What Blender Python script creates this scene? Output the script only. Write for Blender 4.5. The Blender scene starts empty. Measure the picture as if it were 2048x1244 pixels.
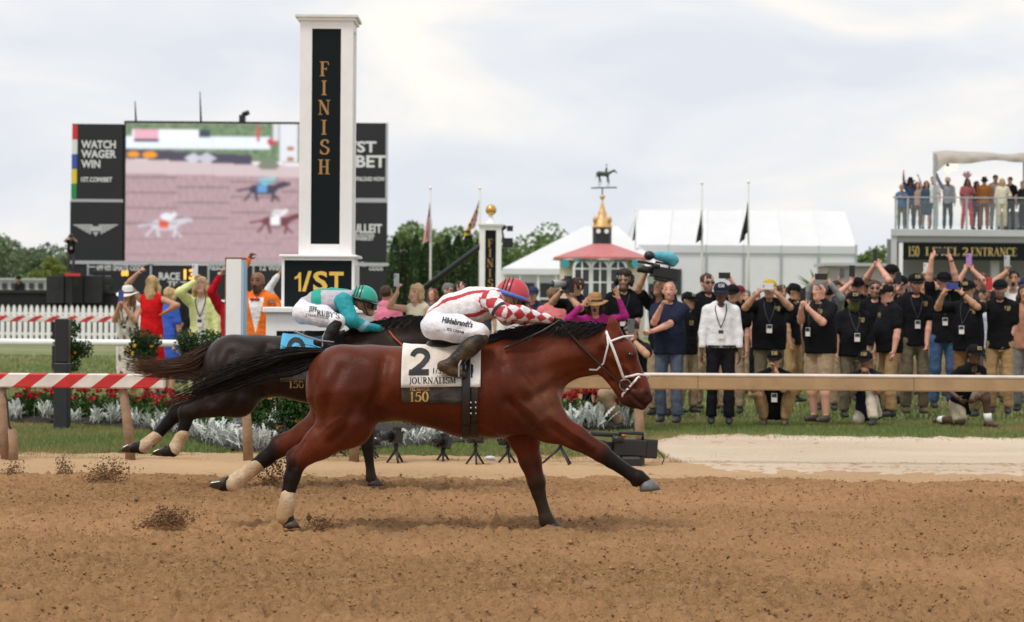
import bpy, math, random
import numpy as np
from math import radians as R, sin, cos, pi
from mathutils import Vector
from mathutils.bvhtree import BVHTree

SC = bpy.context.scene
COL = SC.collection
rng = np.random.default_rng(7)
random.seed(7)

# ------------------------------------------------------------------ camera, sky, sun, exposure
F_PX, CAM_Z, ROLL, HORIZON = 4500.0, 1.5, R(0.42), 608.0
cam = bpy.data.cameras.new('camera'); cam_o = bpy.data.objects.new('camera', cam); COL.objects.link(cam_o)
cam_o.location = (0, 0, CAM_Z); cam_o.rotation_euler = (pi / 2, -ROLL, 0)
cam.sensor_width = 36.0; cam.lens = 36.0 * F_PX / 2048.0
cam.shift_y = (HORIZON - 622.0) / 2048.0
cam.clip_start = 0.5; cam.clip_end = 2000
cam.dof.use_dof = True; cam.dof.focus_distance = 15.2; cam.dof.aperture_fstop = 3.9
SC.camera = cam_o

SUN_EL, SUN_AZ = R(62), R(222)          # azimuth clockwise from +Y: sun behind and left of the camera
world = bpy.data.worlds.new('World'); SC.world = world; world.use_nodes = True
nt = world.node_tree; nt.nodes.clear()
def _n(t, **k):
    n = nt.nodes.new(t)
    for a, b in k.items(): setattr(n, a, b)
    return n
sky = _n('ShaderNodeTexSky', sky_type='NISHITA', sun_disc=False, sun_elevation=SUN_EL, sun_rotation=SUN_AZ)
tc = _n('ShaderNodeTexCoord'); mp = _n('ShaderNodeMapping'); mp.inputs['Scale'].default_value = (1, 1, 2.6)
nt.links.new(tc.outputs['Generated'], mp.inputs['Vector'])
nz = _n('ShaderNodeTexNoise'); nz.inputs['Scale'].default_value = 7.5; nz.inputs['Detail'].default_value = 5
nz.inputs['Roughness'].default_value = 0.5; nz.inputs['Distortion'].default_value = 0.5
nt.links.new(mp.outputs[0], nz.inputs['Vector'])
cr = _n('ShaderNodeValToRGB'); e = cr.color_ramp.elements
e[0].position = 0.36; e[0].color = (0.76, 0.80, 0.895, 1); e[1].position = 0.68; e[1].color = (1.06, 1.01, 0.955, 1)
m_ = cr.color_ramp.elements.new(0.52); m_.color = (0.86, 0.88, 0.925, 1)
nt.links.new(nz.outputs[0], cr.inputs[0])
sc1 = _n('ShaderNodeMix', data_type='RGBA', blend_type='MULTIPLY'); sc1.inputs[0].default_value = 1
nt.links.new(cr.outputs[0], sc1.inputs[6]); sc1.inputs[7].default_value = (10.25, 10.1, 9.85, 1)
mx = _n('ShaderNodeMix', data_type='RGBA'); mx.inputs[0].default_value = 0.93
nt.links.new(sky.outputs[0], mx.inputs[6]); nt.links.new(sc1.outputs[2], mx.inputs[7])
bg = _n('ShaderNodeBackground'); bg.inputs[1].default_value = 0.07
out = _n('ShaderNodeOutputWorld'); nt.links.new(mx.outputs[2], bg.inputs[0]); nt.links.new(bg.outputs[0], out.inputs[0])

sl = bpy.data.lights.new('sun', 'SUN'); sl.energy = 1.5; sl.angle = R(16); sl.color = (1.0, 0.95, 0.88)
so = bpy.data.objects.new('sun', sl); COL.objects.link(so)
_d = Vector((-sin(SUN_AZ) * cos(SUN_EL), -cos(SUN_AZ) * cos(SUN_EL), -sin(SUN_EL)))
so.rotation_euler = _d.to_track_quat('-Z', 'Y').to_euler(); so.location = (0, 0, 60)
SC.view_settings.view_transform = 'Standard'; SC.view_settings.look = 'None'
SC.view_settings.exposure = 0.55; SC.view_settings.gamma = 1
SC.render.engine = 'CYCLES'; SC.cycles.use_denoising = True
SC.cycles.max_bounces = 6; SC.cycles.transparent_max_bounces = 16

# ------------------------------------------------------------------ projection helpers
_ca, _sa = cos(-ROLL), sin(-ROLL)
def W(px, py, Y):
    """world point seen at photo pixel (px, py) when it stands Y metres in front of the camera"""
    u, v = (px - 1024.0) / F_PX, (HORIZON - py) / F_PX
    return np.array((Y * (u * _ca + v * _sa), Y, CAM_Z + Y * (-u * _sa + v * _ca)))
def GX(px, Y):                      # world x of a ground point in pixel column px at depth Y
    u = (px - 1024.0) / F_PX
    v = -(CAM_Z / Y + u * (-_sa) * 1) / _ca
    return Y * (u * _ca + v * _sa)

# ------------------------------------------------------------------ materials
_M = {}
def mat(name, color=(.5, .5, .5), rough=.6, metal=0., var=.0, vscale=6., bump=0., bscale=40., attr=False, spec=.5,
        emit=None, estr=0., sheen=0., coat=0., alpha=None, var2=None, transl=0.):
    if name in _M: return _M[name]
    m = bpy.data.materials.new(name); m.use_nodes = True; _M[name] = m
    t = m.node_tree; b = t.nodes['Principled BSDF']
    b.inputs['Roughness'].default_value = rough; b.inputs['Metallic'].default_value = metal
    b.inputs['Specular IOR Level'].default_value = spec
    if sheen: b.inputs['Sheen Weight'].default_value = sheen; b.inputs['Sheen Roughness'].default_value = .5
    if coat: b.inputs['Coat Weight'].default_value = coat; b.inputs['Coat Roughness'].default_value = .2
    src = None
    if attr:
        a = t.nodes.new('ShaderNodeVertexColor'); a.layer_name = 'Col'; src = a.outputs[0]
    else:
        b.inputs['Base Color'].default_value = (*color, 1)
    if var or bump:
        tcn = t.nodes.new('ShaderNodeTexCoord')
    if var:
        n = t.nodes.new('ShaderNodeTexNoise'); n.inputs['Scale'].default_value = vscale; n.inputs['Detail'].default_value = 6
        n.inputs['Roughness'].default_value = .62
        t.links.new(tcn.outputs['Object'], n.inputs['Vector'])
        mr = t.nodes.new('ShaderNodeMapRange'); mr.inputs[1].default_value = .3; mr.inputs[2].default_value = .7
        mr.inputs[3].default_value = 1 - var; mr.inputs[4].default_value = 1 + var
        t.links.new(n.outputs[0], mr.inputs[0])
        mu = t.nodes.new('ShaderNodeMix'); mu.data_type = 'RGBA'; mu.blend_type = 'MULTIPLY'; mu.inputs[0].default_value = 1
        if src is not None: t.links.new(src, mu.inputs[6])
        else: mu.inputs[6].default_value = (*color, 1)
        cb = t.nodes.new('ShaderNodeCombineColor')
        for i in range(3): t.links.new(mr.outputs[0], cb.inputs[i])
        t.links.new(cb.outputs[0], mu.inputs[7]); src = mu.outputs[2]
        if var2 is not None:
            n2 = t.nodes.new('ShaderNodeTexNoise'); n2.inputs['Scale'].default_value = vscale * .23; n2.inputs['Detail'].default_value = 4
            t.links.new(tcn.outputs['Object'], n2.inputs['Vector'])
            r2 = t.nodes.new('ShaderNodeMapRange'); r2.inputs[1].default_value = .42; r2.inputs[2].default_value = .66
            t.links.new(n2.outputs[0], r2.inputs[0])
            m2 = t.nodes.new('ShaderNodeMix'); m2.data_type = 'RGBA'
            t.links.new(r2.outputs[0], m2.inputs[0]); t.links.new(src, m2.inputs[6]); m2.inputs[7].default_value = (*var2, 1); src = m2.outputs[2]
    if src is not None: t.links.new(src, b.inputs['Base Color'])
    if bump:
        n = t.nodes.new('ShaderNodeTexNoise'); n.inputs['Scale'].default_value = bscale; n.inputs['Detail'].default_value = 5
        t.links.new(tcn.outputs['Object'], n.inputs['Vector'])
        bp = t.nodes.new('ShaderNodeBump'); bp.inputs['Strength'].default_value = min(1, bump); bp.inputs['Distance'].default_value = .02 * max(1, bump)
        t.links.new(n.outputs[0], bp.inputs['Height']); t.links.new(bp.outputs[0], b.inputs['Normal'])
    if emit is not None:
        b.inputs['Emission Color'].default_value = (*emit, 1); b.inputs['Emission Strength'].default_value = estr
    if alpha is not None: b.inputs['Alpha'].default_value = alpha
    if transl:
        tr = t.nodes.new('ShaderNodeBsdfTranslucent'); ad = t.nodes.new('ShaderNodeMixShader'); ad.inputs[0].default_value = transl
        if src is not None: t.links.new(src, tr.inputs[0])
        else: tr.inputs[0].default_value = (*color, 1)
        o = t.nodes['Material Output']
        t.links.new(b.outputs[0], ad.inputs[1]); t.links.new(tr.outputs[0], ad.inputs[2]); t.links.new(ad.outputs[0], o.inputs[0])
    return m

# ------------------------------------------------------------------ object helpers
ORG = {}                            # object name -> world origin of its top thing
def tag(o, label=None, cat=None, group=None, kind=None):
    if label: o['label'] = label
    if cat: o['category'] = cat
    if group: o['group'] = group
    if kind: o['kind'] = kind
    return o
def thing(name, loc, label, cat, group=None):
    o = bpy.data.objects.new(name, None); COL.objects.link(o); o.location = tuple(float(c) for c in loc)
    o.empty_display_size = .1
    ORG[o.name] = np.array(loc, float)
    return tag(o, label, cat, group)
def mk(name, v, f, m, parent=None, smooth=False, col=None, base=None, mats=None, fmat=None):
    """one mesh object from world-space vertices; f: list of faces or an (n,3|4) array"""
    v = np.asarray(v, np.float64).reshape(-1, 3)
    if parent is not None: org = ORG[parent.name]
    elif base is not None: org = np.array(base, float)
    else:
        lo, hi = v.min(0), v.max(0); org = np.array(((lo[0] + hi[0]) / 2, (lo[1] + hi[1]) / 2, lo[2]))
    me = bpy.data.meshes.new(name); lv = (v - org).astype(np.float32)
    if isinstance(f, np.ndarray) and f.ndim == 2:
        n, k = f.shape
        me.vertices.add(len(lv)); me.vertices.foreach_set('co', lv.ravel())
        me.loops.add(n * k); me.loops.foreach_set('vertex_index', np.ascontiguousarray(f, np.int32).ravel())
        me.polygons.add(n); me.polygons.foreach_set('loop_start', np.arange(0, n * k, k, dtype=np.int32))
        me.update(calc_edges=True)
    else:
        me.from_pydata(lv.tolist(), [], [tuple(int(i) for i in q) for q in f]); me.update()
    if smooth: me.polygons.foreach_set('use_smooth', np.ones(len(me.polygons), bool))
    if col is not None:
        ca = me.color_attributes.new('Col', 'FLOAT_COLOR', 'POINT')
        c = np.ones((len(v), 4), np.float32); c[:, :3] = np.asarray(col, np.float32); ca.data.foreach_set('color', c.ravel())
    for mm in (mats or [m]): me.materials.append(mm)
    if fmat is not None: me.polygons.foreach_set('material_index', np.asarray(fmat, np.int32))
    o = bpy.data.objects.new(name, me); COL.objects.link(o)
    if parent is not None: o.parent = parent
    else: o.location = tuple(float(c) for c in org)
    ORG[o.name] = org
    return o

class MB:
    """collects simple shapes into one mesh"""
    def __init__(s): s.v = []; s.f = []; s.n = 0
    def add(s, v, f):
        v = np.asarray(v, float).reshape(-1, 3); s.v.append(v); s.f += [tuple(int(i) + s.n for i in q) for q in f]; s.n += len(v); return s
    def box(s, lo, hi, bev=0.0):
        x0, y0, z0 = lo; x1, y1, z1 = hi
        if bev <= 0:
            v = [(x0, y0, z0), (x1, y0, z0), (x1, y1, z0), (x0, y1, z0), (x0, y0, z1), (x1, y0, z1), (x1, y1, z1), (x0, y1, z1)]
            return s.add(v, [(0, 3, 2, 1), (4, 5, 6, 7), (0, 1, 5, 4), (1, 2, 6, 5), (2, 3, 7, 6), (3, 0, 4, 7)])
        b = min(bev, (x1 - x0) / 2.01, (y1 - y0) / 2.01, (z1 - z0) / 2.01); v = []
        for z, q in ((z0, b), (z0 + b, 0), (z1 - b, 0), (z1, b)):
            a0, a1, c0, c1 = x0 + q, x1 - q, y0 + q, y1 - q
            for p in ((a0 + b, c0), (a1 - b, c0), (a1, c0 + b), (a1, c1 - b), (a1 - b, c1), (a0 + b, c1), (a0, c1 - b), (a0, c0 + b)):
                v.append((p[0], p[1], z))
        f = [tuple(range(7, -1, -1)), tuple(range(24, 32))]
        for l in range(3):
            for i in range(8): f.append((l * 8 + i, l * 8 + (i + 1) % 8, l * 8 + 8 + (i + 1) % 8, l * 8 + 8 + i))
        return s.add(v, f)
    def tube(s, pts, r, seg=8, cap=True, sq=None):
        pts = [np.asarray(p, float) for p in pts]; n = len(pts)
        rr = [r] * n if np.isscalar(r) else list(r)
        up = np.array((0, 0, 1.)); v = []; last = None
        for i, p in enumerate(pts):
            t = pts[min(i + 1, n - 1)] - pts[max(i - 1, 0)]; t = t / (np.linalg.norm(t) + 1e-9)
            a = np.cross(t, up) if last is None else last - t * np.dot(last, t)
            if np.linalg.norm(a) < 1e-4: a = np.cross(t, (0, 1., 0))
            if np.linalg.norm(a) < 1e-4: a = np.cross(t, (1., 0, 0))
            a = a / np.linalg.norm(a); b = np.cross(t, a); last = a
            for k in range(seg):
                g = 2 * pi * k / seg
                v.append(p + rr[i] * (a * cos(g) + b * sin(g) * (sq or 1)))
        f = []
        for i in range(n - 1):
            for k in range(seg): f.append((i * seg + k, i * seg + (k + 1) % seg, (i + 1) * seg + (k + 1) % seg, (i + 1) * seg + k))
        if cap: f += [tuple(range(seg - 1, -1, -1)), tuple((n - 1) * seg + k for k in range(seg))]
        return s.add(v, f)
    def lathe(s, c, prof, seg=16):
        """prof: (radius, z) from the bottom up about a vertical axis through c"""
        v = []; f = []
        for r, z in prof:
            for k in range(seg): g = 2 * pi * k / seg; v.append((c[0] + r * cos(g), c[1] + r * sin(g), c[2] + z))
        for i in range(len(prof) - 1):
            for k in range(seg): f.append((i * seg + k, i * seg + (k + 1) % seg, (i + 1) * seg + (k + 1) % seg, (i + 1) * seg + k))
        f += [tuple(range(seg - 1, -1, -1)), tuple((len(prof) - 1) * seg + k for k in range(seg))]
        return s.add(v, f)
    def ball(s, c, r, seg=12, rings=8):
        r = np.array((r, r, r) if np.isscalar(r) else r, float); v = []; f = []
        for i in range(1, rings):
            a = pi * i / rings
            for k in range(seg): g = 2 * pi * k / seg; v.append((sin(a) * cos(g), sin(a) * sin(g), -cos(a)))
        v += [(0, 0, -1), (0, 0, 1)]; m = (rings - 1) * seg
        for i in range(rings - 2):
            for k in range(seg): f.append((i * seg + k, i * seg + (k + 1) % seg, (i + 1) * seg + (k + 1) % seg, (i + 1) * seg + k))
        for k in range(seg):
            f.append((m, (k + 1) % seg, k)); f.append((m + 1, (rings - 2) * seg + k, (rings - 2) * seg + (k + 1) % seg))
        return s.add(np.array(v) * r + np.asarray(c, float), f)
    def prism(s, poly, y0, y1):
        """polygon of (x, z) extruded from depth y0 to y1"""
        n = len(poly); v = [(x, y0, z) for x, z in poly] + [(x, y1, z) for x, z in poly]
        f = [tuple(range(n)), tuple(range(2 * n - 1, n - 1, -1))] + [(i, n + i, n + (i + 1) % n, (i + 1) % n) for i in range(n)]
        return s.add(v, f)
    def build(s, name, m, parent=None, smooth=False, base=None, col=None):
        return mk(name, np.concatenate(s.v), s.f, m, parent, smooth, col, base)

# ------------------------------------------------------------------ smooth-union solids (bodies of people and animals, clothing)
class Solid:
    def __init__(s, vox): s.vox = vox; s.p = []; s.planes = []
    def clip(s, p, n, inside=None): s.planes.append((np.array(p, float), np.array(n, float) / np.linalg.norm(n), inside)); return s     # cut away what lies beyond p along n
    def cap(s, a, b, ra, rb=None, k=.03, c=0, ax=(0, 1, 0), sq=1., sub=False):
        s.p.append((np.array(a, float), np.array(b, float), ra, ra if rb is None else rb, k, c, np.array(ax, float), sq, sub)); return s
    def chain(s, pts, rs, k=.03, c=0, ax=(0, 1, 0), sq=1.):
        for i in range(len(pts) - 1): s.cap(pts[i], pts[i + 1], rs[i], rs[i + 1], k, c, ax, sq)
        return s
    def mesh(s):
        vx = s.vox; lo = np.full(3, 1e9); hi = -lo; boxes = []
        for a, b, ra, rb, k, c, ax, sq, sub in s.p:
            r = max(ra, rb) * max(1, sq) + k * .5 + 2 * vx
            l, h = np.minimum(a, b) - r, np.maximum(a, b) + r; boxes.append((l, h))
            if not sub: lo = np.minimum(lo, l); hi = np.maximum(hi, h)
        n = np.ceil((hi - lo) / vx).astype(int) + 1
        fld = np.full(n, .5, np.float32); idx = np.zeros(n, np.int16); best = np.full(n, 9., np.float32)
        for (a, b, ra, rb, k, c, ax, sq, sub), (l, h) in zip(s.p, boxes):
            i0 = np.clip(np.floor((l - lo) / vx).astype(int), 0, n); i1 = np.clip(np.ceil((h - lo) / vx).astype(int) + 1, 0, n)
            if (i1 <= i0).any(): continue
            g = [(lo[j] + np.arange(i0[j], i1[j]) * vx - a[j]).astype(np.float32) for j in range(3)]
            X, Y, Z = g[0][:, None, None], g[1][None, :, None], g[2][None, None, :]
            ba = b - a
            if sq != 1.:
                ax = ax / np.linalg.norm(ax); q = (X * ax[0] + Y * ax[1] + Z * ax[2]) * (1 / sq - 1)
                X, Y, Z = X + q * ax[0], Y + q * ax[1], Z + q * ax[2]; ba = ba + ax * np.dot(ba, ax) * (1 / sq - 1)
            L = float(np.dot(ba, ba))
            t = 0. if L < 1e-10 else np.clip((X * ba[0] + Y * ba[1] + Z * ba[2]) / L, 0, 1)
            d = np.sqrt((X - t * ba[0]) ** 2 + (Y - t * ba[1]) ** 2 + (Z - t * ba[2]) ** 2) - (ra + (rb - ra) * t)
            if sq < 1: d = d * sq
            S = tuple(slice(i0[j], i1[j]) for j in range(3)); o = fld[S]
            if sub:
                nd = -d; hh = np.maximum(k - np.abs(o - nd), 0) / k; fld[S] = np.maximum(o, nd) + hh * hh * k * .25
            else:
                hh = np.maximum(k - np.abs(o - d), 0) / k; fld[S] = np.minimum(o, d) - hh * hh * k * .25
                if c >= 0:
                    bs = best[S]; w = d < bs; idx[S][w] = c; bs[w] = np.broadcast_to(d, bs.shape)[w]
        for p, nn, near in s.planes:
            g = [(lo[j] + np.arange(n[j]) * vx - p[j]).astype(np.float32) for j in range(3)]
            d = g[0][:, None, None] * nn[0] + g[1][None, :, None] * nn[1] + g[2][None, None, :] * nn[2]
            if near is not None:        # cut only within a radius of p
                rr = g[0][:, None, None] ** 2 + g[1][None, :, None] ** 2 + g[2][None, None, :] ** 2; d = np.where(rr < near * near, d, -9.)
            fld = np.maximum(fld, d)
        return surface_nets(fld, idx, lo, vx)
def scatter(Qf, val, n): return np.stack([np.bincount(Qf, val[:, j], n) for j in range(val.shape[1])], 1)
def ring_mean(val, Q):
    n = len(val); c = np.bincount(Q.ravel(), minlength=n); return scatter(Q.ravel(), val[np.roll(Q, -1, 1).ravel()], n) / np.maximum(c, 1)[:, None]
_CORN = [(i, j, k) for i in (0, 1) for j in (0, 1) for k in (0, 1)]
def surface_nets(f, idx, lo, vx):
    n = np.array(f.shape); ins = f < 0
    cnt = np.zeros(n - 1, np.int8)
    for c in _CORN: cnt += ins[c[0]:n[0] - 1 + c[0], c[1]:n[1] - 1 + c[1], c[2]:n[2] - 1 + c[2]]
    act = (cnt > 0) & (cnt < 8); ii = np.argwhere(act); vid = np.full(n - 1, -1, np.int32); vid[act] = np.arange(len(ii))
    val = [f[ii[:, 0] + c[0], ii[:, 1] + c[1], ii[:, 2] + c[2]] for c in _CORN]
    acc = np.zeros((len(ii), 3)); w = np.zeros(len(ii))
    for a in range(8):
        for b in range(a + 1, 8):
            d = [abs(_CORN[a][q] - _CORN[b][q]) for q in range(3)]
            if sum(d) != 1: continue
            x = (val[a] < 0) != (val[b] < 0); den = np.where(x, val[a] - val[b], 1); t = np.where(x, val[a] / den, 0)
            pos = np.array(_CORN[a], float)[None] + t[:, None] * (np.array(_CORN[b], float) - np.array(_CORN[a], float))[None]
            acc += np.where(x[:, None], pos, 0); w += x
    loc = acc / w[:, None]; V = lo + (ii + loc) * vx
    near = ii + np.round(loc).astype(int); C = idx[near[:, 0], near[:, 1], near[:, 2]]
    quads = []
    for axn in range(3):
        u, v = (axn + 1) % 3, (axn + 2) % 3
        sl0 = [slice(1, -1)] * 3; sl0[axn] = slice(0, -1); sl1 = list(sl0); sl1[axn] = slice(1, None)
        A, B = ins[tuple(sl0)], ins[tuple(sl1)]
        e = np.argwhere(A != B)
        if not len(e): continue
        s0 = A[e[:, 0], e[:, 1], e[:, 2]]
        off = np.ones(3, int); off[axn] = 0; c = e + off
        def at(du, dv):
            q = c.copy(); q[:, u] -= du; q[:, v] -= dv; return vid[q[:, 0], q[:, 1], q[:, 2]]
        q = np.stack([at(1, 1), at(0, 1), at(0, 0), at(1, 0)], 1)
        q[~s0] = q[~s0][:, ::-1]; quads.append(q)
    Q = np.concatenate(quads)
    # one relaxing pass keeps the voxel steps from showing
    V = V * .5 + .5 * ring_mean(V, Q)
    return V, Q, C
def bvh_of(V, Q): return BVHTree.FromPolygons([tuple(p) for p in V.tolist()], [tuple(q) for q in Q.tolist()])
def hit(bvh, o, d, far=10.):
    h = bvh.ray_cast(Vector(o), Vector(d), far)
    return None if h[0] is None else np.array(h[0])

# ------------------------------------------------------------------ lettering
_NIB = {}
def _arc(cx, cy, rx, ry, a0, a1, n=10): return [(cx + rx * cos(R(a0 + (a1 - a0) * i / n)), cy + ry * sin(R(a0 + (a1 - a0) * i / n))) for i in range(n + 1)]
def _S(): return _arc(.36, .74, .24, .24, 20, 200, 8) + _arc(.34, .27, .27, .27, 150, -0, 2)[:0] + [(.16, .62), (.36, .51), (.56, .40)] + _arc(.33, .26, .27, .26, 25, -160, 9)
# unit-height serif letters: (advance, [(points, pen)]) pen: None = broad nib, else fixed width
SERIF = {
 'A': (.78, [([(.08, 0), (.38, 1)], .05), ([(.38, 1), (.68, 0)], .14), ([(.19, .36), (.57, .36)], .05), ([(0, .02), (.2, .02)], .05), ([(.54, .02), (.8, .02)], .05)]),
 'B': (.66, [([(.16, 0), (.16, 1)], .14), (_arc(.3, .75, .25, .24, 90, -90), None), (_arc(.3, .26, .3, .25, 90, -90), None), ([(0, .98), (.3, .98)], .05), ([(0, .02), (.3, .02)], .05)]),
 'C': (.72, [(_arc(.4, .5, .34, .49, 45, 315, 16), None), ([(.64, .98), (.66, .7)], .05)]),
 'E': (.66, [([(.18, 0), (.18, 1)], .14), ([(0, .98), (.58, .98), (.6, .78)], .05), ([(.2, .52), (.46, .52)], .05), ([(0, .02), (.6, .02), (.63, .24)], .05)]),
 'F': (.64, [([(.18, 0), (.18, 1)], .14), ([(0, .98), (.58, .98), (.6, .76)], .05), ([(.2, .5), (.46, .5)], .05), ([(.46, .6), (.46, .4)], .05), ([(0, .02), (.36, .02)], .05)]),
 'H': (.82, [([(.18, 0), (.18, 1)], .14), ([(.62, 0), (.62, 1)], .14), ([(.2, .51), (.6, .51)], .05), ([(0, .98), (.34, .98)], .05), ([(0, .02), (.34, .02)], .05), ([(.46, .98), (.8, .98)], .05), ([(.46, .02), (.8, .02)], .05)]),
 'I': (.4, [([(.18, 0), (.18, 1)], .14), ([(0, .98), (.36, .98)], .05), ([(0, .02), (.36, .02)], .05)]),
 'J': (.46, [([(.26, 1), (.26, .1), (.18, -.1), (.02, -.14)], .12), ([(.08, .98), (.44, .98)], .05)]),
 'K': (.8, [([(.18, 0), (.18, 1)], .14), ([(.2, .42), (.62, .98)], .05), ([(.32, .58), (.68, 0)], .14), ([(0, .98), (.34, .98)], .05), ([(0, .02), (.34, .02)], .05), ([(.5, .98), (.76, .98)], .05), ([(.52, .02), (.82, .02)], .05)]),
 'L': (.64, [([(.18, 0), (.18, 1)], .14), ([(0, .98), (.36, .98)], .05), ([(0, .02), (.58, .02), (.61, .26)], .05)]),
 'M': (.98, [([(.14, 0), (.14, 1)], .05), ([(.16, 1), (.48, .05)], .14), ([(.48, .05), (.8, 1)], .05), ([(.8, 0), (.8, 1)], .14), ([(0, .98), (.2, .98)], .05), ([(0, .02), (.28, .02)], .05), ([(.76, .98), (.96, .98)], .05), ([(.64, .02), (.96, .02)], .05)]),
 'N': (.84, [([(.14, 0), (.14, 1)], .05), ([(.14, .98), (.68, .02)], .14), ([(.68, 0), (.68, 1)], .05), ([(0, .98), (.2, .98)], .05), ([(0, .02), (.28, .02)], .05), ([(.54, .98), (.82, .98)], .05)]),
 'O': (.8, [(_arc(.39, .5, .33, .49, 0, 360, 22), None)]),
 'P': (.66, [([(.18, 0), (.18, 1)], .14), (_arc(.3, .73, .28, .25, 90, -90), None), ([(0, .98), (.3, .98)], .05), ([(.2, .48), (.3, .48)], .05), ([(0, .02), (.36, .02)], .05)]),
 'R': (.76, [([(.18, 0), (.18, 1)], .14), (_arc(.3, .75, .27, .23, 90, -90), None), ([(0, .98), (.3, .98)], .05), ([(.2, .52), (.3, .52)], .05), ([(.34, .52), (.66, .02)], .14), ([(0, .02), (.36, .02)], .05), ([(.56, .02), (.78, .02)], .05)]),
 'S': (.62, [(_S(), None), ([(.54, .98), (.56, .72)], .05), ([(.05, .3), (.06, .02)], .05)]),
 'T': (.7, [([(.34, 0), (.34, 1)], .14), ([(.02, .76), (.04, .98), (.64, .98), (.66, .76)], .05), ([(.18, .02), (.5, .02)], .05)]),
 'U': (.8, [([(.16, 1), (.16, .3)] + _arc(.4, .28, .24, .27, 180, 270, 6), .13), (_arc(.4, .28, .24, .27, 270, 360, 6) + [(.64, 1)], .05), ([(0, .98), (.32, .98)], .05), ([(.52, .98), (.78, .98)], .05)]),
 'V': (.76, [([(.08, 1), (.38, 0)], .14), ([(.38, 0), (.66, 1)], .05), ([(0, .98), (.26, .98)], .05), ([(.52, .98), (.78, .98)], .05)]),
 'Y': (.74, [([(.08, 1), (.36, .46)], .14), ([(.36, .46), (.64, 1)], .05), ([(.36, 0), (.36, .46)], .14), ([(0, .98), (.26, .98)], .05), ([(.5, .98), (.76, .98)], .05), ([(.2, .02), (.52, .02)], .05)]),
 "'": (.2, [([(.1, 1), (.06, .74)], .1)]),
 '0': (.64, [(_arc(.31, .5, .24, .49, 0, 360, 20), None)]),
 '1': (.46, [([(.22, 0), (.22, 1)], .15), ([(.06, .86), (.22, .98)], .06), ([(.04, .02), (.4, .02)], .05)]),
 '2': (.62, [(_arc(.3, .72, .23, .26, 160, -20, 9) + [(.42, .42), (.08, .06)], None), ([(.06, .06), (.56, .06), (.58, .24)], .1)]),
 '5': (.62, [([(.52, .94), (.16, .94), (.13, .54)], .09), (_arc(.28, .32, .26, .31, 130, -150, 12), None)]),
 ' ': (.36, []), '/': (.5, [([(.06, -.05), (.42, 1.05)], .1)]),
}
def pen_strokes(strokes, ox, oy, h, thick=.14, thin=.055):
    """quads (in the flat x, z plane) for one letter"""
    out = []
    for pts, w in strokes:
        for (x0, y0), (x1, y1) in zip(pts, pts[1:]):
            dx, dy = x1 - x0, y1 - y0; L = math.hypot(dx, dy)
            if L < 1e-6: continue
            ww = 1.22 * (w if w else thin + (thick - thin) * (abs(dy) / L) ** 1.2)
            e = .012 if w is None else 0
            dx, dy = dx / L, dy / L; nx, ny = -dy * ww / 2, dx * ww / 2
            x0_, y0_, x1_, y1_ = x0 - dx * e, y0 - dy * e, x1 + dx * e, y1 + dy * e
            m = max(1, int(L / .25))
            for i in range(m):
                a, b = i / m, (i + 1) / m
                P = [(x0_ + (x1_ - x0_) * a + nx, y0_ + (y1_ - y0_) * a + ny), (x0_ + (x1_ - x0_) * a - nx, y0_ + (y1_ - y0_) * a - ny),
                     (x0_ + (x1_ - x0_) * b - nx, y0_ + (y1_ - y0_) * b - ny), (x0_ + (x1_ - x0_) * b + nx, y0_ + (y1_ - y0_) * b + ny)]
                out.append([(ox + p[0] * h, oy + p[1] * h) for p in P])
    return out
def serif_quads(s, h, space=.04):
    x = 0; q = []
    for ch in s:
        adv, st = SERIF[ch]; q += pen_strokes(st, x, 0, h); x += (adv + space) * h
    return q, x - space * h
def sans_mesh(text, h, bold=0., shear=0., space=1.0):
    """flat triangles of the built-in sans font, lower-left at 0, cap height h"""
    key = (text, bold, shear, space)
    if key not in _NIB:
        c = bpy.data.curves.new('lettering', 'FONT'); c.body = text; c.size = 1; c.offset = bold; c.shear = shear; c.space_character = space
        c.resolution_u = 3; c.fill_mode = 'FRONT'
        o = bpy.data.objects.new('lettering', c); COL.objects.link(o)
        dg = bpy.context.evaluated_depsgraph_get(); me = o.evaluated_get(dg).to_mesh()
        v = np.array([tuple(p.co[:2]) for p in me.vertices]); f = [tuple(p.vertices) for p in me.polygons]
        o.evaluated_get(dg).to_mesh_clear(); bpy.data.objects.remove(o); bpy.data.curves.remove(c)
        v = v - v.min(0); v = v / .70
        _NIB[key] = (v, f)
    v, f = _NIB[key]; return v * h, f
def flat_text(name, text, m, parent, corner, h, font='sans', bold=0.02, shear=0., space=1., wdir=(1, 0, 0), up=(0, 0, 1), width=None, lift=None, depth=0.0):
    """lettering lying on a plane: corner = world point of its lower left"""
    if font == 'sans': v, f = sans_mesh(text, h, bold, shear, space)
    else:
        q, wd = serif_quads(text, h, .06); v = np.array([p for a in q for p in a]); f = [(4 * i, 4 * i + 1, 4 * i + 2, 4 * i + 3) for i in range(len(q))]
    v = v.copy()
    if width: v[:, 0] *= width / v[:, 0].max()
    P = np.asarray(corner, float) + v[:, :1] * np.asarray(wdir, float) + v[:, 1:2] * np.asarray(up, float)
    # overlapping strokes: give each face its own hair of depth
    nrm = np.cross(np.asarray(wdir, float), np.asarray(up, float))
    if font != 'sans': P += nrm * (np.arange(len(P)) // 4 * 2e-5)[:, None]
    return mk(name, P, f, m, parent)
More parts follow.
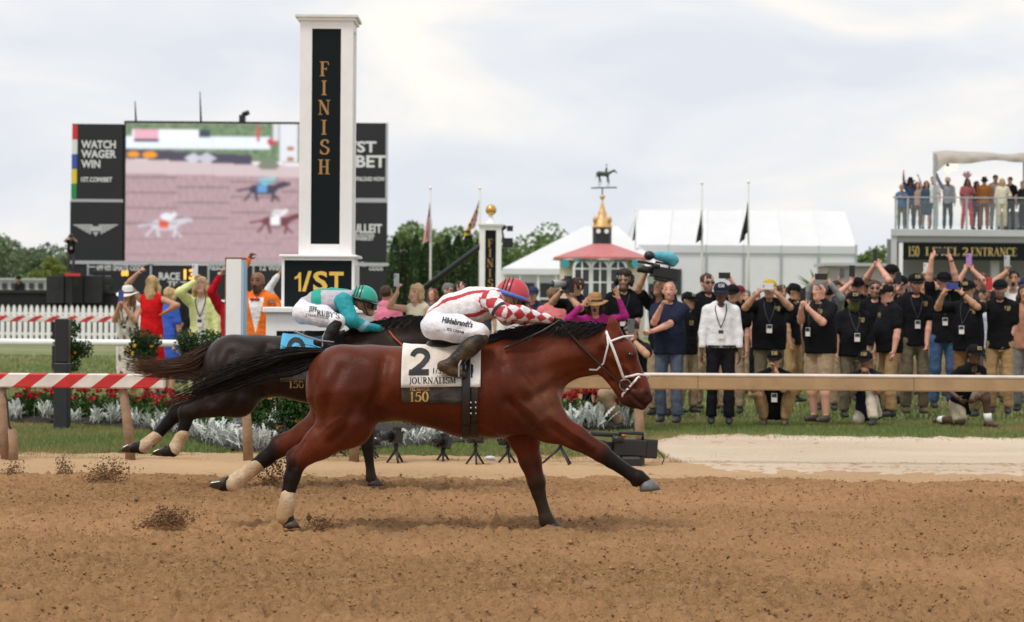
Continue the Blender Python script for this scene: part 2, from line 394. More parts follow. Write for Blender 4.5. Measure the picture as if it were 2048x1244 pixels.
# ================================================================== setting: ground, track, grass
def noise2(nx, ny, dx, lam, seed, aniso=1.):
    """band-limited height noise, unit variance, lam = wavelength in metres"""
    r = np.random.default_rng(seed); kx = np.fft.fftfreq(nx, dx)[:, None]; ky = np.fft.fftfreq(ny, dx)[None, :] * aniso
    k = np.hypot(kx, ky); flt = np.exp(-((k - 1 / lam) / (.55 / lam)) ** 2); h = np.fft.ifft2(np.fft.fft2(r.normal(0, 1, (nx, ny))) * flt).real
    return h / (h.std() + 1e-9)
def steps(parts):
    o = [parts[0][0]]
    for a, b, d in parts: n = max(1, int(round((b - a) / d))); o += list(a + (b - a) * np.arange(1, n + 1) / n)
    return np.array(o)
def sheet(xs, ys, zf):
    X, Y = np.meshgrid(xs, ys, indexing='ij'); Z = zf(X, Y); V = np.stack([X, Y, Z], -1).reshape(-1, 3); n, m_ = len(xs), len(ys)
    i = np.arange(n - 1)[:, None] * m_ + np.arange(m_ - 1)[None, :]; return V, np.stack([i, i + m_, i + m_ + 1, i + 1], -1).reshape(-1, 4)

groundm = mat('grass_ground', (.135, .175, .058), .95, var=.30, vscale=1.4, bump=.6, bscale=14, var2=(.23, .21, .095))
V, Q = sheet(steps([(-600, -30, 90), (-30, 30, 3), (30, 600, 90)]), steps([(-40, 19.5, 20), (19.5, 90, 4), (90, 900, 90)]), lambda X, Y: np.where(Y < 20.4, -.35, -.02) + 0 * X)
tag(mk('ground', V, Q, groundm, base=(0, 0, 0)), kind='structure')

def dirt_material(name, base, pale, dark):
    m = bpy.data.materials.new(name); m.use_nodes = True; t = m.node_tree; b = t.nodes['Principled BSDF']; b.inputs['Roughness'].default_value = .95; b.inputs['Specular IOR Level'].default_value = .15
    tcn = t.nodes.new('ShaderNodeTexCoord')
    def noise(scale, det=6, rough=.6, stretch=None):
        n = t.nodes.new('ShaderNodeTexNoise'); n.inputs['Scale'].default_value = scale; n.inputs['Detail'].default_value = det; n.inputs['Roughness'].default_value = rough; src = tcn.outputs['Object']
        if stretch: mp_ = t.nodes.new('ShaderNodeMapping'); mp_.inputs['Scale'].default_value = stretch; t.links.new(src, mp_.inputs[0]); src = mp_.outputs[0]
        t.links.new(src, n.inputs['Vector']); return n
    def ramp(n, a, b_):
        r = t.nodes.new('ShaderNodeMapRange'); r.inputs[1].default_value = a; r.inputs[2].default_value = b_; t.links.new(n.outputs[0], r.inputs[0]); return r
    def mixc(f, c0, c1):
        x = t.nodes.new('ShaderNodeMix'); x.data_type = 'RGBA'; t.links.new(f.outputs[0], x.inputs[0])
        for i, c in ((6, c0), (7, c1)):
            if isinstance(c, tuple): x.inputs[i].default_value = (*c, 1)
            else: t.links.new(c.outputs[2], x.inputs[i])
        return x
    a = mixc(ramp(noise(26, 8, .7), .38, .68), base, dark)
    c = mixc(ramp(noise(90, 3, .6), .56, .74), a, tuple(q * .45 for q in dark))
    d = mixc(ramp(noise(1.3, 5, .6, (.35, 1, 1)), .66, .90), c, pale)
    e = mixc(ramp(noise(.45, 3, .5, (.5, 1, 1)), .40, .70), d, tuple(q * 1.12 for q in base)); e.inputs[0].default_value = .3
    t.links.new(e.outputs[2], b.inputs['Base Color'])
    n = noise(55, 8, .75); bp = t.nodes.new('ShaderNodeBump'); bp.inputs['Strength'].default_value = .9; bp.inputs['Distance'].default_value = .018
    t.links.new(n.outputs[0], bp.inputs['Height']); t.links.new(bp.outputs[0], b.inputs['Normal']); return m
dirtm = dirt_material('track_dirt', (.365, .208, .098), (.47, .32, .19), (.195, .102, .044))
marginm = dirt_material('packed_sand', (.50, .335, .19), (.60, .45, .30), (.40, .25, .13))
sandm = dirt_material('pale_sand', (.63, .515, .395), (.74, .64, .52), (.50, .38, .265))
GN, GD = 1024, .02
H1 = noise2(GN, GN, GD, .065, 1, 1.) * .0085 + noise2(GN, GN, GD, .13, 2) * .0105 + noise2(GN, GN, GD, .5, 3) * .010 + noise2(GN, GN, GD, 1.6, 4, .6) * .012
lump = noise2(GN, GN, GD, .11, 9); H1 += np.clip(lump - 1.3, 0, 3) * .022 - np.clip(-noise2(GN, GN, GD, .26, 12) - 1.6, 0, 3) * .022
def track_h(X, Y, k=1.):
    i = (np.floor(X / GD).astype(int)) % GN; j = (np.floor(Y / GD).astype(int)) % GN; w = np.interp(np.abs(X), [6, 9], [1, .4]); return H1[i, j] * w * k
HOOF = [(W(578, 1050, 14.87), .10), (W(1105, 1056, 15.12), .10), (W(345, 1050, 15.), .16), (W(748, 966, 18.3), .09), (W(205, 965, 19.), .2), (W(640, 1052, 15.), .14)]
HOOF += [(np.array((rng.uniform(-.2, .2) * y_, y_)), rng.uniform(.06, .10)) for y_ in rng.uniform(9.5, 18.8, 46)]
def track_z(X, Y):
    z = track_h(X, Y) * np.interp(Y, [9, 12, 18.6, 20.2], [1.25, 1, .9, .2]) - .012
    for p, r in HOOF: d = np.hypot((X - p[0]) / 1.3, Y - p[1]); z += -.035 * np.exp(-(d / r) ** 2) + .022 * np.exp(-((d - r * 1.5) / (r * .5)) ** 2)
    return z - np.clip(Y - 19.8, 0, 1) * .05
xs = steps([(-90, -20, 8), (-20, -5.6, .12), (-5.6, 5.6, .025), (5.6, 20, .12), (20, 90, 8)]); ys = steps([(-30, 9, 1.2), (9, 20.4, .037)])
V, Q = sheet(xs, ys, track_z); tag(mk('dirt_track', V, Q, dirtm, smooth=True, base=(0, 0, 0)), kind='structure')
def margin_far(X): px = 1024 + X / 22. * F_PX; return 21.75 + .10 * np.sin(X * 1.7) + .07 * np.sin(X * 4.3 + 1) + .05 * np.sin(X * 9.1) - .5 * np.clip((px - 1180) / 200, 0, 1)
xs = steps([(-90, -20, 8), (-20, 20, .05), (20, 90, 8)]); tt_ = np.linspace(0, 1, 34)
X = np.repeat(xs[:, None], 34, 1); Yn = 19.55 + .12 * np.sin(xs * 1.3) + .09 * np.sin(xs * 3.7) + .06 * np.sin(xs * 8.3); Yv = Yn[:, None] + (margin_far(xs) + .55 - Yn)[:, None] * tt_[None]
Z = track_h(X, Yv) * .28 + .000 - .03 * (np.abs(tt_ - .0) < .02)[None] - .02 * (tt_ > .99)[None]
i = np.arange(len(xs) - 1)[:, None] * 34 + np.arange(33)[None]; tag(mk('track_margin', np.stack([X, Yv, Z], -1), np.stack([i, i + 34, i + 35, i + 1], -1).reshape(-1, 4), marginm, smooth=True, base=(0, 0, 0)), kind='structure')
# pale sand crossing at the right
SX0 = GX(1318, 23)
xs = steps([(SX0, SX0 + 14, .08)]); u = xs - SX0
near = 20.25 + .08 * np.sin(u * 2.2) + .05 * np.sin(u * 6); farb = 26.1 + .12 * np.sin(u * 1.1 + .5) - .12 * u * .1 + .06 * np.sin(u * 5.3) + .05 * np.sin(u * 13.1); w_ = np.clip(u / .5, 0, 1) ** .4 * (1 + .05 * np.sin(u * 17)); mid_ = 23.2; near = mid_ + (near - mid_) * w_; farb = mid_ + (farb - mid_) * w_
for nm_, ext, z0_, mm_ in (('sand_path', 0., .004, sandm), ('path_edge', .42, -.004, marginm)):
    n_, f_ = near - ext * .5 * w_, farb + ext * (.7 + .3 * np.sin(u * 3.1)) * w_; x_ = xs - ext * .6 * (1 - np.clip(u / 2, 0, 1)); X = np.repeat(x_[:, None], 40, 1); tt_ = np.linspace(0, 1, 40); Yv = n_[:, None] + (f_ - n_)[:, None] * tt_[None]; Z = z0_ + track_h(X, Yv) * .22 - .012 * ((tt_ < .01) | (tt_ > .99))[None]
    i = np.arange(len(xs) - 1)[:, None] * 40 + np.arange(39)[None]; tag(mk(nm_, np.stack([X, Yv, Z], -1), np.stack([i, i + 40, i + 41, i + 1], -1).reshape(-1, 4), mm_, smooth=True, base=(0, 0, 0)), kind='structure')
def in_sand(x, y): u = x - SX0; return (u > 0) & (y > 20.4) & (y < 26.15) & (np.abs(y - 23.2) < (3. - rng.exponential(.22, np.shape(x))) * np.clip(u / .5, 0, 1) ** .4 - rng.exponential(.12, np.shape(x)))

# planted bed: an arc in plan (photo column, depth of its front edge)
ARC = [(-60, 27.9), (30, 27.7), (80, 27.5), (210, 27.0), (290, 26.3), (340, 25.3), (390, 24.1), (440, 23.0), (500, 22.45), (560, 22.3), (640, 22.5), (720, 22.8), (800, 23.3), (900, 24.0), (970, 24.6), (1060, 25.6), (1130, 26.4), (1270, 27.0)]
ARCX = np.array([GX(a, b) for a, b in ARC]); ARCY = np.array([b for a, b in ARC])
def bed_front(x): return np.interp(x, ARCX, ARCY, left=99, right=99)
xs = np.linspace(ARCX[0], ARCX[-1], 90); fr = bed_front(np.clip(xs, ARCX[0] + .001, ARCX[-1] - .001)); bk = np.maximum(fr + 1.3, np.where((xs > GX(330, 26)) & (xs < GX(1000, 26)), 27.8, fr + 1.3))
X = np.repeat(xs[:, None], 14, 1); tt_ = np.linspace(0, 1, 14); Yv = fr[:, None] + (bk - fr)[:, None] * tt_; Z = .015 + .05 * np.sin(tt_ * pi)[None] + .008 * np.sin(X * 31 + Yv * 27) + .006 * np.sin(X * 57 - Yv * 41)
i = np.arange(89)[:, None] * 14 + np.arange(13)[None]; tag(mk('flower_bed_soil', np.stack([X, Yv, Z], -1), np.stack([i, i + 14, i + 15, i + 1], -1).reshape(-1, 4), mat('mulch', (.022, .016, .012), .95, var=.5, vscale=22, bump=1, bscale=40), smooth=True, base=(0, 0, 0)), kind='structure')

def grass(name, n, yr, hgt, wid, label, ymix=None):
    """blades of grass as single bent triangles"""
    Y = rng.uniform(*yr, n) if ymix is None else ymix(n); X = (rng.uniform(-.25, .30, n)) * Y
    keep = ~in_sand(X, Y) & ~((Y > bed_front(X)) & (Y < bed_front(X) + 1.3)) & (Y > margin_far(X) - rng.exponential(.14, n) * (rng.random(n) < .6) * (~((X > SX0 - .4)))) & ((Y - margin_far(X) > .75) | (rng.random(n) < .30 + .45 * (np.sin(X * 2.3) + np.sin(X * 5.1 + Y * 4) + np.sin(Y * 7 - X * 3.3)) )) ; X, Y = X[keep], Y[keep]; n = len(X)
    patch = np.sin(X * .9 + 1) + np.sin(Y * 1.3 + X * .4) + np.sin(X * 2.7 - Y * 1.9); dry = np.clip(.20 * patch + .26 + .9 * np.exp(-(Y - margin_far(X)) / .45) + rng.normal(0, .13, n), 0, 1)
    h = hgt * rng.uniform(.4, 1.25, n) * (1 - .45 * dry); a = rng.uniform(0, pi, n); w = wid * rng.uniform(.6, 1.4, n); lean = rng.normal(0, .45, (n, 2)) * h[:, None]
    b0 = np.stack([X - np.cos(a) * w, Y - np.sin(a) * w, np.full(n, -.02)], 1); b1 = np.stack([X + np.cos(a) * w, Y + np.sin(a) * w, np.full(n, -.02)], 1); tip = np.stack([X + lean[:, 0], Y + lean[:, 1], h], 1)
    V = np.stack([b0, b1, tip], 1).reshape(-1, 3); c = np.array((.175, .235, .075))[None] * rng.uniform(.6, 1.4, (n, 1)) * (1 - dry[:, None]) + np.array((.36, .285, .13))[None] * dry[:, None] * rng.uniform(.7, 1.2, (n, 1))
    o = mk(name, V, np.arange(3 * n).reshape(-1, 3), mat('grass_blade', attr=True, rough=.7, spec=.2, transl=.25), None, False, np.repeat(c, 3, 0), base=(0, 0, 0))
    return tag(o, label, 'grass', kind='stuff')
grass('grass', 235000, (21.2, 29.5), .042, .0050, 'short mown grass between the track and the crowd')
grass('grass', 100000, (29.5, 62), .07, .010, 'infield lawn stretching back to the white fence')

# clods lying on and thrown above the track
def clods(name, P, size, label, m):
    n = len(P); base = np.array([(1, 0, 0), (-1, 0, 0), (0, 1, 0), (0, -1, 0), (0, 0, 1), (0, 0, -1)], float)
    fc = np.array([(0, 2, 4), (2, 1, 4), (1, 3, 4), (3, 0, 4), (2, 0, 5), (1, 2, 5), (3, 1, 5), (0, 3, 5)])
    V = base[None] * rng.uniform(.55, 1.35, (n, 6, 1)) + rng.normal(0, .18, (n, 6, 3)); V = V * np.asarray(size)[:, None, None]; V[..., 2] *= .8; V = V + P[:, None, :]
    Fc = (fc[None] + (np.arange(n) * 6)[:, None, None]).reshape(-1, 3); o = mk(name, V.reshape(-1, 3), Fc, m, None, True, np.repeat(np.array((.36, .195, .088)) * rng.choice([.5, .75, .9, 1., 1.1], (n, 1)), 6, 0), base=(0, 0, 0)); return tag(o, label, 'dirt', kind='stuff')
n = 34000; Y = rng.uniform(8.5, 19.8, n); X = rng.uniform(-.24, .24, n) * Y; s = np.exp(rng.normal(-5.25, .42, n)); Z = track_z(X, Y)
clodm = mat('clod', attr=True, rough=.95, spec=.1, var=.3, vscale=30, bump=.5, bscale=120)
clods('loose_dirt', np.stack([X, Y, Z + s * .3], 1), s, 'loose crumbs of brown dirt scattered over the track', clodm)
def spray(px, py, D, w, h, n, lean, label):
    c = W(px, py, D); t = rng.random(n) ** 1.6; u = rng.normal(0, .34, n); x = c[0] + (u * (1 + .4 * t) + lean * t) * w; z = np.maximum(c[2], .005) + t * h * (1 - .35 * np.abs(u)) * rng.uniform(.5, 1.2, n); y = D + rng.normal(0, .10, n)
    s = np.exp(rng.normal(-5.45, .5, n)); clods('dirt_spray', np.stack([x, y, z], 1), s, label, mat('damp_clod', (.20, .105, .045), .95, var=.3, vscale=30))
spray(325, 1050, 15.0, .22, .13, 2000, .35, 'spray of dirt thrown up on the open track behind the bay horse')
spray(205, 972, 18.8, .22, .20, 1500, .45, 'spray of dirt kicked up behind the dark horse, beside the striped rail')
spray(128, 962, 19.4, .09, .16, 520, -.1, 'small puff of dirt in the air near the left end of the track')
spray(20, 965, 19.2, .11, .15, 450, .4, 'puff of dirt at the far left edge of the track')
spray(540, 968, 15.3, .13, .30, 1000, .5, 'dirt trailing from the raised hind foot of the bay horse')
spray(640, 1056, 14.95, .12, .08, 520, .1, 'dirt splashing around the planted hind hoof of the bay horse')

# ================================================================== plants
def leafquads(P, size, cols, flat=.0, asp=.55, jit=1.):
    """one four-cornered leaf at each point; returns V, F, C"""
    n = len(P); d = rng.normal(0, 1, (n, 3)); d[:, 2] += flat; d /= np.linalg.norm(d, axis=1)[:, None]; e = np.cross(d, rng.normal(0, 1, (n, 3))); e /= np.linalg.norm(e, axis=1)[:, None] + 1e-9
    s = (np.asarray(size) * rng.uniform(.6, 1.3, n))[:, None]; V = np.stack([P - d * s * .5, P + e * s * asp * .5, P + d * s * .5, P - e * s * asp * .5], 1).reshape(-1, 3)
    c = np.asarray(cols)[rng.integers(0, len(cols), n)] * rng.uniform(.7, 1.3, (n, 1)); return V, np.arange(4 * n).reshape(-1, 4), np.repeat(c, 4, 0)
leafm = mat('leaf', attr=True, rough=.6, spec=.25, transl=.28)
def blob_points(c, r, n, hollow=.55):
    d = rng.normal(0, 1, (n, 3)); d /= np.linalg.norm(d, axis=1)[:, None]; return np.asarray(c) + d * (hollow + (1 - hollow) * rng.random((n, 1)) ** .6) * np.asarray(r)
def tree(name, label, px, Y, ztop, w, n, leaf, cols, group=None, trunk=.3, lobes=16, zlow=.25, barkc=(.06, .045, .035)):
    b = np.array((GX(px, Y), Y, -.02)); t = thing(name, b, label, 'tree', group); m = MB(); lim = []
    m.tube([b, b + (0, 0, ztop * .3), b + (w * .03, 0, ztop * .6)], [trunk, trunk * .8, trunk * .4], 8)
    P = []
    for i in range(lobes):
        a = rng.uniform(0, 2 * pi); zz = zlow + (1 - zlow) * rng.random() ** .8; rad = w * .5 * math.sqrt(max(.05, 1 - ((zz - .5) / .56) ** 2)); rr = rng.uniform(.3, .85) * rad
        c = b + (rr * cos(a), rr * sin(a), ztop * zz * .9); q = w * rng.uniform(.13, .24); m.tube([b + (0, 0, ztop * .3), b + (rr * cos(a) * .5, rr * sin(a) * .5, ztop * (.3 + zz * .35)), c], [trunk * .4, trunk * .22, trunk * .06], 5)
        P.append(blob_points(c, (q, q, q * rng.uniform(.7, .95)), int(n / lobes)))
    m.build('trunk', mat('bark', barkc, .9, var=.3, vscale=6), t, True); V, Fc, C = leafquads(np.concatenate(P), leaf, cols); mk('crown', V, Fc, leafm, t, False, C); return t
G_FAR = [(.15, .20, .11), (.125, .175, .10), (.18, .23, .12)]; G_MID = [(.15, .23, .075), (.115, .19, .06), (.19, .26, .09)]; G_DK = [(.030, .065, .022), (.042, .082, .028), (.024, .052, .019)]; G_YEL = [(.20, .24, .045), (.16, .20, .04)]
for k, (px, Y, z, w) in enumerate([(-30, 190, 6.9, 8), (28, 185, 6.5, 6), (90, 175, 6.0, 6.5), (140, 170, 5.9, 7), (60, 215, 6.3, 9)]):
    tree('tree', ['tall pale tree at the far left edge', 'slender pale tree second from the left edge', 'round green tree behind the yellow bush', 'dark green tree beside the scoreboard', 'low tree between the two pale trees on the left horizon'][k], px, Y, z, w, 2600, .38, G_FAR, 'trees on the horizon')
tree('bush', 'bright yellow green bush left of the scoreboard', 96, 150, 4.4, 3.6, 2200, .26, G_YEL, None, .12, zlow=.15)
tree('bush', 'pale green bush next to the bright yellow one', 60, 152, 3.3, 4.0, 1800, .26, G_MID, None, .12, zlow=.15)
for k, (px, Y, z, w) in enumerate([(800, 150, 6.6, 6), (850, 155, 7.3, 7), (905, 150, 7.1, 7), (955, 158, 6.4, 6), (1065, 165, 6.6, 8), (1118, 160, 7.0, 7), (1745, 150, 5.4, 5), (1010, 160, 5.6, 7)]):
    tree('tree', ['leafy tree just right of the scoreboard', 'tall leafy tree behind the striped flag', 'tall leafy tree between the two flags', 'leafy tree behind the short finish post', 'tree rising behind the left end of the peaked tent', 'tree behind the slope of the peaked tent', 'tree between the long tent and the balcony', 'low tree right of the gold ball'][k], px, Y, z, w, 3600, .36, G_MID, 'trees on the horizon')
for k in range(9):          # clipped conifers in a row
    px = 788 + 21 * k; Y = 76 + .3 * (k % 2); zt = 3.6 + [.15, .0, .25, .1, -.05, .2, .1, .3, .0][k] + (.0 if k < 6 else .12); b = np.array((GX(px, Y), Y, -.02)); t = thing('conifer', b, f'dark clipped conifer, {["first", "second", "third", "fourth", "fifth", "sixth", "seventh", "eighth", "last"][k]} of the row right of the scoreboard', 'tree', 'row of clipped conifers')
    MB().tube([b, b + (0, 0, zt * .7)], [.05, .03], 6).build('trunk', mat('bark', (.06, .045, .035), .9), t); n = 3000; z = rng.random(n) ** .9 * zt; a = rng.uniform(0, 2 * pi, n); r = .30 * np.sqrt(np.clip(1 - (z / zt) ** 3.2, 0, 1)) * (.55 + .5 * rng.random(n))
    V, Fc, C = leafquads(b + np.stack([r * np.cos(a), r * np.sin(a), z], 1), .085, G_DK, 1.2, .5); mk('crown', V, Fc, leafm, t, False, C)
def dusty(px, Y, s, label):
    b = np.array((GX(px, Y), Y, .02)); V = []; Fc = []; n = 0; t_ = int(34 * s + 10)
    for k in range(t_):         # a rosette of lobed silver leaves
        a = rng.uniform(0, 2 * pi); el = rng.uniform(.7, 1.5); L = s * .23 * rng.uniform(.6, 1.15); d = np.array((cos(a) * cos(el), sin(a) * cos(el), sin(el))); sd = unit_v(np.cross(d, (0, 0, 1.)) + rng.normal(0, .25, 3)); o = b + np.array((rng.normal(0, .045) * s, rng.normal(0, .045) * s, rng.uniform(0, .12) * s))
        prof = [(0, .004), (.3, .009), (.40, .034), (.47, .010), (.58, .042), (.65, .012), (.76, .040), (.84, .012), (.94, .026), (1., .006)]
        dr = np.array((0, 0, -.25 * L))
        for q, w in prof: c = o + d * L * q + dr * q * q; V += [c - sd * w * s * .62, c + sd * w * s * .62]
        for j in range(len(prof) - 1): Fc.append((n + 2 * j, n + 2 * j + 1, n + 2 * j + 3, n + 2 * j + 2))
        n += 2 * len(prof)
    o = mk('silver_plant', V, Fc, mat('silver_leaf', (.58, .61, .57), .8, var=.18, vscale=14, transl=.15), base=b); return tag(o, label, 'plant', 'silver leaved plants edging the bed')
def unit_v(v): return v / (np.linalg.norm(v) + 1e-9)
DM = [(30, 1.15), (85, 1.2), (150, 1.0), (192, 1.2), (228, 1.15), (268, 1.0), (300, 1.2), (322, 1.15), (350, 1.1), (378, 1.2), (402, 1.15), (424, 1.2), (448, 1.2), (470, 1.15), (496, 1.1), (524, 1.1), (600, 1.), (645, 1.0), (690, 1.0), (735, 1.), (770, 1.05), (802, 1.1), (832, 1.1), (862, 1.15), (893, 1.1), (925, 1.1), (958, 1.0), (1000, 1.), (1150, 1.35), (1192, 1.4), (1246, 1.45)]
for k, (px, s) in enumerate(DM):
    Y = float(np.interp(px, [a for a, b in ARC], ARCY)) + .12 + rng.uniform(-.05, .10)
    where = ('at the far left of the bed, left of the black post' if px < 60 else 'just left of the black post' if px < 120 else 'just right of the black post' if px < 160 else 'second right of the black post' if px < 210 else 'left of the wooden stake under the striped rail' if px < 240 else 'right of the wooden stake under the striped rail' if px < 280 else None)
    if where is None:
        run = [p for p, _ in DM if 280 <= p < 530]; run2 = [p for p, _ in DM if 590 <= p < 1010]; nth = ['first', 'second', 'third', 'fourth', 'fifth', 'sixth', 'seventh', 'eighth', 'ninth', 'tenth', 'eleventh', 'twelfth', 'thirteenth']
        where = (f'{nth[run.index(px)]} along the curve beneath the dark horse' if px in run else f'{nth[run2.index(px)]} along the row behind the belly of the bay' if px in run2 else ['first of three', 'middle of three', 'last of three'][[1150, 1192, 1246].index(px)] + ' near the head of the bay')
    dusty(px, Y, s * rng.uniform(.66, .90) * (.8 if 590 < px < 1010 else 1), 'silver leaved plant ' + where)
def geranium(px, Y, s, label, nf=5, green=True):
    b = np.array((GX(px, Y), Y, .02)); t = thing('geranium', b, label, 'plant', 'red geraniums in the bed')
    V, Fc, C = leafquads(blob_points(b + (0, 0, .15 * s), (.17 * s, .15 * s, .13 * s), int(230 * s), .4), .055, [(.05, .11, .022), (.07, .145, .03), (.035, .085, .02)], .8, .9); mk('foliage', V, Fc, leafm, t, False, C)
    for k in range(nf):
        c = b + (rng.normal(0, .11) * s, rng.normal(0, .08), (.26 + rng.uniform(-.04, .12)) * s); pass
        V, Fc, C = leafquads(blob_points(c, (.042, .042, .03), 34, .6), .034, [(.42, .008, .012), (.52, .015, .02), (.33, .006, .01)], .4, .9); fh = mk('flower_head', V, Fc, mat('petal', attr=True, rough=.6, transl=.2), t, False, C); MB().tube([b + (0, 0, .1), c], .004, 4).build('stem', mat('green_stem', (.06, .12, .03), .7), fh)
GER = [(46, .5, 'far left of the bed'), (70, .9, 'behind the second silver plant'), (100, .6, 'beside the black post on its left'), (135, .9, 'beside the black post on its right'), (178, .8, 'between the black post and the wooden stake'), (212, .6, 'just left of the wooden stake'), (262, .7, 'just right of the wooden stake'), (296, .9, 'below the tail of the bay'), (330, .7, 'next to the hoof of the dark horse'), (362, .9, 'behind the hind legs of the dark horse'), (425, .8, 'left of the grey utility box'), (1125, .6, 'in front of the chest of the bay'), (1160, .8, 'under the neck of the bay'), (1205, .7, 'below the bridle of the bay'), (1240, .8, 'below the nose of the bay')]
for k, (px, dy, wh) in enumerate(GER): geranium(px, float(np.interp(px, [a for a, b in ARC], ARCY)) + dy, 1.2 if px < 1000 else 1.2, 'red flowering geranium ' + wh, 6 if k % 2 else 9)
def shrub(px, Y, c_z, r, label, pot=None, flowers=0, cols=None, n=2600, leaf=.045, name='shrub', flc=[(.75, .42, .02)]):
    b = np.array((GX(px, Y), Y, .0)); t = thing(name, b, label, 'shrub'); c = b + (0, 0, c_z); P = np.concatenate([blob_points(c + rng.normal(0, .45, 3) * np.array(r), np.array(r) * .62, n // 8, .3) for _ in range(8)])
    V, Fc, C = leafquads(P, leaf, cols or [(.030, .065, .018), (.045, .090, .024), (.022, .050, .015)], .3, .5); mk('foliage', V, Fc, leafm, t, False, C)
    MB().tube([b + (0, 0, .02), c], [.025, .018], 6).build('stem', mat('bark', (.06, .045, .035), .9), t)
    if pot: MB().lathe(b, [(pot * .62, .0), (pot * .9, pot * 1.35), (pot, pot * 1.35), (pot, pot * 1.65), (pot * .88, pot * 1.65), (pot * .8, pot * 1.4)], 18).build('pot', mat('terracotta', (.36, .12, .06), .85, var=.2, vscale=10), t, True)
    for k in range(flowers):
        d = rng.normal(0, 1, 3); d[1] = -abs(d[1]); d /= np.linalg.norm(d); p = c + d * np.array(r) * rng.uniform(.85, 1.1); V, Fc, C = leafquads(blob_points(p, .02, 12, .5), .028, flc, .4, .9); mk('blossom', V, Fc, mat('petal', attr=True, rough=.6, transl=.2), t, False, C)
    return t
shrub(140, 29.2, .93, (.20, .20, .20), 'small round clipped shrub behind the black post', None, 2); shrub(290, 28.8, .92, (.24, .22, .19), 'round potted shrub with yellow flowers in front of the red dress', .17, 6)
shrub(388, 28.6, .95, (.26, .22, .20), 'round potted shrub with yellow flowers in front of the yellow jacket', .17, 6)
for px, Y, z, r, nf, wh in ((520, 24.6, .46, (.22, .22, .30), 9, 'left of the green marigold bush'), (570, 24.2, .42, (.24, .22, .28), 9, 'between the wooden stake and the bay'), (610, 24.6, .40, (.24, .22, .26), 5, 'hidden behind the hind leg of the bay'), (850, 25.2, .38, (.32, .22, .20), 1, 'under the belly of the bay'), (700, 25.0, .36, (.3, .22, .2), 1, 'behind the front leg of the dark horse'), (455, 26.4, .40, (.25, .2, .25), 2, 'behind the grey utility box')):
    shrub(px, Y, z, r, 'leafy green bush ' + wh, None, nf, [(.045, .10, .025), (.065, .135, .03), (.03, .075, .02)], 2600, .05, flc=[(.75, .45, .02), (.7, .2, .02)])

# ================================================================== rails and fences
def stripe_mat(name, c0, c1, period, slant):
    m = bpy.data.materials.new(name); m.use_nodes = True; t = m.node_tree; b = t.nodes['Principled BSDF']; b.inputs['Roughness'].default_value = .5
    tcn = t.nodes.new('ShaderNodeTexCoord'); sp = t.nodes.new('ShaderNodeSeparateXYZ'); t.links.new(tcn.outputs['Object'], sp.inputs[0])
    def M(op, a, b_): 
        n = t.nodes.new('ShaderNodeMath'); n.operation = op
        for i, q in enumerate((a, b_)):
            if isinstance(q, (int, float)): n.inputs[i].default_value = q
            else: t.links.new(q, n.inputs[i])
        return n.outputs[0]
    f = M('LESS_THAN', M('FRACT', M('ADD', M('DIVIDE', M('SUBTRACT', sp.outputs[0], M('MULTIPLY', sp.outputs[2], slant)), period), 100.27), 0), .48)
    mx_ = t.nodes.new('ShaderNodeMix'); mx_.data_type = 'RGBA'; t.links.new(f, mx_.inputs[0]); mx_.inputs[6].default_value = (*c0, 1); mx_.inputs[7].default_value = (*c1, 1)
    n = t.nodes.new('ShaderNodeTexNoise'); n.inputs['Scale'].default_value = 7; n.inputs['Detail'].default_value = 7; t.links.new(tcn.outputs['Object'], n.inputs['Vector'])
    r = t.nodes.new('ShaderNodeMapRange'); r.inputs[1].default_value = .35; r.inputs[2].default_value = .75; r.inputs[3].default_value = 1.04; r.inputs[4].default_value = .80; t.links.new(n.outputs[0], r.inputs[0])
    mu = t.nodes.new('ShaderNodeMix'); mu.data_type = 'RGBA'; mu.blend_type = 'MULTIPLY'; mu.inputs[0].default_value = 1; cb = t.nodes.new('ShaderNodeCombineColor')
    for i in range(3): t.links.new(r.outputs[0], cb.inputs[i])
    t.links.new(mx_.outputs[2], mu.inputs[6]); t.links.new(cb.outputs[0], mu.inputs[7]); t.links.new(mu.outputs[2], b.inputs['Base Color']); return m
woodm = mat('post_wood', (.27, .17, .10), .8, var=.25, vscale=9, bump=.4, bscale=30); tanm = mat('tan_rail', (.375, .25, .128), .6, var=.16, vscale=5, bump=.15, bscale=30); topm = mat('rail_highlight', (.62, .56, .50), .5, var=.15, vscale=4)  # rail tan includes the dirt's reflection; its top colour paints a highlight
white = mat('white_paint', (.86, .855, .845), .5, var=.05, vscale=3, bump=.05, bscale=20); blackpaint = mat('black_paint', (.012, .013, .014), .35, var=.2, vscale=8); panelk = mat('black_panel', (.006, .010, .011), .65, spec=.15)
def post_tube(px0, py0, px1, py1, Y, r, name, parent, m=woodm):
    a, b = W(px0, py0, Y), W(px1, py1, Y); b[2] = min(b[2], -.05); MB().tube([a, (a + b) / 2 + (.01, 0, 0), b], [r * .9, r, r * 1.05], 12).build(name, m, parent, True)
RY = 21.2
x0, x1 = W(-60, 748, RY)[0], W(330, 748, RY)[0]; zt = W(160, 747, RY)[2]
lr = thing('striped_rail', (x0, RY, 0), 'near red and white striped rail ending behind the horses', 'rail')
MB().box((x0, RY - .05, zt - .135), (x1, RY + .05, zt), .012).build('rail_bar', stripe_mat('red_white_tape', (.74, .70, .64), (.56, .025, .025), .372, 1.28), lr)
post_tube(246, 778, 262, 930, RY + .02, .047, 'post', lr); post_tube(2, 775, 14, 938, RY + .02, .055, 'post', lr); post_tube(24, 858, 26, 932, RY - .1, .045, 'post', lr)
MB().tube([W(4, 775, RY - .08), W(14, 800, RY - .1), W(18, 850, RY - .1), W(24, 862, RY - .1)], .009, 6).build('cable', blackpaint, lr, True)
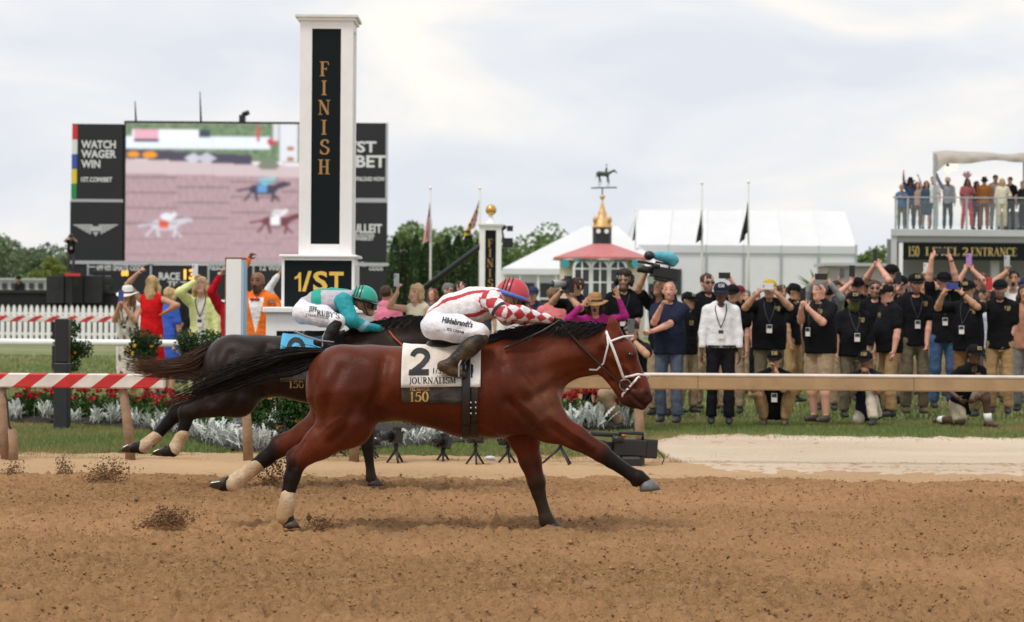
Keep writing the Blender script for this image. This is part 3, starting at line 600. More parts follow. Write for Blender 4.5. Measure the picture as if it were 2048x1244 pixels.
x0, x1 = W(470, 750, RY)[0], W(2900, 760, RY)[0]; zt = W(1600, 752, RY)[2]
rr_ = thing('track_rail', (x0, RY, 0), 'plain tan track rail running to the right edge', 'rail'); MB().box((x0, RY - .05, zt - .135), (x1, RY + .05, zt - .012), .012).build('rail_bar', tanm, rr_)
MB().box((x0, RY - .056, zt - .014), (x1, RY + .05, zt + .02), .014).build('rail_top_highlight', topm, rr_)  # lighter strip that paints the highlight along the rail top
for a, b, c, d in ((489, 792, 497, 934), (706, 800, 708, 934), (1276, 790, 1279, 934)): post_tube(a, b, c, d, RY + .02, .047, 'post', rr_)
for px_ in (820, 1395, 1826): xj_ = W(px_, 765, RY)[0]; MB().box((xj_ - .004, RY - .053, zt - .137), (xj_ + .004, RY + .053, zt - .010)).build('rail_joint', woodm, rr_)
for px_ in (2120, 2500, 2880): post_tube(px_, 780, px_, 950, RY + .02, .047, 'post', rr_)
# white tubular rail further in
Y = 31.; za = W(150, 685, Y)[2]; xa, xb = GX(-60, Y), GX(1345, Y); wr = thing('white_rail', (xa, Y, 0), 'white tubular rail in front of the spectators', 'rail')
MB().tube([(xa, Y, za), ((xa + xb) / 2, Y, za), (xb, Y, za)], .047, 12).build('rail_bar', white, wr, True)
for px in (-30, 430, 900, 1300): MB().tube([(GX(px, Y), Y + .03, -.02), (GX(px, Y), Y + .03, za)], .035, 10).build('post', white, wr, True)
# far striped rail
Y = 48.; za = W(110, 632, Y)[2]; xa, xb = GX(-60, Y), W(236, 640, Y)[0]; fr_ = thing('striped_rail', (xa, Y, 0), 'far red and white striped rail in front of the picket fence', 'rail')
MB().box((xa, Y - .05, za - .125), (xb, Y + .05, za), .01).build('rail_bar', stripe_mat('red_white_tape_far', (.76, .73, .70), (.56, .03, .03), .372, 1.6), fr_)
for px in (107, 236, -20): MB().box((GX(px, Y) - .05, Y + .06, -.02), (GX(px, Y) + .05, Y + .15, za)).build('post', blackpaint if px == 107 else white, fr_)
bp = thing('black_post', (GX(124, 26.4), 26.4, 0), 'square black steel post with wider lower sleeve behind the striped rail', 'post'); c = GX(124, 26.4); zc = W(124, 725, 26.4)[2]; zt = W(124, 637, 26.4)[2]
MB().box((c - .08, 26.32, zc), (c + .08, 26.48, zt), .012).build('upper_post', blackpaint, bp); MB().box((c - .085, 26.30, -.02), (c + .085, 26.5, zc - .003), .012).build('sleeve', mat('sleeve_black', (.016, .018, .021), .55, var=.3, vscale=10), bp)
# picket fence
Y = 78.; pf = thing('picket_fence', (GX(100, Y), Y, 0), 'white picket fence in front of the stage equipment', 'fence')
xa, xb = GX(-30, Y), GX(470, Y); zt = W(120, 610, Y)[2]; n = int((xb - xa) / .2)
pm = None
for k in range(n):
    x = xa + .2 * k; 
    if pm is None:
        pm = MB().prism([(x - .066, 0), (x + .066, 0), (x + .066, zt - .14), (x + .03, zt - .03), (x, zt), (x - .03, zt - .03), (x - .066, zt - .14)], Y - .02, Y + .02).build('picket', white, pf); first = x
    else: o = pm.copy(); COL.objects.link(o); o.parent = pf; o.location = (x - first, 0, 0); ORG[o.name] = ORG[pf.name]
for z in (.3, zt - .35): MB().box((xa, Y + .022, z), (xb, Y + .07, z + .1)).build('fence_rail', white, pf)

# ================================================================== finish post
goldl = mat('gold_letter', (.40, .225, .075), .45, metal=.2); goldy = mat('gold_yellow', (.80, .50, .09), .5)
def finish_post(label, Y, pxl, pxr, py_top, py_shaft, px_pl, px_pr, py_p0, py_p1, letters, lx, ly, lh, full=True):
    xl, xr = W(pxl, py_shaft, Y)[0], W(pxr, py_shaft, Y)[0]; w = xr - xl; cx = (xl + xr) / 2; zt = W((pxl + pxr) / 2, py_top, Y)[2]; zs = W((pxl + pxr) / 2, py_shaft, Y)[2]; t = thing('finish_post', (cx, Y + w / 2, 0), label, 'finish post')
    f0 = .07 * w / .67; y0, y1 = Y, Y + w; xa, xb = W(px_pl, 300, Y)[0], W(px_pr, 300, Y)[0]; dm = (xa + xb) / 2 - cx; xa, xb = cx - (xb - xa) / 2, cx + (xb - xa) / 2; za, zb = W(px_pl, py_p1, Y)[2], W(px_pl, py_p0, Y)[2]
    zb_ = zt - .02
    MB().box((xl + .03, y0 + .03, zs), (xr - .03, y1 - .03, zb_)).build('core', white, t)
    for nm, lo, hi in (('stile', (xl, y0, zs), (xa, y0 + .028, zb_)), ('stile', (xb, y0, zs), (xr, y0 + .028, zb_)), ('top_rail', (xa + .001, y0 + .001, zb), (xb - .001, y0 + .028, zb_)), ('bottom_rail', (xa + .001, y0 + .001, zs), (xb - .001, y0 + .028, za))): MB().box(lo, hi).build(nm, white, t)
    for nm, lo, hi in (('side_stile', (xr - .028, y0 + .03, zs), (xr, y0 + .16 * w / .67, zb_)), ('side_stile', (xr - .028, y1 - .16 * w / .67, zs), (xr, y1, zb_)), ('side_rail', (xr - .028, y0 + .16 * w / .67, zb), (xr - .001, y1 - .16 * w / .67, zb_)), ('side_rail', (xr - .028, y0 + .16 * w / .67, zs), (xr - .001, y1 - .16 * w / .67, za))): MB().box(lo, hi).build(nm, white, t)
    spn = MB().box((xa + .002, y0 + .012, za + .002), (xb - .002, y0 + .0298, zb - .002)).build('sign_panel', panelk, t)
    e = w * .09; m = MB(); m.box((xl - e * .5, y0 - e * .5, zt - .02), (xr + e * .5, y1 + e * .5, zt + .02)); m.build('neck_moulding', white, t)
    h = zt + .02; m = MB(); m.add([(xl - e, y0 - e, h + .03), (xr + e, y0 - e, h + .03), (xr + e, y1 + e, h + .03), (xl - e, y1 + e, h + .03), (xl - e, y0 - e, h), (xr + e, y0 - e, h), (xr + e, y1 + e, h), (xl - e, y1 + e, h), (cx, Y + w / 2, h + .03 + w * .07)], [(4, 7, 6, 5), (0, 4, 5, 1), (1, 5, 6, 2), (2, 6, 7, 3), (3, 7, 4, 0), (0, 1, 8), (1, 2, 8), (2, 3, 8), (3, 0, 8)]); m.build('cap', mat('cap_white', (.70, .70, .68), .6, var=.1, vscale=6), t)
    for ch, py in zip(letters, ly):
        adv, st = SERIF[ch]; hh = lh * Y / F_PX; z = W(lx, py, Y)[2]; c0 = W(lx, py, Y)[0]; c0 = cx + (c0 - cx) * .6
        flat_text('letter', ch, goldl, spn, (c0 - adv * hh * .5, y0 + .0085, z), hh, 'serif')
    return t, (xl, xr, cx, w, zs)
FY = 28.2
fp, (xl, xr, cx, w, zs) = finish_post('tall white finish post with black panel and gold letters behind the dark horse', FY, 597, 703, 38, 512, 618, 676, 57, 488, 'FINISH', 646, (152, 190, 229, 269, 308, 348), 29)
bl, br_ = W(563, 560, FY - .15)[0], W(709, 560, FY - .15)[0]; zb = W(640, 515, FY - .15)[2]; zl = W(640, 614, FY - .15)[2]; y0 = FY - .15; y1 = FY + w + .15
MB().box((bl + .03, y0 + .03, zl), (br_ - .03, y1, zb - .001)).build('base_block', white, fp); MB().box((bl - .03, y0 - .04, zb), (br_ + .03, y1 + .04, zb + .035), .01).build('base_cornice', white, fp)
for lo, hi in (((bl, y0, zl), (bl + .035, y0 + .029, zb - .002)), ((br_ - .035, y0, zl), (br_, y0 + .029, zb - .002)), ((bl + .036, y0 + .001, zb - .035), (br_ - .036, y0 + .029, zb - .002))): MB().box(lo, hi).build('base_frame', white, fp)
spn = MB().box((bl + .036, y0 + .012, zl + .002), (br_ - .036, y0 + .0295, zb - .036)).build('sign_panel', panelk, fp)
MB().box((br_ - .0285, y0 + .13, zl + .08), (br_ + .002, y1 - .1, zb - .09)).build('side_panel', mat('light_panel', (.62, .62, .60), .5), fp)
q1 = lambda a, b: (W(589 + 13 * a, 583 - 38 * b, y0)[0], W(640, 583 - 38 * b, y0)[2])
MB().prism([q1(.62, 0), q1(1.0, 0), q1(1.0, 1), q1(.68, 1), q1(.45, .84), q1(.0, .74), q1(.0, .62), q1(.62, .72)], y0 + .0085, y0 + .0125).build('letter', goldy, spn)
for ch_, px_, pw in (('/', 604, 19), ('S', 626, 29), ('T', 658, 29)):
    z = W(640, 583, y0)[2]; x = W(px_, 580, y0)[0]; flat_text('letter', ch_, goldy, spn, (x, y0 + .0085, z), 38 * y0 / F_PX, 'sans', .025, width=pw * y0 / F_PX)
pl_, pr_ = W(532, 640, FY - .35)[0], W(735, 640, FY - .35)[0]; MB().box((pl_ - .04, FY - .42, zl - .075), (pr_ + .04, y1 + .3, zl - .004), .012).build('ledge', white, fp)
zk = W(600, 662, FY - .35)[2]; MB().box((pl_, FY - .32, -.02), (pr_, y1 + .22, zl - .078)).build('podium', white, fp)
for lo, hi in (((pl_, FY - .352, -.02), (pl_ + .13, FY - .322, zl - .08)), ((pr_ - .13, FY - .352, -.02), (pr_, FY - .322, zl - .08)), ((pl_ + .131, FY - .351, zk), (pr_ - .131, FY - .322, zl - .08))): MB().box(lo, hi).build('podium_frame', white, fp)
MB().box((pl_ + .132, FY - .338, .12), (pr_ - .132, FY - .3215, zk - .003)).build('podium_panel', panelk, fp)
# second post with a gold ball, further off
FY2 = 55.; fp2, (xl2, xr2, cx2, w2, zs2) = finish_post('short white finish post topped by a gold ball beside the jockey in red', FY2, 959, 1002, 452, 592, 969, 991, 460, 596, 'FINISH', 980, (494, 514, 534, 554, 574, 592), 16)
MB().box((xl2, FY2 + .002, -.02), (xr2, FY2 + w2, zs2 - .002)).build('lower_shaft', white, fp2); zt = W(980, 452, FY2)[2]
zb2 = W(980, 419, FY2)[2]; MB().ball((cx2, FY2 + w2 / 2, zb2), .135, 20, 14).build('gold_ball', mat('gold_leaf', (.62, .36, .09), .35, metal=.7), fp2, True); MB().lathe((cx2, FY2 + w2 / 2, zt), [(.14, .0), (.10, .12), (.05, .18), (.05, zb2 - zt - .1)], 12).build('ball_stand', white, fp2, True)
# white upright signboard in front of the orange suit
SY = 26.2; xa, xb = W(452, 590, SY)[0], W(483, 590, SY)[0]; zt = W(470, 518, SY)[2]; sb_ = thing('signboard', (xa, SY, 0), 'tall narrow white signboard with pale blue edge beside the man in orange', 'sign')
MB().box((xa, SY, -.02), (xb, SY + .40, zt), .008).build('board', white, sb_); MB().box((xb + .001, SY + .012, -.02), (xb + .02, SY + .39, zt - .02)).build('blue_edge', mat('pale_blue', (.36, .55, .72), .5), sb_); MB().box((xa - .014, SY + .002, zt + .001), (xb + .012, SY + .41, zt + .02)).build('top_trim', woodm, sb_); MB().box((xa - .014, SY + .01, -.02), (xa - .001, SY + .39, zt)).build('side_trim', woodm, sb_)
# grey utility box in the bed
UY = 24.7; xa, xb = W(440, 830, UY)[0], W(486, 830, UY)[0]; z0, z1 = W(460, 848, UY)[2], W(460, 818, UY)[2]; ub = thing('utility_box', (xa, UY, 0), 'grey metal utility box on legs in the flower bed', 'box'); greym = mat('grey_metal', (.42, .44, .46), .45, metal=.3, var=.12, vscale=8)
ubh = MB().box((xa, UY, z0), (xb, UY + .2, z1), .012).build('housing', greym, ub)
for x in (xa - .02, xb - .03): MB().box((x, UY + .05, .02), (x + .05, UY + .1, z1 - .02)).build('leg', greym, ub)
MB().box((xa + .1, UY - .012, z1 - .07), (xa + .15, UY - .001, z1 - .02)).build('red_label', mat('red_label', (.6, .03, .03), .5), ub)
for k in range(3): MB().ball((xa + .05 + .07 * k, UY - .002, z0 + .05), .008, 8, 5).build('bolt', blackpaint, ubh)
# ================================================================== scoreboard with the big screen
BY = 95.
def bx_(px0, py0, px1, py1, Y, d, name, m, parent, bev=0., dy=0.):
    a, b = W(px0, py1, Y), W(px1, py0, Y); zc = (W(px0, py0, Y)[2] + W(px1, py0, Y)[2]) / 2; z0 = (W(px0, py1, Y)[2] + W(px1, py1, Y)[2]) / 2
    return MB().box((a[0], Y + dy, z0), (b[0], Y + dy + d, zc), bev).build(name, m, parent)
sbd = thing('scoreboard', (GX(450, BY), BY + 1, 0), 'big scoreboard with a lit video screen between black advertising boards', 'scoreboard')
boardk = mat('board_black', (.010, .011, .013), .5, var=.2, vscale=.6); trimg = mat('trim_grey', (.45, .46, .48), .5); lw = mat('board_white', (.72, .72, .73), .6); lo_ = mat('led_orange', (.5, .25, .05), .5, emit=(1., .42, .06), estr=1.3)
bx_(246, 243, 692, 528, BY, .7, 'screen_frame', boardk, sbd, dy=.02)
# lit picture: a replay of the race seen on the screen
nx, ny = 230, 146; xs = np.linspace(0, 1, nx); ys = np.linspace(0, 1, ny); XX, YY = np.meshgrid(xs, ys, indexing='ij'); img = np.zeros((nx, ny, 3)); img[:] = (.44, .30, .325)
def put(mask, c): img[mask] = c
nzs = noise2(nx, ny, .01, .06, 5, 2.); img *= (1 + .05 * nzs)[..., None]
ln = YY - .07 * XX
put(YY < .36 + .03 * XX, (.62, .50, .52)); put(YY < .26 + .05 * XX, (.86, .80, .84)); put(YY < .24 + .05 * XX, (.16, .24, .13)); img[(YY < .24)] *= (1 + .15 * noise2(nx, ny, .01, .08, 6))[YY < .24][:, None]
put((ln > .185) & (ln < .255) & (XX < .58), (.07, .06, .10)); put((np.hypot((XX - .035) / .03, (YY - .225) / .022) < 1) | (np.hypot((XX - .11) / .035, (YY - .228) / .024) < 1), (.85, .32, .02)); put((np.abs(XX - .31) + np.abs(YY - .25) * 1.2 < .045), (.6, .6, .66)); put((np.abs(XX - .37) + np.abs(YY - .25) * 1.2 < .05), (.55, .55, .62))
put((YY > .095) & (YY < .185) & (XX < .66), (.80, .84, .93)); put((YY > .045) & (YY < .10) & (XX < .34) & (XX > .03), (.90, .90, .92)); put((YY > .045) & (YY < .115) & (XX > .035) & (XX < .15), (.80, .42, .52)); put((YY > .115) & (YY < .135) & (XX > .035) & (XX < .15), (.04, .04, .06))
put((YY > .045) & (YY < .10) & (XX > .335) & (XX < .385), (.05, .06, .10)); put((XX > .705) & (XX < .79) & (YY < .27), (.75, .75, .82)); put((XX > .74) & (XX < .77) & (YY > .16) & (YY < .19), (.40, .16, .03)); put((XX > .74) & (XX < .77) & (YY > .24) & (YY < .265), (.40, .16, .03)); put((XX > .60) & (XX < .615) & (YY < .13) & (YY > .02), (.60, .08, .10)); put((np.hypot(XX - .67, (YY - .13) * .8) < .022), (.55, .06, .10)); put((XX > .675) & (XX < .70) & (YY < .12), (.7, .7, .75)); put((np.hypot((XX - .655) / .05, (YY - .30) / .035) < 1) & (YY < .33), (.20, .22, .17))
for hx, hy, bc, clo, jc in ((.18, .73, (.62, .60, .66), (.75, .12, .08), (.75, .78, .85)), (.63, .47, (.05, .04, .07), (.12, .32, .60), (.25, .55, .62)), (.69, .70, (.16, .04, .05), (.85, .85, .92), (.80, .76, .80))):
    s = 1.0
    put(np.hypot((XX - hx) / .066, (YY - hy) / .040) < 1, bc); put(np.abs((YY - hy + .012) + (XX - hx - .05) * .55) < .022 * ((XX > hx + .04) & (XX < hx + .10)), bc); put(np.hypot((XX - hx - .105) / .024, (YY - hy + .038) / .017) < 1, bc)
    for lx0, sl_, ly0 in ((-.05, -.55, .085), (-.035, .15, .088), (.04, .55, .085), (.05, -.1, .09)): put((np.abs((XX - hx - lx0) - (YY - hy - .02) * sl_) < .0065) & (YY > hy + .01) & (YY < hy + ly0), bc)
    put((np.abs(XX - hx + .004) < .022) & (np.abs(YY - hy + .004) < .030), clo); put(np.hypot((XX - hx - .012) / .032, (YY - hy + .058) / .026) < 1, jc); put(np.hypot((XX - hx - .045) / .012, (YY - hy + .075) / .015) < 1, jc); put((np.abs((YY - hy + .006) - (hx - XX - .06) * .3) < .008) & (XX < hx - .055) & (XX > hx - .12), bc)
mod = (np.abs(((YY * 9 + (np.floor(XX * 4.2) * .37)) % 1) - .5) < .05) & (YY > .38); img[mod] *= .62
for gx in (.24, .4, .55, .7): img[np.abs(XX - gx) < .004] *= .95
for _ in range(3): img = (img + np.roll(img, 1, 0) + np.roll(img, -1, 0) + np.roll(img, 1, 1) + np.roll(img, -1, 1)) / 5
pa, pb = W(250, 524, BY), W(688, 249, BY); V = np.stack([pa[0] + XX * (pb[0] - pa[0]), np.full_like(XX, BY), pb[2] - YY * (pb[2] - pa[2])], -1).reshape(-1, 3)
i = np.arange(nx - 1)[:, None] * ny + np.arange(ny - 1)[None]
m = bpy.data.materials.new('video_picture'); m.use_nodes = True; t = m.node_tree; b = t.nodes['Principled BSDF']; vc = t.nodes.new('ShaderNodeVertexColor'); vc.layer_name = 'Col'; b.inputs['Base Color'].default_value = (.01, .01, .01, 1); t.links.new(vc.outputs[0], b.inputs['Emission Color']); b.inputs['Emission Strength'].default_value = .78; b.inputs['Roughness'].default_value = .5
scr = mk('screen', V, np.stack([i, i + 1, i + ny + 1, i + ny], -1).reshape(-1, 4), m, sbd, False, img.reshape(-1, 3))
flat_text('screen_number', '13', mat('screen_white', (.8, .8, .85), .5, emit=(.8, .82, .9), estr=.8), sbd, W(369, 283, BY) - (0, .03, 0), 15 * BY / F_PX)
ADV = [bx_(*r, BY, .5, nm, boardk, sbd, dy=-.05) for nm, r in (('advert_board', (144, 248, 246, 398)), ('advert_board', (140, 404, 246, 523)), ('advert_board', (692, 246, 774, 396)), ('advert_board', (692, 405, 774, 523)))]
for r in ((141, 398.5, 246, 403), (692, 396.5, 775, 404), (140, 523.5, 778, 530), (771, 246, 776, 396)): bx_(*r, BY, .3, 'trim', trimg, sbd, dy=-.08)
for k, (c, n_) in enumerate((((.62, .03, .03), 'red'), ((.75, .75, .75), 'white'), ((.04, .09, .42), 'blue'), ((.75, .58, .04), 'yellow'), ((.02, .25, .08), 'green'))): bx_(145 - k * .6, 250 + 29.4 * k, 156 - k * .6, 279 + 29.4 * k, BY, .02, 'colour_bar', mat('bar_' + n_, c, .6), sbd, dy=-.072)
def T(txt, px, py, h, w, m=lw, dy=-.075, bold=.03): flat_text('lettering', txt, m, TOT if py > 525 else ADV[(2 if px > 600 else 0) + (py > 400)], W(px, py, BY) + (0, dy, 0), h * BY / F_PX, 'sans', bold, width=w * BY / F_PX)
TOT = bx_(140, 531, 778, 600, BY, .4, 'totals_board', boardk, sbd, dy=-.02)
T('WATCH', 163, 297, 15, 69); T('WAGER', 163, 316, 15, 70); T('WIN', 163, 336, 15, 38); T('1ST.COM/BET', 163, 364, 9, 62)
T('1/ST', 692, 305, 21, 61); T('BET', 712, 335, 23, 60); T('DOWNLOAD NOW', 694, 362, 8, 76); T('BULLEIT', 694, 466, 17, 70); T('FRONTIER', 706, 473, 5, 44); T('WHISKEY', 706, 481, 7, 42)

m = MB(); q = lambda px, py: tuple(W(px, py, BY)[[0, 2]])
for s in (-1, 1):
    for k in range(5):
        t0 = k / 5; xa = 192 + s * (6 + 1 * k); xb = 192 + s * (46 - 7.5 * k)
        m.prism([q(xa, 449 + 4.2 * k), q(xb, 449 + 4.2 * k), q(xb - s * 5, 452.2 + 4.2 * k), q(xa, 452.2 + 4.2 * k)][::s], BY - .078, BY - .066)
m.prism([q(180, 453), q(204, 453), q(202, 462), q(182, 462)][::-1], BY - .082, BY - .068); m.prism([q(186, 464), q(198, 464), q(192, 473)][::-1], BY - .078, BY - .068); m.build('winged_badge', mat('badge_silver', (.5, .5, .5), .5), ADV[1])
# totals strip below
T('APPROXIMATE ODDS', 190, 541, 10, 98, dy=-.04); T('RACE', 318, 560, 14, 42, dy=-.04); T('13', 368, 559, 19, 22, lo_, dy=-.04); T('RESULTS', 418, 540, 10, 50, dy=-.04); T('12 WIN', 520, 541, 10, 46, dy=-.04); T('1', 436, 558, 13, 5, dy=-.04); T('TIME', 335, 572, 9, 38, dy=-.04); T('ODDS', 738, 541, 8, 28, dy=-.04); T('88', 243, 552, 10, 14, lo_, dy=-.04)
for px in (300, 415, 505): bx_(px, 531, px + 4, 600, BY, .05, 'divider', trimg, sbd, dy=-.075)
for px, py in ((270, 202), (400, 183)): MB().tube([W(px + 2, 245, BY + .3), W(px, py, BY + .3)], [.05, .02], 6).build('antenna', blackpaint, sbd, True)
for px in (160, 300, 480, 640, 760): MB().tube([(GX(px, BY + .4), BY + .4, -.02), (GX(px, BY + .4), BY + .4, 3.4)], .12, 8).build('leg', trimg, sbd, True)
tcam = thing('roof_camera', W(488, 244, BY + .3), 'black broadcast camera mounted on top of the video screen', 'camera'); MB().box(W(478, 243, BY + .2) - (.0, 0, .0), W(492, 231, BY + .6)).build('camera_housing', blackpaint, tcam); MB().tube([W(486, 229, BY + .3), W(497, 225, BY + .2)], .11, 8).build('lens_hood', blackpaint, tcam); MB().tube([W(487, 246, BY + .4), W(487, 226, BY + .4)], .05, 6).build('stand', blackpaint, tcam)

# ================================================================== stage and equipment at the left
EY = 88.; stm = mat('stage_black', (.012, .013, .015), .6, var=.3, vscale=1.5)
stg = thing('stage', (GX(100, EY), EY, 0), 'low black stage behind the picket fence', 'stage'); xa, xb = GX(-60, EY), GX(240, EY); zt = W(100, 580, EY)[2]
MB().box((xa, EY + .3, zt - .12), (xb, EY + 4, zt)).build('deck', stm, stg); MB().box((xa, EY + .35, -.02), (xb, EY + .42, zt - .121)).build('skirt', mat('stage_cloth', (.010, .010, .012), .9), stg)
for k in range(6): x = xa + .1 + (xb - xa - .3) * k / 5; MB().box((x, EY + .45, -.02), (x + .1, EY + .55, zt - .121)).build('leg', trimg, stg)
for k, px in enumerate((92, 130, 168)):
    t = thing('loudspeaker', (GX(px + 19, EY), EY, zt), f'black square loudspeaker, {["left", "middle", "right"][k]} of three on the stage', 'loudspeaker', 'loudspeakers on the stage'); bx_(px, 551, px + 36.5, 607, EY, .3, 'cabinet', stm, t, .02);
    g = W(px + 18, 568, EY); MB().tube([g + (0, -.012, 0), g + (0, .02, 0)], [.20, .16], 16).build('grille', mat('speaker_grille', (.022, .022, .024), .8), t)
rk = thing('equipment_rack', (GX(196, EY), EY, 0), 'black steel equipment rack beside the loudspeakers', 'rack')
for px in (176, 192, 208, 224): MB().tube([(GX(px, EY + .6), EY + .6, -.02), W(px, 528, EY + .6)], .035, 6).build('upright', trimg if px == 176 else blackpaint, rk)
for py in (534, 552, 570): MB().tube([W(176, py, EY + .6), W(224, py, EY + .6)], .03, 6).build('cross_bar', trimg, rk)
bx_(180, 540, 222, 548, EY, .4, 'equipment_case', stm, rk, .02, .45); bx_(184, 556, 220, 569, EY, .4, 'equipment_case', stm, rk, .02, .45)
plat = thing('camera_platform', (GX(145, EY), EY, 0), 'narrow photographer platform with a red edge on a black post', 'platform'); za = W(140, 548, EY - .6)[2]; x = GX(140, EY - .6); MB().box((x - .45, EY - .9, za - .06), (x + .45, EY - .2, za)).build('deck', stm, plat); MB().box((x - .15, EY - .93, za - .08), (x + .45, EY - .901, za + .02)).build('red_edge', mat('red_label', (.6, .03, .03), .5), plat); MB().box((x - .07, EY - .6, -.02), (x + .07, EY - .46, za - .061)).build('post', blackpaint, plat)
lowb = thing('low_building', (GX(40, 140), 140, 0), 'long low white building under the trees at far left', 'building'); bx_(-60, 560, 92, 582, 140, 3, 'wall', mat('pale_wall', (.55, .55, .54), .8, var=.1, vscale=1), lowb); bx_(-62, 556, 94, 560, 139.8, 3.4, 'roof', trimg, lowb)
for k in range(8): bx_(-50 + 18 * k, 566, -40 + 18 * k, 578, 139.9, .06, 'window', mat('dark_window', (.03, .035, .04), .2), lowb)

# ================================================================== tents and cupola house
tentm = mat('tent_fabric', (.80, .81, .83), .7, var=.03, vscale=.6, transl=.2); tentw = mat('tent_wall', (.72, .73, .75), .75, var=.04, vscale=1.)
TY = 125.
lt = thing('marquee', (GX(1490, TY), TY, 0), 'long white marquee tent behind the flagpoles', 'tent'); p = lambda px, py, y: W(px, py, y)
e0, e1 = p(1262, 491, TY), p(1712, 491, TY); r0, r1 = p(1275, 421, TY + 5), p(1690, 421, TY + 5); e0[2] = e1[2] = (e0[2] + e1[2]) / 2; r0[2] = r1[2] = (r0[2] + r1[2]) / 2; zev = e0[2]
nb = 6
for k in range(nb):
    a, b = k / nb, (k + 1) / nb; fa, fb, ra, rb = e0 + (e1 - e0) * a, e0 + (e1 - e0) * b, r0 + (r1 - r0) * a, r0 + (r1 - r0) * b; back = np.array((0, 10., 0)); md = (fa + fb + ra + rb) / 4 - (0, 0, .06)
    fa_, fb_ = fa + back, fb + back; mk('roof_panel', [fa, fb, rb, ra, fa_, fb_, md], [(0, 1, 6), (1, 2, 6), (2, 3, 6), (3, 0, 6), (3, 2, 5, 4)], tentm, lt)
    MB().tube([fa + (0, -.02, .0), ra + (0, -.02, .03)], .05, 6).build('seam', tentw, lt)
    MB().box((fa[0] + .03, TY + .05, -.02), (fb[0] - .03, TY + .09, zev - .42)).build('wall_panel', tentw, lt); MB().tube([(fa[0], TY, -.02), (fa[0], TY, zev)], .06, 8).build('pole', greym, lt)
mk('gable', [e1, e1 + (0, 10, 0), r1], [(0, 1, 2)], tentm, lt); mk('gable', [e0, e0 + (0, 10, 0), r0], [(0, 2, 1)], tentm, lt)
MB().box((e0[0], TY - .05, zev - .42), (e1[0], TY + .02, zev)).build('valance', mat('valance', (.62, .63, .66), .7), lt); MB().tube([(e1[0], TY, -.02), (e1[0], TY, zev + .1)], .07, 8).build('pole', greym, lt)
for px in (1322, 1345): bx_(px, 538, px + 18, 590, TY, .05, 'door', mat('dark_window', (.03, .035, .04), .2), lt, dy=-.02)
pt = thing('peaked_tent', (GX(1150, 118), 118, 0), 'white peaked tent behind the cupola house', 'tent'); A = p(1170, 452, 123); B = p(1004, 538, 116); C_ = p(1330, 538, 116); B[2] = C_[2] = (B[2] + C_[2]) / 2; D_, E_ = B + (0, 14, 0), C_ + (0, 14, 0); A2 = p(1235, 452, 123)
mk('roof', [B, C_, A2, A, D_, E_], [(0, 1, 2, 3), (1, 5, 2), (4, 0, 3), (5, 4, 3, 2)], tentm, pt); MB().box((B[0], 116., B[2] - .3), (C_[0], 116.06, B[2])).build('valance', tentw, pt)
for k in range(10): x = B[0] + (C_[0] - B[0]) * k / 9; MB().box((x - .05, 116.1, -.02), (x + .05, 116.2, B[2] - .1)).build('post', white, pt)
for k in range(9):
    x = B[0] + (C_[0] - B[0]) * k / 9; MB().box((x + .12, 116.35, .9), (x + .75, 116.4, 2.6)).build('window', mat('dark_window', (.03, .035, .04), .2), pt); MB().box((x + .06, 116.12, 1.75), (x + .84, 116.18, 1.83)).build('glazing_bar', white, pt)
MB().box((B[0], 116.42, -.02), (C_[0], 116.6, B[2])).build('wall', tentw, pt)
CY = 100.
ch = thing('cupola_house', (GX(1205, CY), CY + 2, 0), 'small cream pavilion with red roof, gold cupola and horse weathervane', 'building')
cream = mat('cream_wall', (.66, .58, .46), .75, var=.06, vscale=2); redr = mat('red_roof', (.50, .165, .165), .6, var=.12, vscale=3); tealm = mat('teal_paint', (.05, .33, .38), .6); domeg = mat('cupola_gold', (.66, .42, .16), .45, metal=.25)
cxp = GX(1206, CY); R8 = (W(1290, 520, CY)[0] - W(1120, 520, CY)[0]) / 2; yc = CY + R8
def octo(r, rot=pi / 8): return [(cxp + r * cos(rot + k * pi / 4), yc + r * sin(rot + k * pi / 4)) for k in range(8)]
zev = W(1206, 513, CY)[2]; zr = W(1206, 488, CY + R8)[2]; rr = R8 / cos(pi / 8)
m = MB(); o8 = octo(rr); v = [(x, y, -.02) for x, y in o8] + [(x, y, zev) for x, y in o8]; m.add(v, [(k, (k + 1) % 8, 8 + (k + 1) % 8, 8 + k) for k in range(8)]); m.build('wall', cream, ch)
o8 = octo(rr * 1.16); i8 = octo(rr * .24); zb_ = zev - .02
for k in range(8): j = (k + 1) % 8; mk('roof_panel', [(*o8[k], zb_), (*o8[j], zb_), (*i8[j], zr), (*i8[k], zr), (*o8[k], zb_ - .1), (*o8[j], zb_ - .1)], [(0, 1, 2, 3), (4, 5, 1, 0)], redr, ch)
MB().lathe((cxp, yc, zb_ - .13), [(rr * 1.12, 0), (rr * 1.12, .03)], 8).build('soffit', white, ch)
drum = mat('drum_dark', (.02, .022, .026), .5); q = lambda py: W(1206, py, yc)[2]; u_ = yc / F_PX
MB().lathe((cxp, yc, q(489)), [(19 * u_, 0), (19 * u_, q(456) - q(489))], 8).build('cupola_drum', drum, ch)
for s in (-1, 1): c = np.array((cxp + s * 8 * u_, yc - 19 * u_ * .98, q(463))); MB().tube([c, c + (0, -.03, 0)], 4.6 * u_, 14).build('round_window', white, ch)
MB().lathe((cxp, yc, q(456)), [(20 * u_, 0), (20 * u_, 3 * u_), (18 * u_, 5 * u_), (18 * u_, 14 * u_), (14 * u_, 17 * u_), (9 * u_, 20 * u_), (9 * u_, 30 * u_), (7 * u_, 33 * u_), (3 * u_, 46 * u_), (1.2 * u_, 58 * u_)], 16).build('cupola_dome', domeg, ch, True)
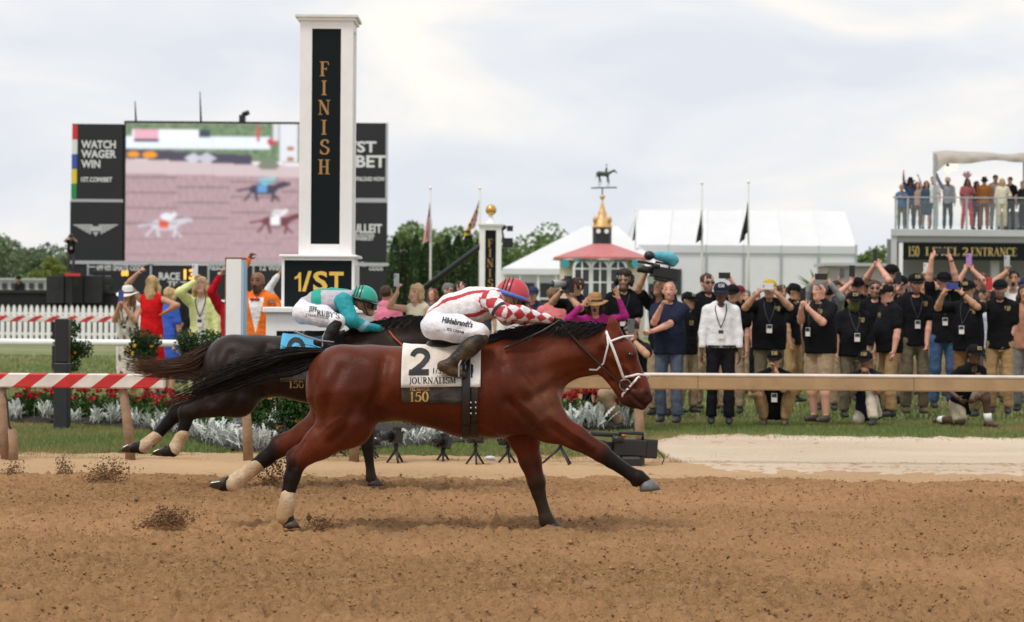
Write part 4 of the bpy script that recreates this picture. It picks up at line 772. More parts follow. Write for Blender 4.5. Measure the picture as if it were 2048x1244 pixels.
for s in (-1, 1): MB().lathe((cxp + s * 14 * u_, yc - 10 * u_, q(444)), [(5 * u_, 0), (4.5 * u_, 8 * u_), (1 * u_, 12 * u_)], 10).build('dormer', domeg, ch, True)
MB().ball((cxp, yc, q(394)), 5.2 * u_, 14, 10).build('gold_ball', domeg, ch, True); MB().tube([(cxp, yc, q(400)), (cxp, yc, q(376))], .03, 6).build('mast', blackpaint, ch)
wv = mat('weathervane_bronze', (.07, .09, .085), .5, metal=.4); Pv = lambda px, py, yo=0.: W(px, py, yc) + np.array((0, yo, 0)); MB().tube([Pv(1182, 376), Pv(1234, 375)], .035, 6).build('vane_bar', wv, ch)
S = Solid(.03); cc = lambda a, b, ra, rb, yo=0.: S.cap(Pv(*a, yo), Pv(*b, yo), ra * u_, rb * u_, .04)
cc((1198, 347), (1214, 349), 5, 4.6); cc((1214, 348), (1228, 341), 3.6, 2.2); cc((1228, 341), (1234, 346), 2.2, 1.2); cc((1194, 346), (1192, 358), 1.5, .8)
for a, b, c, yo in (((1196, 350), (1199, 360), (1196, 375), -.06), ((1198, 350), (1202, 362), (1201, 375), .06), ((1214, 351), (1215, 362), (1215, 375), -.06), ((1216, 351), (1218, 362), (1219, 375), .06)): cc(a, b, 1.9, 1.2, yo); cc(b, c, 1.2, .8, yo)
cc((1212, 344), (1213, 336), 2.6, 2.2); cc((1213, 330), (1213.5, 330), 2.1, 2.1); cc((1212, 344), (1216, 352), 1.4, 1., -.1); V, Qd, _ = S.mesh(); mk('vane_horse_and_rider', V, Qd, wv, ch, True)
yw = CY - .012
for k, px in enumerate((1164, 1200, 1236)):
    z0, z1 = W(px, 588, CY)[2] - 1., W(px, 532, CY)[2]; x = W(px, 550, CY)[0]; hw = 14 * CY / F_PX; arch = [(x - hw, z0), (x + hw, z0)] + [(x + hw * cos(a), z1 - .1 + hw * sin(a)) for a in np.linspace(0, pi, 13)]
    hw2 = hw + .10; arch2 = [(x - hw2, z0 - .05), (x + hw2, z0 - .05)] + [(x + hw2 * cos(a), z1 - .1 + hw2 * sin(a)) for a in np.linspace(0, pi, 13)]
    wd = MB().prism(arch2, yw - .03, yw + .1).build('window', white, ch); MB().prism(arch, yw - .04, yw - .031).build('pane', mat('dark_window', (.03, .035, .04), .2), wd)
    MB().box((x - .03, yw - .06, z0), (x + .03, yw - .041, z1 + .2)).build('glazing_bar', white, wd); MB().box((x - hw, yw - .058, z1 - .15), (x + hw, yw - .041, z1 - .09)).build('glazing_bar', white, wd); MB().box((x - hw, yw - .058, z1 - .75), (x + hw, yw - .041, z1 - .70)).build('glazing_bar', white, wd)
    MB().box((x - .34, yw - .05, W(px, 523, CY)[2]), (x + .34, yw, W(px, 515, CY)[2])).build('lintel', tealm, ch)
for px in (1131, 1271): c = W(px, 527, CY); c[1] = CY + (.35 if px < 1200 else .35); MB().tube([c + (0, -.35, 0), c + (0, .4, 0)], .19, 8).build('medallion', tealm, ch)

# ================================================================== flags
def flagpole(px, Y, py_top, label, fy0, fy1, fx, paintf, fw=1.0):
    b = np.array((GX(px, Y), Y, -.02)); t = thing('flagpole', b, label, 'flagpole', 'flagpoles of the infield'); top = W(px, py_top, Y); MB().tube([b, top], [.05, .025], 10).build('pole', mat('pole_white', (.62, .60, .56), .5), t, True); MB().ball(top, .05, 8, 6).build('finial', white, t, True)
    a, c = W(px, fy0, Y), W(px + fx, fy1, Y); nu, nv = 14, 40; UU, VV = np.meshgrid(np.linspace(0, 1, nu), np.linspace(0, 1, nv), indexing='ij'); w = fw
    X = a[0] + np.sign(fx) * .03 + (c[0] - a[0]) * VV ** 1.1 * (.55 + .45 * UU) - w * .16 * (1 - UU) * VV * np.sign(fx) + .05 * np.sin(UU * 9 + VV * 3) * VV; Z = a[2] + (c[2] - a[2]) * (VV * (.72 + .28 * UU)); Yv = Y + .16 * np.sin(UU * 11 + VV * 2.5) * (.3 + VV) + .02
    i = np.arange(nu - 1)[:, None] * nv + np.arange(nv - 1)[None]; mk('flag', np.stack([X, Yv, Z], -1), np.stack([i, i + 1, i + nv + 1, i + nv], -1).reshape(-1, 4), mat('flag_cloth', attr=True, rough=.8, transl=.25), t, True, paintf(UU, VV).reshape(-1, 3)); return t
def us(U, V):
    c = np.where((np.floor(U * 13) % 2 == 0)[..., None], np.array((.58, .02, .05)), np.array((.80, .78, .78))); k = (V < .42) & (U < .54); c[k] = (.03, .06, .28); return c
def md(U, V):
    q1 = (U < .5) == (V < .5); st = np.floor((V * 12 + U * 4)) % 2 == 0; a = np.where(st[..., None], np.array((.85, .52, .02)), np.array((.02, .02, .02))); b = np.where(((U * 6 % 1 < .5) == (V * 6 % 1 < .5))[..., None], np.array((.55, .04, .05)), np.array((.78, .76, .74))); return np.where(q1[..., None], a, b)
dk = lambda U, V: np.tile(np.array((.022, .035, .036)), (*U.shape, 1))
flagpole(861, 70, 376, 'flagpole with a limp flag of stars and stripes right of the scoreboard', 405, 492, -12, us); flagpole(960, 70, 376, 'flagpole with a limp yellow, black, red and white flag', 400, 478, -32, md, .8)
flagpole(1404, 72, 366, 'flagpole with a limp black flag, left of the pair by the marquee', 420, 488, -8, dk, .9); flagpole(1497, 72, 364, 'flagpole with a limp black flag, right of the pair by the marquee', 404, 488, -14, dk, .9)
flagpole(1271, 119, 420, 'short pole with a black pennant at the end of the marquee', 440, 484, -4, dk, .5)
jib = thing('camera_crane', (GX(850, 58), 58, 0), 'long dark camera crane arm sloping up across the conifers', 'camera crane'); MB().tube([W(845, 580, 58), W(966, 488, 58), W(1012, 452, 58)], [.09, .07, .05], 8).build('boom', blackpaint, jib, True); MB().tube([W(1004, 460, 58), W(1008, 480, 58)], .03, 6).build('hanger', blackpaint, jib); MB().box(W(1006, 495, 57.8), W(1026, 477, 58.2)).build('camera_head', blackpaint, jib); MB().box(W(1014, 462, 57.9), W(1026, 452, 58.1)).build('pulley_box', blackpaint, jib)
xj = GX(850, 58); zj = W(850, 576, 58)[2]; MB().tube([(xj, 58, zj), (xj, 58, .5)], .08, 8).build('column', blackpaint, jib)
for dx in (-.5, .5): MB().tube([(xj, 58, .6), (xj + dx, 58 + abs(dx) * .5, -.02)], .05, 6).build('leg', blackpaint, jib)

# ================================================================== balcony building at the right
LY = 74.; lb = thing('balcony_building', (GX(1960, LY), LY + 3, 0), 'two level hospitality building with glass balcony and black entrance sign', 'building'); gpaint = mat('light_grey_paint', (.50, .50, .52), .6, var=.06, vscale=1.5)
xr_ = GX(2140, LY); xl_ = GX(1783, LY); zf = W(1800, 458, LY)[2]
k7 = (LY + 7) / LY; v = [(x, y, z) for z in (zf - .22, zf) for x, y in ((xl_ - .05, LY), (xr_, LY), (xr_ * k7, LY + 7), (xl_ * k7, LY + 7))]; mk('balcony_floor', v, [(0, 3, 2, 1), (4, 5, 6, 7), (0, 1, 5, 4), (1, 2, 6, 5), (2, 3, 7, 6), (3, 0, 4, 7)], gpaint, lb); MB().box((xl_ + .05, LY + .1, zf - .42), (xr_, LY + .3, zf - .221)).build('beam', mat('beam_grey', (.34, .34, .36), .6), lb)
sx = GX(1806, LY); zs1, zs0 = zf - .45, zf - .45 - 34 * LY / F_PX; sgb = MB().box((sx, LY + .12, zs0), (xr_, LY + .2, zs1)).build('sign_board', panelk, lb)
sg = mat('sign_gold', (.50, .36, .12), .5); zt_ = zs0 + .15
for txt, px, pw in (('LEVEL', 1852, 68), ('2', 1926, 12), ('ENTRANCE', 1943, 92)): q, wd = serif_quads(txt, .26, .06); flat_text('lettering', txt, sg, sgb, (W(px, 500, LY)[0], LY + .1185, zt_), .27, 'serif', width=pw * LY / F_PX)
flat_text('lettering', '150', sg, sgb, (W(1818, 500, LY)[0], LY + .1185, zt_ - .03), .33, 'serif', width=22 * LY / F_PX)
MB().box((xl_, LY + .05, -.02), (xl_ + .16, LY + .25, zf - .221)).build('column', gpaint, lb); MB().box((xl_ + .24, LY + .05, -.02), (xl_ + .36, LY + .17, zf - .45)).build('column', white, lb)
for px in (1990, 2120): MB().box((GX(px, LY), LY + .6, -.02), (GX(px, LY) + .25, LY + .85, zf - .221)).build('column', gpaint, lb)
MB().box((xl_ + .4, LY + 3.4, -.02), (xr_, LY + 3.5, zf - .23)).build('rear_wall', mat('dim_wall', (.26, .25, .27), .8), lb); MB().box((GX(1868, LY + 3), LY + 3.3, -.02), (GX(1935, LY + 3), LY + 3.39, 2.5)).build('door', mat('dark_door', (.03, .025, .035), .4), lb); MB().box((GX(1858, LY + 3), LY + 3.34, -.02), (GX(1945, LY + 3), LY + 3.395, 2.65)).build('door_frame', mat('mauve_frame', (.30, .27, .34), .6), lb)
for px in (1790, 1814, 1872, 1932, 1992, 2052, 2110):
    x = GX(px, LY); MB().box((x - .03, LY + .03, zf), (x + .03, LY + .09, zf + 1.03)).build('rail_post', greym, lb)
zg = zf + 1.03; MB().box((GX(1784, LY), LY + .02, zg), (xr_, LY + .1, zg + .045)).build('hand_rail', greym, lb)
gm = bpy.data.materials.new('balustrade_glass'); gm.use_nodes = True; t = gm.node_tree; tr_ = t.nodes.new('ShaderNodeBsdfTransparent'); tr_.inputs[0].default_value = (.93, .96, .96, 1); gl = t.nodes.new('ShaderNodeBsdfGlossy'); gl.inputs[1].default_value = .05; ms = t.nodes.new('ShaderNodeMixShader'); ms.inputs[0].default_value = .05; t.links.new(tr_.outputs[0], ms.inputs[1]); t.links.new(gl.outputs[0], ms.inputs[2]); t.links.new(ms.outputs[0], t.nodes['Material Output'].inputs[0])
pxs = (1790, 1814, 1872, 1932, 1992, 2052, 2110)
for a, b in zip(pxs, pxs[1:]): MB().box((GX(a, LY) + .04, LY + .05, zf + .08), (GX(b, LY) - .04, LY + .065, zg - .05)).build('glass_pane', gm, lb)
cn = [W(1866, 308, LY + .5), W(2140, 305, LY + .5)]; xs = np.linspace(cn[0][0], cn[1][0], 26); V = []
for i, x in enumerate(xs):
    u = i / 25; zt = cn[0][2] + .02 * sin(u * 20); drop = .17 + .13 * abs(sin(u * 5.2 + .6)) + .42 * np.exp(-(u / .07) ** 2)
    V += [(x, LY + .5, zt - drop), (x, LY + .48 + .05 * sin(u * 40), zt - drop * .5), (x, LY + .55, zt), (x * (1 + 1.2 / LY), LY + 1.8, zt + .16 + .04 * sin(u * 9)), (x * (1 + 3.2 / LY), LY + 3.5, zt)]
fcs = [(5 * i + j, 5 * i + 5 + j, 5 * i + 6 + j, 5 * i + 1 + j) for i in range(25) for j in range(4)]; mk('canopy', V, fcs, mat('canopy_cloth', (.52, .47, .42), .8, var=.15, vscale=2, transl=.25), lb, True)
for px, yy in ((1867, LY + .5), (2046, LY + 1.), (1867, LY + 3.4)): MB().tube([(GX(px, yy), yy, zf), (GX(px, yy), yy, cn[0][2])], .05, 8).build('canopy_pole', greym, lb)
for px, py in ((1896, 340), (1909, 334)):
    lp = thing('work_light', W(px, py, LY + .9), f'small bright lamp hanging under the balcony canopy, {"left" if px < 1900 else "right"} of two', 'lamp'); MB().ball(W(px, py, LY + .9), .10, 10, 8).build('bulb', mat('lamp_glow', (.9, .85, .5), .4, emit=(1., .82, .30), estr=1.5), lp, True); MB().tube([W(px, py - 6, LY + .9), W(px - 3, 312, LY + .9)], .04, 6).build('bracket', blackpaint, lp)
bar = thing('bar_counter', (GX(2030, LY + 2), LY + 2, zf), 'grey bar counter at the back of the balcony', 'counter'); MB().box((GX(2004, LY + 2), LY + 1.8, zf), (xr_, LY + 2.4, zf + .62)).build('counter_front', mat('beam_grey', (.34, .34, .36), .6), bar); MB().box((GX(2001, LY + 2), LY + 1.75, zf + .621), (xr_, LY + 2.45, zf + .68)).build('counter_top', greym, bar)
hut = thing('timber_hut', (GX(1720, 96), 96, 0), 'long low pinkish timber hut between the marquee and the balcony', 'building'); bx_(1655, 532, 1800, 600, 96, 3, 'wall', mat('pink_timber', (.42, .36, .35), .8, var=.1, vscale=2), hut); bx_(1650, 526, 1806, 532, 95.7, 3.6, 'roof', trimg, hut)
for k in range(5): bx_(1655, 540 + 11 * k, 1800, 541.2 + 11 * k, 95.97, .03, 'board_joint', trimg, hut)
pa = thing('palm_plant', (GX(1640, 60), 60, 0), 'spiky green palm plant in front of the marquee', 'plant')
for k in range(14):
    a = rng.uniform(-1.2, 1.2); L = rng.uniform(.5, .95); b = np.array((GX(1640, 60), 60 + rng.uniform(-.2, .2), 1.7)); tip = b + (sin(a) * L, rng.uniform(-.3, .3), cos(a) * L); mid_p = (b + tip) / 2 + (0, 0, .1); mk('frond', [b - (.02, 0, 0), b + (.02, 0, 0), mid_p + (.05, 0, 0), mid_p - (.05, 0, 0), tip], [(0, 1, 2, 3), (3, 2, 4)], mat('palm_leaf', (.14, .20, .06), .6, transl=.3), pa)
MB().tube([(GX(1640, 60), 60, -.02), (GX(1640, 60), 60, 1.8)], [.09, .06], 8).build('trunk', mat('bark', (.06, .045, .035), .9), pa)
# ------------------------------------------------------------------ horses
def smooth_colors(col, Q, it):
    for _ in range(it): col = .35 * col + .65 * ring_mean(col, Q)
    return col
def normals_of(V, Q):
    n = np.cross(V[Q[:, 2]] - V[Q[:, 0]], V[Q[:, 3]] - V[Q[:, 1]]); N = scatter(Q.ravel(), np.repeat(n, 4, 0), len(V))
    return N / (np.linalg.norm(N, axis=1)[:, None] + 1e-9)
def seg_dist(p, poly):
    best = np.full(len(p), 1e9)
    for a, b in zip(poly, poly[1:]):
        a = np.array(a, float); d = np.array(b, float) - a; t = np.clip(((p - a) @ d) / (d @ d + 1e-9), 0, 1)
        best = np.minimum(best, np.linalg.norm(p - a - t[:, None] * d, axis=1))
    return best
def strands(name, guides, n, r, m, parent, jit=.01, wav=.02, seg=9, taper=.15, cols=None, mid=.6):
    """hair: n tapering strands, each a random blend of two neighbouring guide curves (lists of world points)"""
    gs = []
    for g in guides:
        g = np.array(g, float); t = np.linspace(0, len(g) - 1, seg); i = np.minimum(t.astype(int), len(g) - 2); w = (t - i)[:, None]
        gm = g[np.maximum(i - 1, 0)]; gp = g[np.minimum(i + 2, len(g) - 1)]; a, b = g[i], g[i + 1]
        gs.append(.5 * (2 * a + (b - gm) * w + (2 * gm - 5 * a + 4 * b - gp) * w ** 2 + (3 * a - gm - 3 * b + gp) * w ** 3))
    gs = np.array(gs); V = []; Fc = []; C = []; nb = 0
    for k in range(n):
        u = rng.random() * (len(gs) - 1); i = min(int(u), len(gs) - 2); w = u - i
        p = gs[i] * (1 - w) + gs[i + 1] * w
        L = rng.uniform(.42, 1.0); tt = np.linspace(0, L * (seg - 1), seg); ii = np.minimum(tt.astype(int), seg - 2); ww = (tt - ii)[:, None]
        p = p[ii] * (1 - ww) + p[ii + 1] * ww
        s = np.linspace(0, 1, seg)[:, None]
        p = p + rng.normal(0, jit, 3) * (.35 + s) + rng.normal(0, wav, 3) * np.sin(s * rng.uniform(2, 6) + rng.uniform(0, 6)) * s
        rr = r * rng.uniform(.6, 1.3) * np.interp(s[:, 0], [0, mid, 1], [1, .8, taper])
        T = np.gradient(p, axis=0); T /= np.linalg.norm(T, axis=1)[:, None] + 1e-9
        A = np.cross(T, (0, 1., 0)); A /= np.linalg.norm(A, axis=1)[:, None] + 1e-9; B = np.cross(T, A)
        ring = [p + rr[:, None] * (A * cos(g) + B * sin(g)) for g in (0, 2.09, 4.19)]
        v = np.stack(ring, 1).reshape(-1, 3); V.append(v)
        for j in range(seg - 1):
            for q in range(3): Fc.append((nb + j * 3 + q, nb + j * 3 + (q + 1) % 3, nb + j * 3 + 3 + (q + 1) % 3, nb + j * 3 + 3 + q))
        nb += seg * 3
        if cols is not None:
            c0, c1 = np.array(cols[0]), np.array(cols[1]); b = rng.uniform(.6, 1.4)
            C.append(np.repeat((c0 * (1 - s) + c1 * s) * b, 3, axis=0))
    return mk(name, np.concatenate(V), np.array(Fc), m, parent, True, None if cols is None else np.concatenate(C))

LEGS1 = dict(
    near_hind=[((690, 795), 74, -.10, 1.0), ((693, 842), 52, -.13, .8), ((640, 886), 31, -.14, .75), ((594, 922), 19, -.14, .8), ((584, 955), 16, -.14, .8), ((572, 1005), 13, -.13, .85), ((571, 1033), 15.5, -.13, .9), ((580, 1046), 12, -.13, 1)],
    far_hind=[((685, 795), 66, .11, 1.0), ((668, 842), 48, .12, .8), ((618, 870), 30, .12, .75), ((556, 896), 19, .12, .8), ((532, 916), 16, .12, .8), ((482, 955), 13.5, .12, .85), ((465, 965), 15.5, .12, .9), ((446, 971), 12, .12, 1)],
    near_fore=[((1050, 815), 52, -.12, .8), ((1098, 848), 33, -.13, .7), ((1150, 874), 23, -.13, .75), ((1203, 906), 18, -.12, .9), ((1222, 921), 14.5, -.12, .85), ((1262, 948), 13, -.12, .85), ((1277, 955), 15, -.12, .9), ((1290, 962), 12, -.12, 1)],
    far_fore=[((1050, 825), 50, .10, .8), ((1047, 870), 30, .12, .7), ((1060, 920), 21, .12, .75), ((1073, 964), 17.5, .12, .9), ((1077, 985), 14, .12, .85), ((1088, 1022), 12, .12, .85), ((1092, 1036), 14.5, .12, .9), ((1102, 1047), 12, .12, 1)],
    hoof=dict(near_hind=((576, 1048), (592, 1050)), far_hind=((447, 970), (426, 974)), near_fore=((1292, 964), (1300, 972)), far_fore=((1103, 1049), (1110, 1055))),
    hock=dict(near_hind=((592, 905), (581, 909)), far_hind=((566, 880), (555, 879))),
    heel=dict(near_hind=((565, 1038), 9), far_hind=((462, 974), 9), near_fore=((1270, 966), 8), far_fore=((1087, 1047), 8)))
GROOVE1 = [  # (polyline in photo pixels, depth in metres, half width in pixels)
    ([(772, 722), (768, 770), (752, 812), (762, 836)], -.016, 13), ([(690, 735), (668, 790), (655, 850)], -.006, 12), ([(722, 800), (700, 850), (672, 880)], -.007, 10),
    ([(640, 740), (628, 800), (640, 850)], -.006, 9), ([(1004, 730), (1012, 790), (1030, 850)], -.011, 13), ([(1040, 720), (1075, 770), (1100, 812)], -.009, 11),
    ([(1058, 796), (1125, 762), (1192, 738)], -.012, 11), ([(1020, 800), (1055, 838), (1085, 870)], -.009, 10), ([(1010, 700), (1060, 690), (1140, 680)], -.006, 14),
    ([(1100, 825), (1130, 850), (1185, 890)], .005, 6), ([(1095, 845), (1140, 880), (1180, 905)], -.006, 7), ([(840, 836), (900, 846), (980, 850)], -.004, 14),
    ([(1240, 722), (1258, 752), (1268, 775)], -.006, 5), ([(1205, 700), (1206, 735), (1222, 762)], -.010, 7), ([(1252, 780), (1272, 800), (1290, 812)], -.005, 4), ([(1268, 742), (1282, 775)], -.005, 6), ([(1222, 712), (1246, 735)], .005, 7), ([(1050, 770), (1080, 800), (1088, 835)], .010, 16),
    ([(720, 700), (760, 730), (790, 770)], .006, 22), ([(660, 760), (690, 800), (705, 840)], .008, 22), ([(1070, 730), (1120, 715), (1180, 705)], .006, 14),
    ([(615, 880), (600, 905), (598, 930)], -.005, 5), ([(586, 940), (572, 1000)], -.003, 4), ([(1066, 900), (1078, 950)], -.004, 5), ([(820, 720), (815, 790), (832, 836)], -.003, 20),
    ([(1095, 845), (1060, 862), (1010, 866), (960, 850), (900, 838)], .0024, 3), ([(1108, 838), (1140, 858), (1180, 884)], .0022, 2.6), ([(1040, 800), (1066, 820), (1090, 846)], .002, 3), ([(1252, 735), (1262, 752), (1266, 772)], .002, 2.6), ([(1246, 728), (1256, 742)], .002, 2.6), ([(640, 872), (660, 850), (690, 830)], .002, 3), ([(1058, 884), (1066, 920)], .002, 2.6)]
def horse(name, label, D, tr, legs, coat, dark, hoofc, grooves, voxel, mname):
    sc = tr(1, 0)[0] - tr(0, 0)[0]; unit = sc * D / F_PX
    def P(p, yo, raw=False): q = p if raw else tr(*p); return W(q[0], q[1], D + yo)
    S = Solid(voxel); root_x = P((860, 900), 0)
    root = thing(name, (root_x[0], D, 0), label, 'horse')
    def c(p0, p1, r0, r1, yo=0., sq=1., k=.05, col=0, y1=None, sub=False):
        S.cap(P(p0, yo), P(p1, yo if y1 is None else y1), r0 * unit, r1 * unit, k, col, (0, 1, 0), sq, sub)
    c((686, 762), (745, 768), 73, 75, sq=1.08); c((745, 768), (800, 767), 75, 71, sq=1.08); c((800, 767), (860, 774), 71, 76, sq=1.05)
    c((860, 774), (930, 784), 76, 87, sq=1.0); c((930, 784), (1000, 780), 87, 94, sq=.95); c((1000, 780), (1048, 788), 92, 74, sq=.9)
    c((1046, 788), (1064, 797), 62, 49, sq=1.05); c((930, 722), (1008, 712), 26, 30, sq=.7, k=.08)
    for s in (-1, 1):
        c((1012, 722), (1082, 808), 30, 34, yo=.125 * s, sq=.75, k=.06); c((690, 745), (730, 770), 50, 52, yo=.11 * s, sq=.9, k=.06)
        c((1092, 815), (1085, 828), 24, 26, yo=.1 * s, sq=.9, k=.05)
        c((1230, 667), (1226, 648), 13.5, 10, yo=.052 * s, sq=.62, k=.02); c((1226, 648), (1220, 631), 10, 1.8, yo=.052 * s, sq=.62, k=.01)
        c((1250, 700), (1263, 707), 12, 11, yo=.064 * s, sq=.7, k=.015); c((1246, 722), (1270, 762), 5, 4, yo=.068 * s, sq=.8, k=.03); c((1290, 786), (1297, 797), 9, 9.5, yo=.048 * s, sq=.6, k=.015, col=3); c((1262, 790), (1284, 812), 8, 8, yo=.03 * s, sq=.8, k=.02, col=3)
    c((1036, 744), (1110, 707), 72, 58, sq=.66, k=.08); c((1110, 707), (1180, 700), 58, 45, sq=.56, k=.05); c((1180, 700), (1216, 694), 45, 35, sq=.62, k=.05)
    c((1222, 694), (1245, 708), 29, 27, sq=.95, k=.04); c((1228, 722), (1232, 728), 35, 33, sq=.62, k=.03); c((1245, 708), (1276, 770), 26, 19.5, sq=.78, k=.03)
    c((1276, 770), (1280, 786), 19.5, 20, sq=.88, k=.03, col=0); c((1280, 786), (1281, 796), 20, 20, sq=.92, k=.03, col=3); c((1222, 738), (1250, 792), 21, 14, sq=.75, k=.03); c((1254, 800), (1266, 806), 12, 11, sq=.9, k=.025, col=3)
    for nm in ('near_hind', 'far_hind', 'near_fore', 'far_fore'):
        L = legs[nm]; raw = legs.get('raw', False)
        for i in range(len(L) - 1):
            (p0, r0, y0, s0), (p1, r1, y1, s1) = L[i], L[i + 1]
            S.cap(P(p0, y0, raw), P(p1, y1, raw), r0 * unit, r1 * unit, (.07, .05, .03, .02, .015, .012, .012)[i], (0, 0, 0 if 'hind' in nm else 4, 1, 1, 1, 1)[i], (0, 1, 0), (s0 + s1) / 2)
        y = L[-1][2]; a, b = legs['hoof'][nm]
        S.cap(P(a, y, raw), P(((a[0] + b[0]) / 2, (a[1] + b[1]) / 2), y, raw), 9 * unit, 6 * unit, .012, 1, (0, 1, 0), 1.)
        h, r = legs['heel'][nm]; S.cap(P(h, y, raw), P(h, y, raw), r * unit, r * unit, .02, 1)
        if nm in legs['hock']:
            a, b = legs['hock'][nm]; S.cap(P(a, y, raw), P(b, y, raw), 12 * unit, 8 * unit, .03, 1, (0, 1, 0), .7)
    for s in (-1, 1): c((1294, 790), (1299, 799), 5.6, 5.6, yo=.078 * s, sq=1., k=.008, sub=True); c((1290, 800), (1280, 806), 1.2, 1.2, yo=.065 * s, k=.012, sub=True)
    for s in (-1, 1): c((1231, 662), (1224, 643), 6, 2., yo=.052 * s - .034, sq=.6, k=.010, sub=True)
    V, Q, C = S.mesh()
    # muscle grooves pressed into the flanks
    N = normals_of(V, Q); px = 1024 + (V[:, 0] / D) * F_PX; py = HORIZON - (V[:, 2] - CAM_Z) / D * F_PX
    uv = np.stack([px, py + (px - 1024) * ROLL], 1); inv = np.stack([(uv[:, 0] - tr(0, 0)[0]) / sc, (uv[:, 1] - tr(0, 0)[1]) / sc], 1)
    side = np.clip(np.abs(N[:, 1]) * 1.6 - .2, 0, 1); off = np.zeros(len(V))
    for poly, dep, w in grooves:
        off += 2.3 * dep * np.exp(-(seg_dist(inv, poly) / w) ** 2)
    # sinew and vein relief
    for _ in range(1): V = V + N * (off * side)[:, None]
    pal = np.array([coat, dark, hoofc, np.array(coat) * .25 + np.array(dark) * .9, np.array(coat) * .55 + np.array(dark) * .45]); col = pal[np.clip(C, 0, 4)].astype(float)
    col = smooth_colors(col, Q, 45)
    ring = rng.normal(0, 1, (12, 3)); wob = np.zeros(len(V))
    for q in ring: wob += np.sin(V @ q * 5 + q[0] * 9)
    col *= (1 + .05 * wob / 3.4)[:, None]
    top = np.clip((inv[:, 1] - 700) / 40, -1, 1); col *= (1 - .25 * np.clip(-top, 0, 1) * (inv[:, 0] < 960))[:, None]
    # dust thrown up over the shoulder and the lower legs
    dust = np.array((.20, .135, .075)); dn = np.zeros(len(V))
    for q in rng.normal(0, 1, (9, 3)): dn += np.sin(V @ q * 9 + q[1] * 7)
    zz = np.clip((.42 - V[:, 2]) / .35, 0, 1) * .17 + .30 * np.exp(-((inv[:, 0] - 1088) / 34) ** 2 - ((inv[:, 1] - 800) / 55) ** 2)
    zz = zz * np.clip(.75 + .12 * dn, .2, 1.3); col = col * (1 - zz[:, None]) + dust * zz[:, None]
    dk_ = np.zeros(len(V))      # random mottling of the coat in broad soft waves
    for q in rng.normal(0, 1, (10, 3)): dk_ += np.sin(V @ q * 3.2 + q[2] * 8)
    for (x_, y_), r_, a_ in (((722, 745), 60, .40), ((1000, 790), 50, .30), ((1040, 735), 45, .35), ((1150, 690), 50, .25), ((880, 850), 60, .30), ((690, 850), 40, .25), ((1060, 850), 40, .35), ((740, 825), 45, .35)): col *= (1 - a_ * np.exp(-((inv[:, 0] - x_) / r_) ** 2 - ((inv[:, 1] - y_) / (r_ * .7)) ** 2))[:, None]  # darker coat zones, with muscle shading painted into the colour
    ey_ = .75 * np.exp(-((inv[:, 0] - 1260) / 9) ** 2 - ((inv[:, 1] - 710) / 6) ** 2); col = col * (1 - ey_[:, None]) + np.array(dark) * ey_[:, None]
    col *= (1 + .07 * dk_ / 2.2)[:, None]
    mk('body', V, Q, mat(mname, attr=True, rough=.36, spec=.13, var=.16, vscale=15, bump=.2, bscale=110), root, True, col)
    bv = bvh_of(V, Q)
    return root, bv, P, unit

COAT1 = (.122, .0262, .0100); BLACK = (.0105, .0080, .0072)
T1 = lambda x, y: (x, y)
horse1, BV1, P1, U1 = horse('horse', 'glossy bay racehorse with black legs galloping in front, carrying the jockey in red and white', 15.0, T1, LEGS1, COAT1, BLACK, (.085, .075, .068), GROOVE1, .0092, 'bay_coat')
T2 = lambda x, y: (406 + (x - 612) * .823, 668 + (y - 688) * .823)
LEGS2 = dict(raw=True,
    near_hind=[((475, 752), 74, -.10, 1.0), ((472, 790), 52, -.12, .8), ((425, 806), 33, -.13, .75), ((372, 826), 19, -.13, .8), ((371, 845), 15, -.13, .8), ((358, 885), 13.5, -.13, .85), ((346, 900), 15, -.13, .9), ((330, 904), 12, -.13, 1)],
    far_hind=[((470, 752), 66, .10, 1.0), ((455, 785), 48, .12, .8), ((412, 806), 30, .12, .75), ((352, 828), 19, .12, .8), ((334, 848), 15, .12, .8), ((302, 884), 13.5, .12, .85), ((284, 893), 15, .12, .9), ((266, 897), 12, .12, 1)],
    near_fore=[((762, 772), 52, -.12, .8), ((800, 800), 33, -.13, .7), ((840, 818), 23, -.13, .75), ((884, 838), 16.5, -.12, .9), ((896, 824), 13.5, -.12, .85), ((880, 800), 11.5, -.12, .85), ((872, 792), 13.5, -.12, .9), ((862, 796), 11, -.12, 1)],
    far_fore=[((755, 775), 50, .08, .8), ((735, 815), 30, .10, .7), ((732, 850), 21, .10, .75), ((735, 892), 15.5, .10, .9), ((737, 908), 12.5, .10, .85), ((741, 942), 11, .10, .85), ((742, 953), 13, .10, .9), ((748, 962), 11, .10, 1)],
    hoof=dict(near_hind=((330, 903), (312, 908)), far_hind=((266, 897), (250, 901)), near_fore=((860, 796), (848, 800)), far_fore=((746, 964), (757, 967))),
    hock=dict(near_hind=((380, 812), (372, 811)), far_hind=((360, 817), (352, 817))),
    heel=dict(near_hind=((347, 906), 9), far_hind=((284, 901), 9), near_fore=((876, 786), 8), far_fore=((738, 958), 8)))
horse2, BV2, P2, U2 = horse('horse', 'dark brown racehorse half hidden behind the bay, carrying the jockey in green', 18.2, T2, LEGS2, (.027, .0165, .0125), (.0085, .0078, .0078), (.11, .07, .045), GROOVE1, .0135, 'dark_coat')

hairm = mat('horse_hair', attr=True, rough=.45, spec=.2)
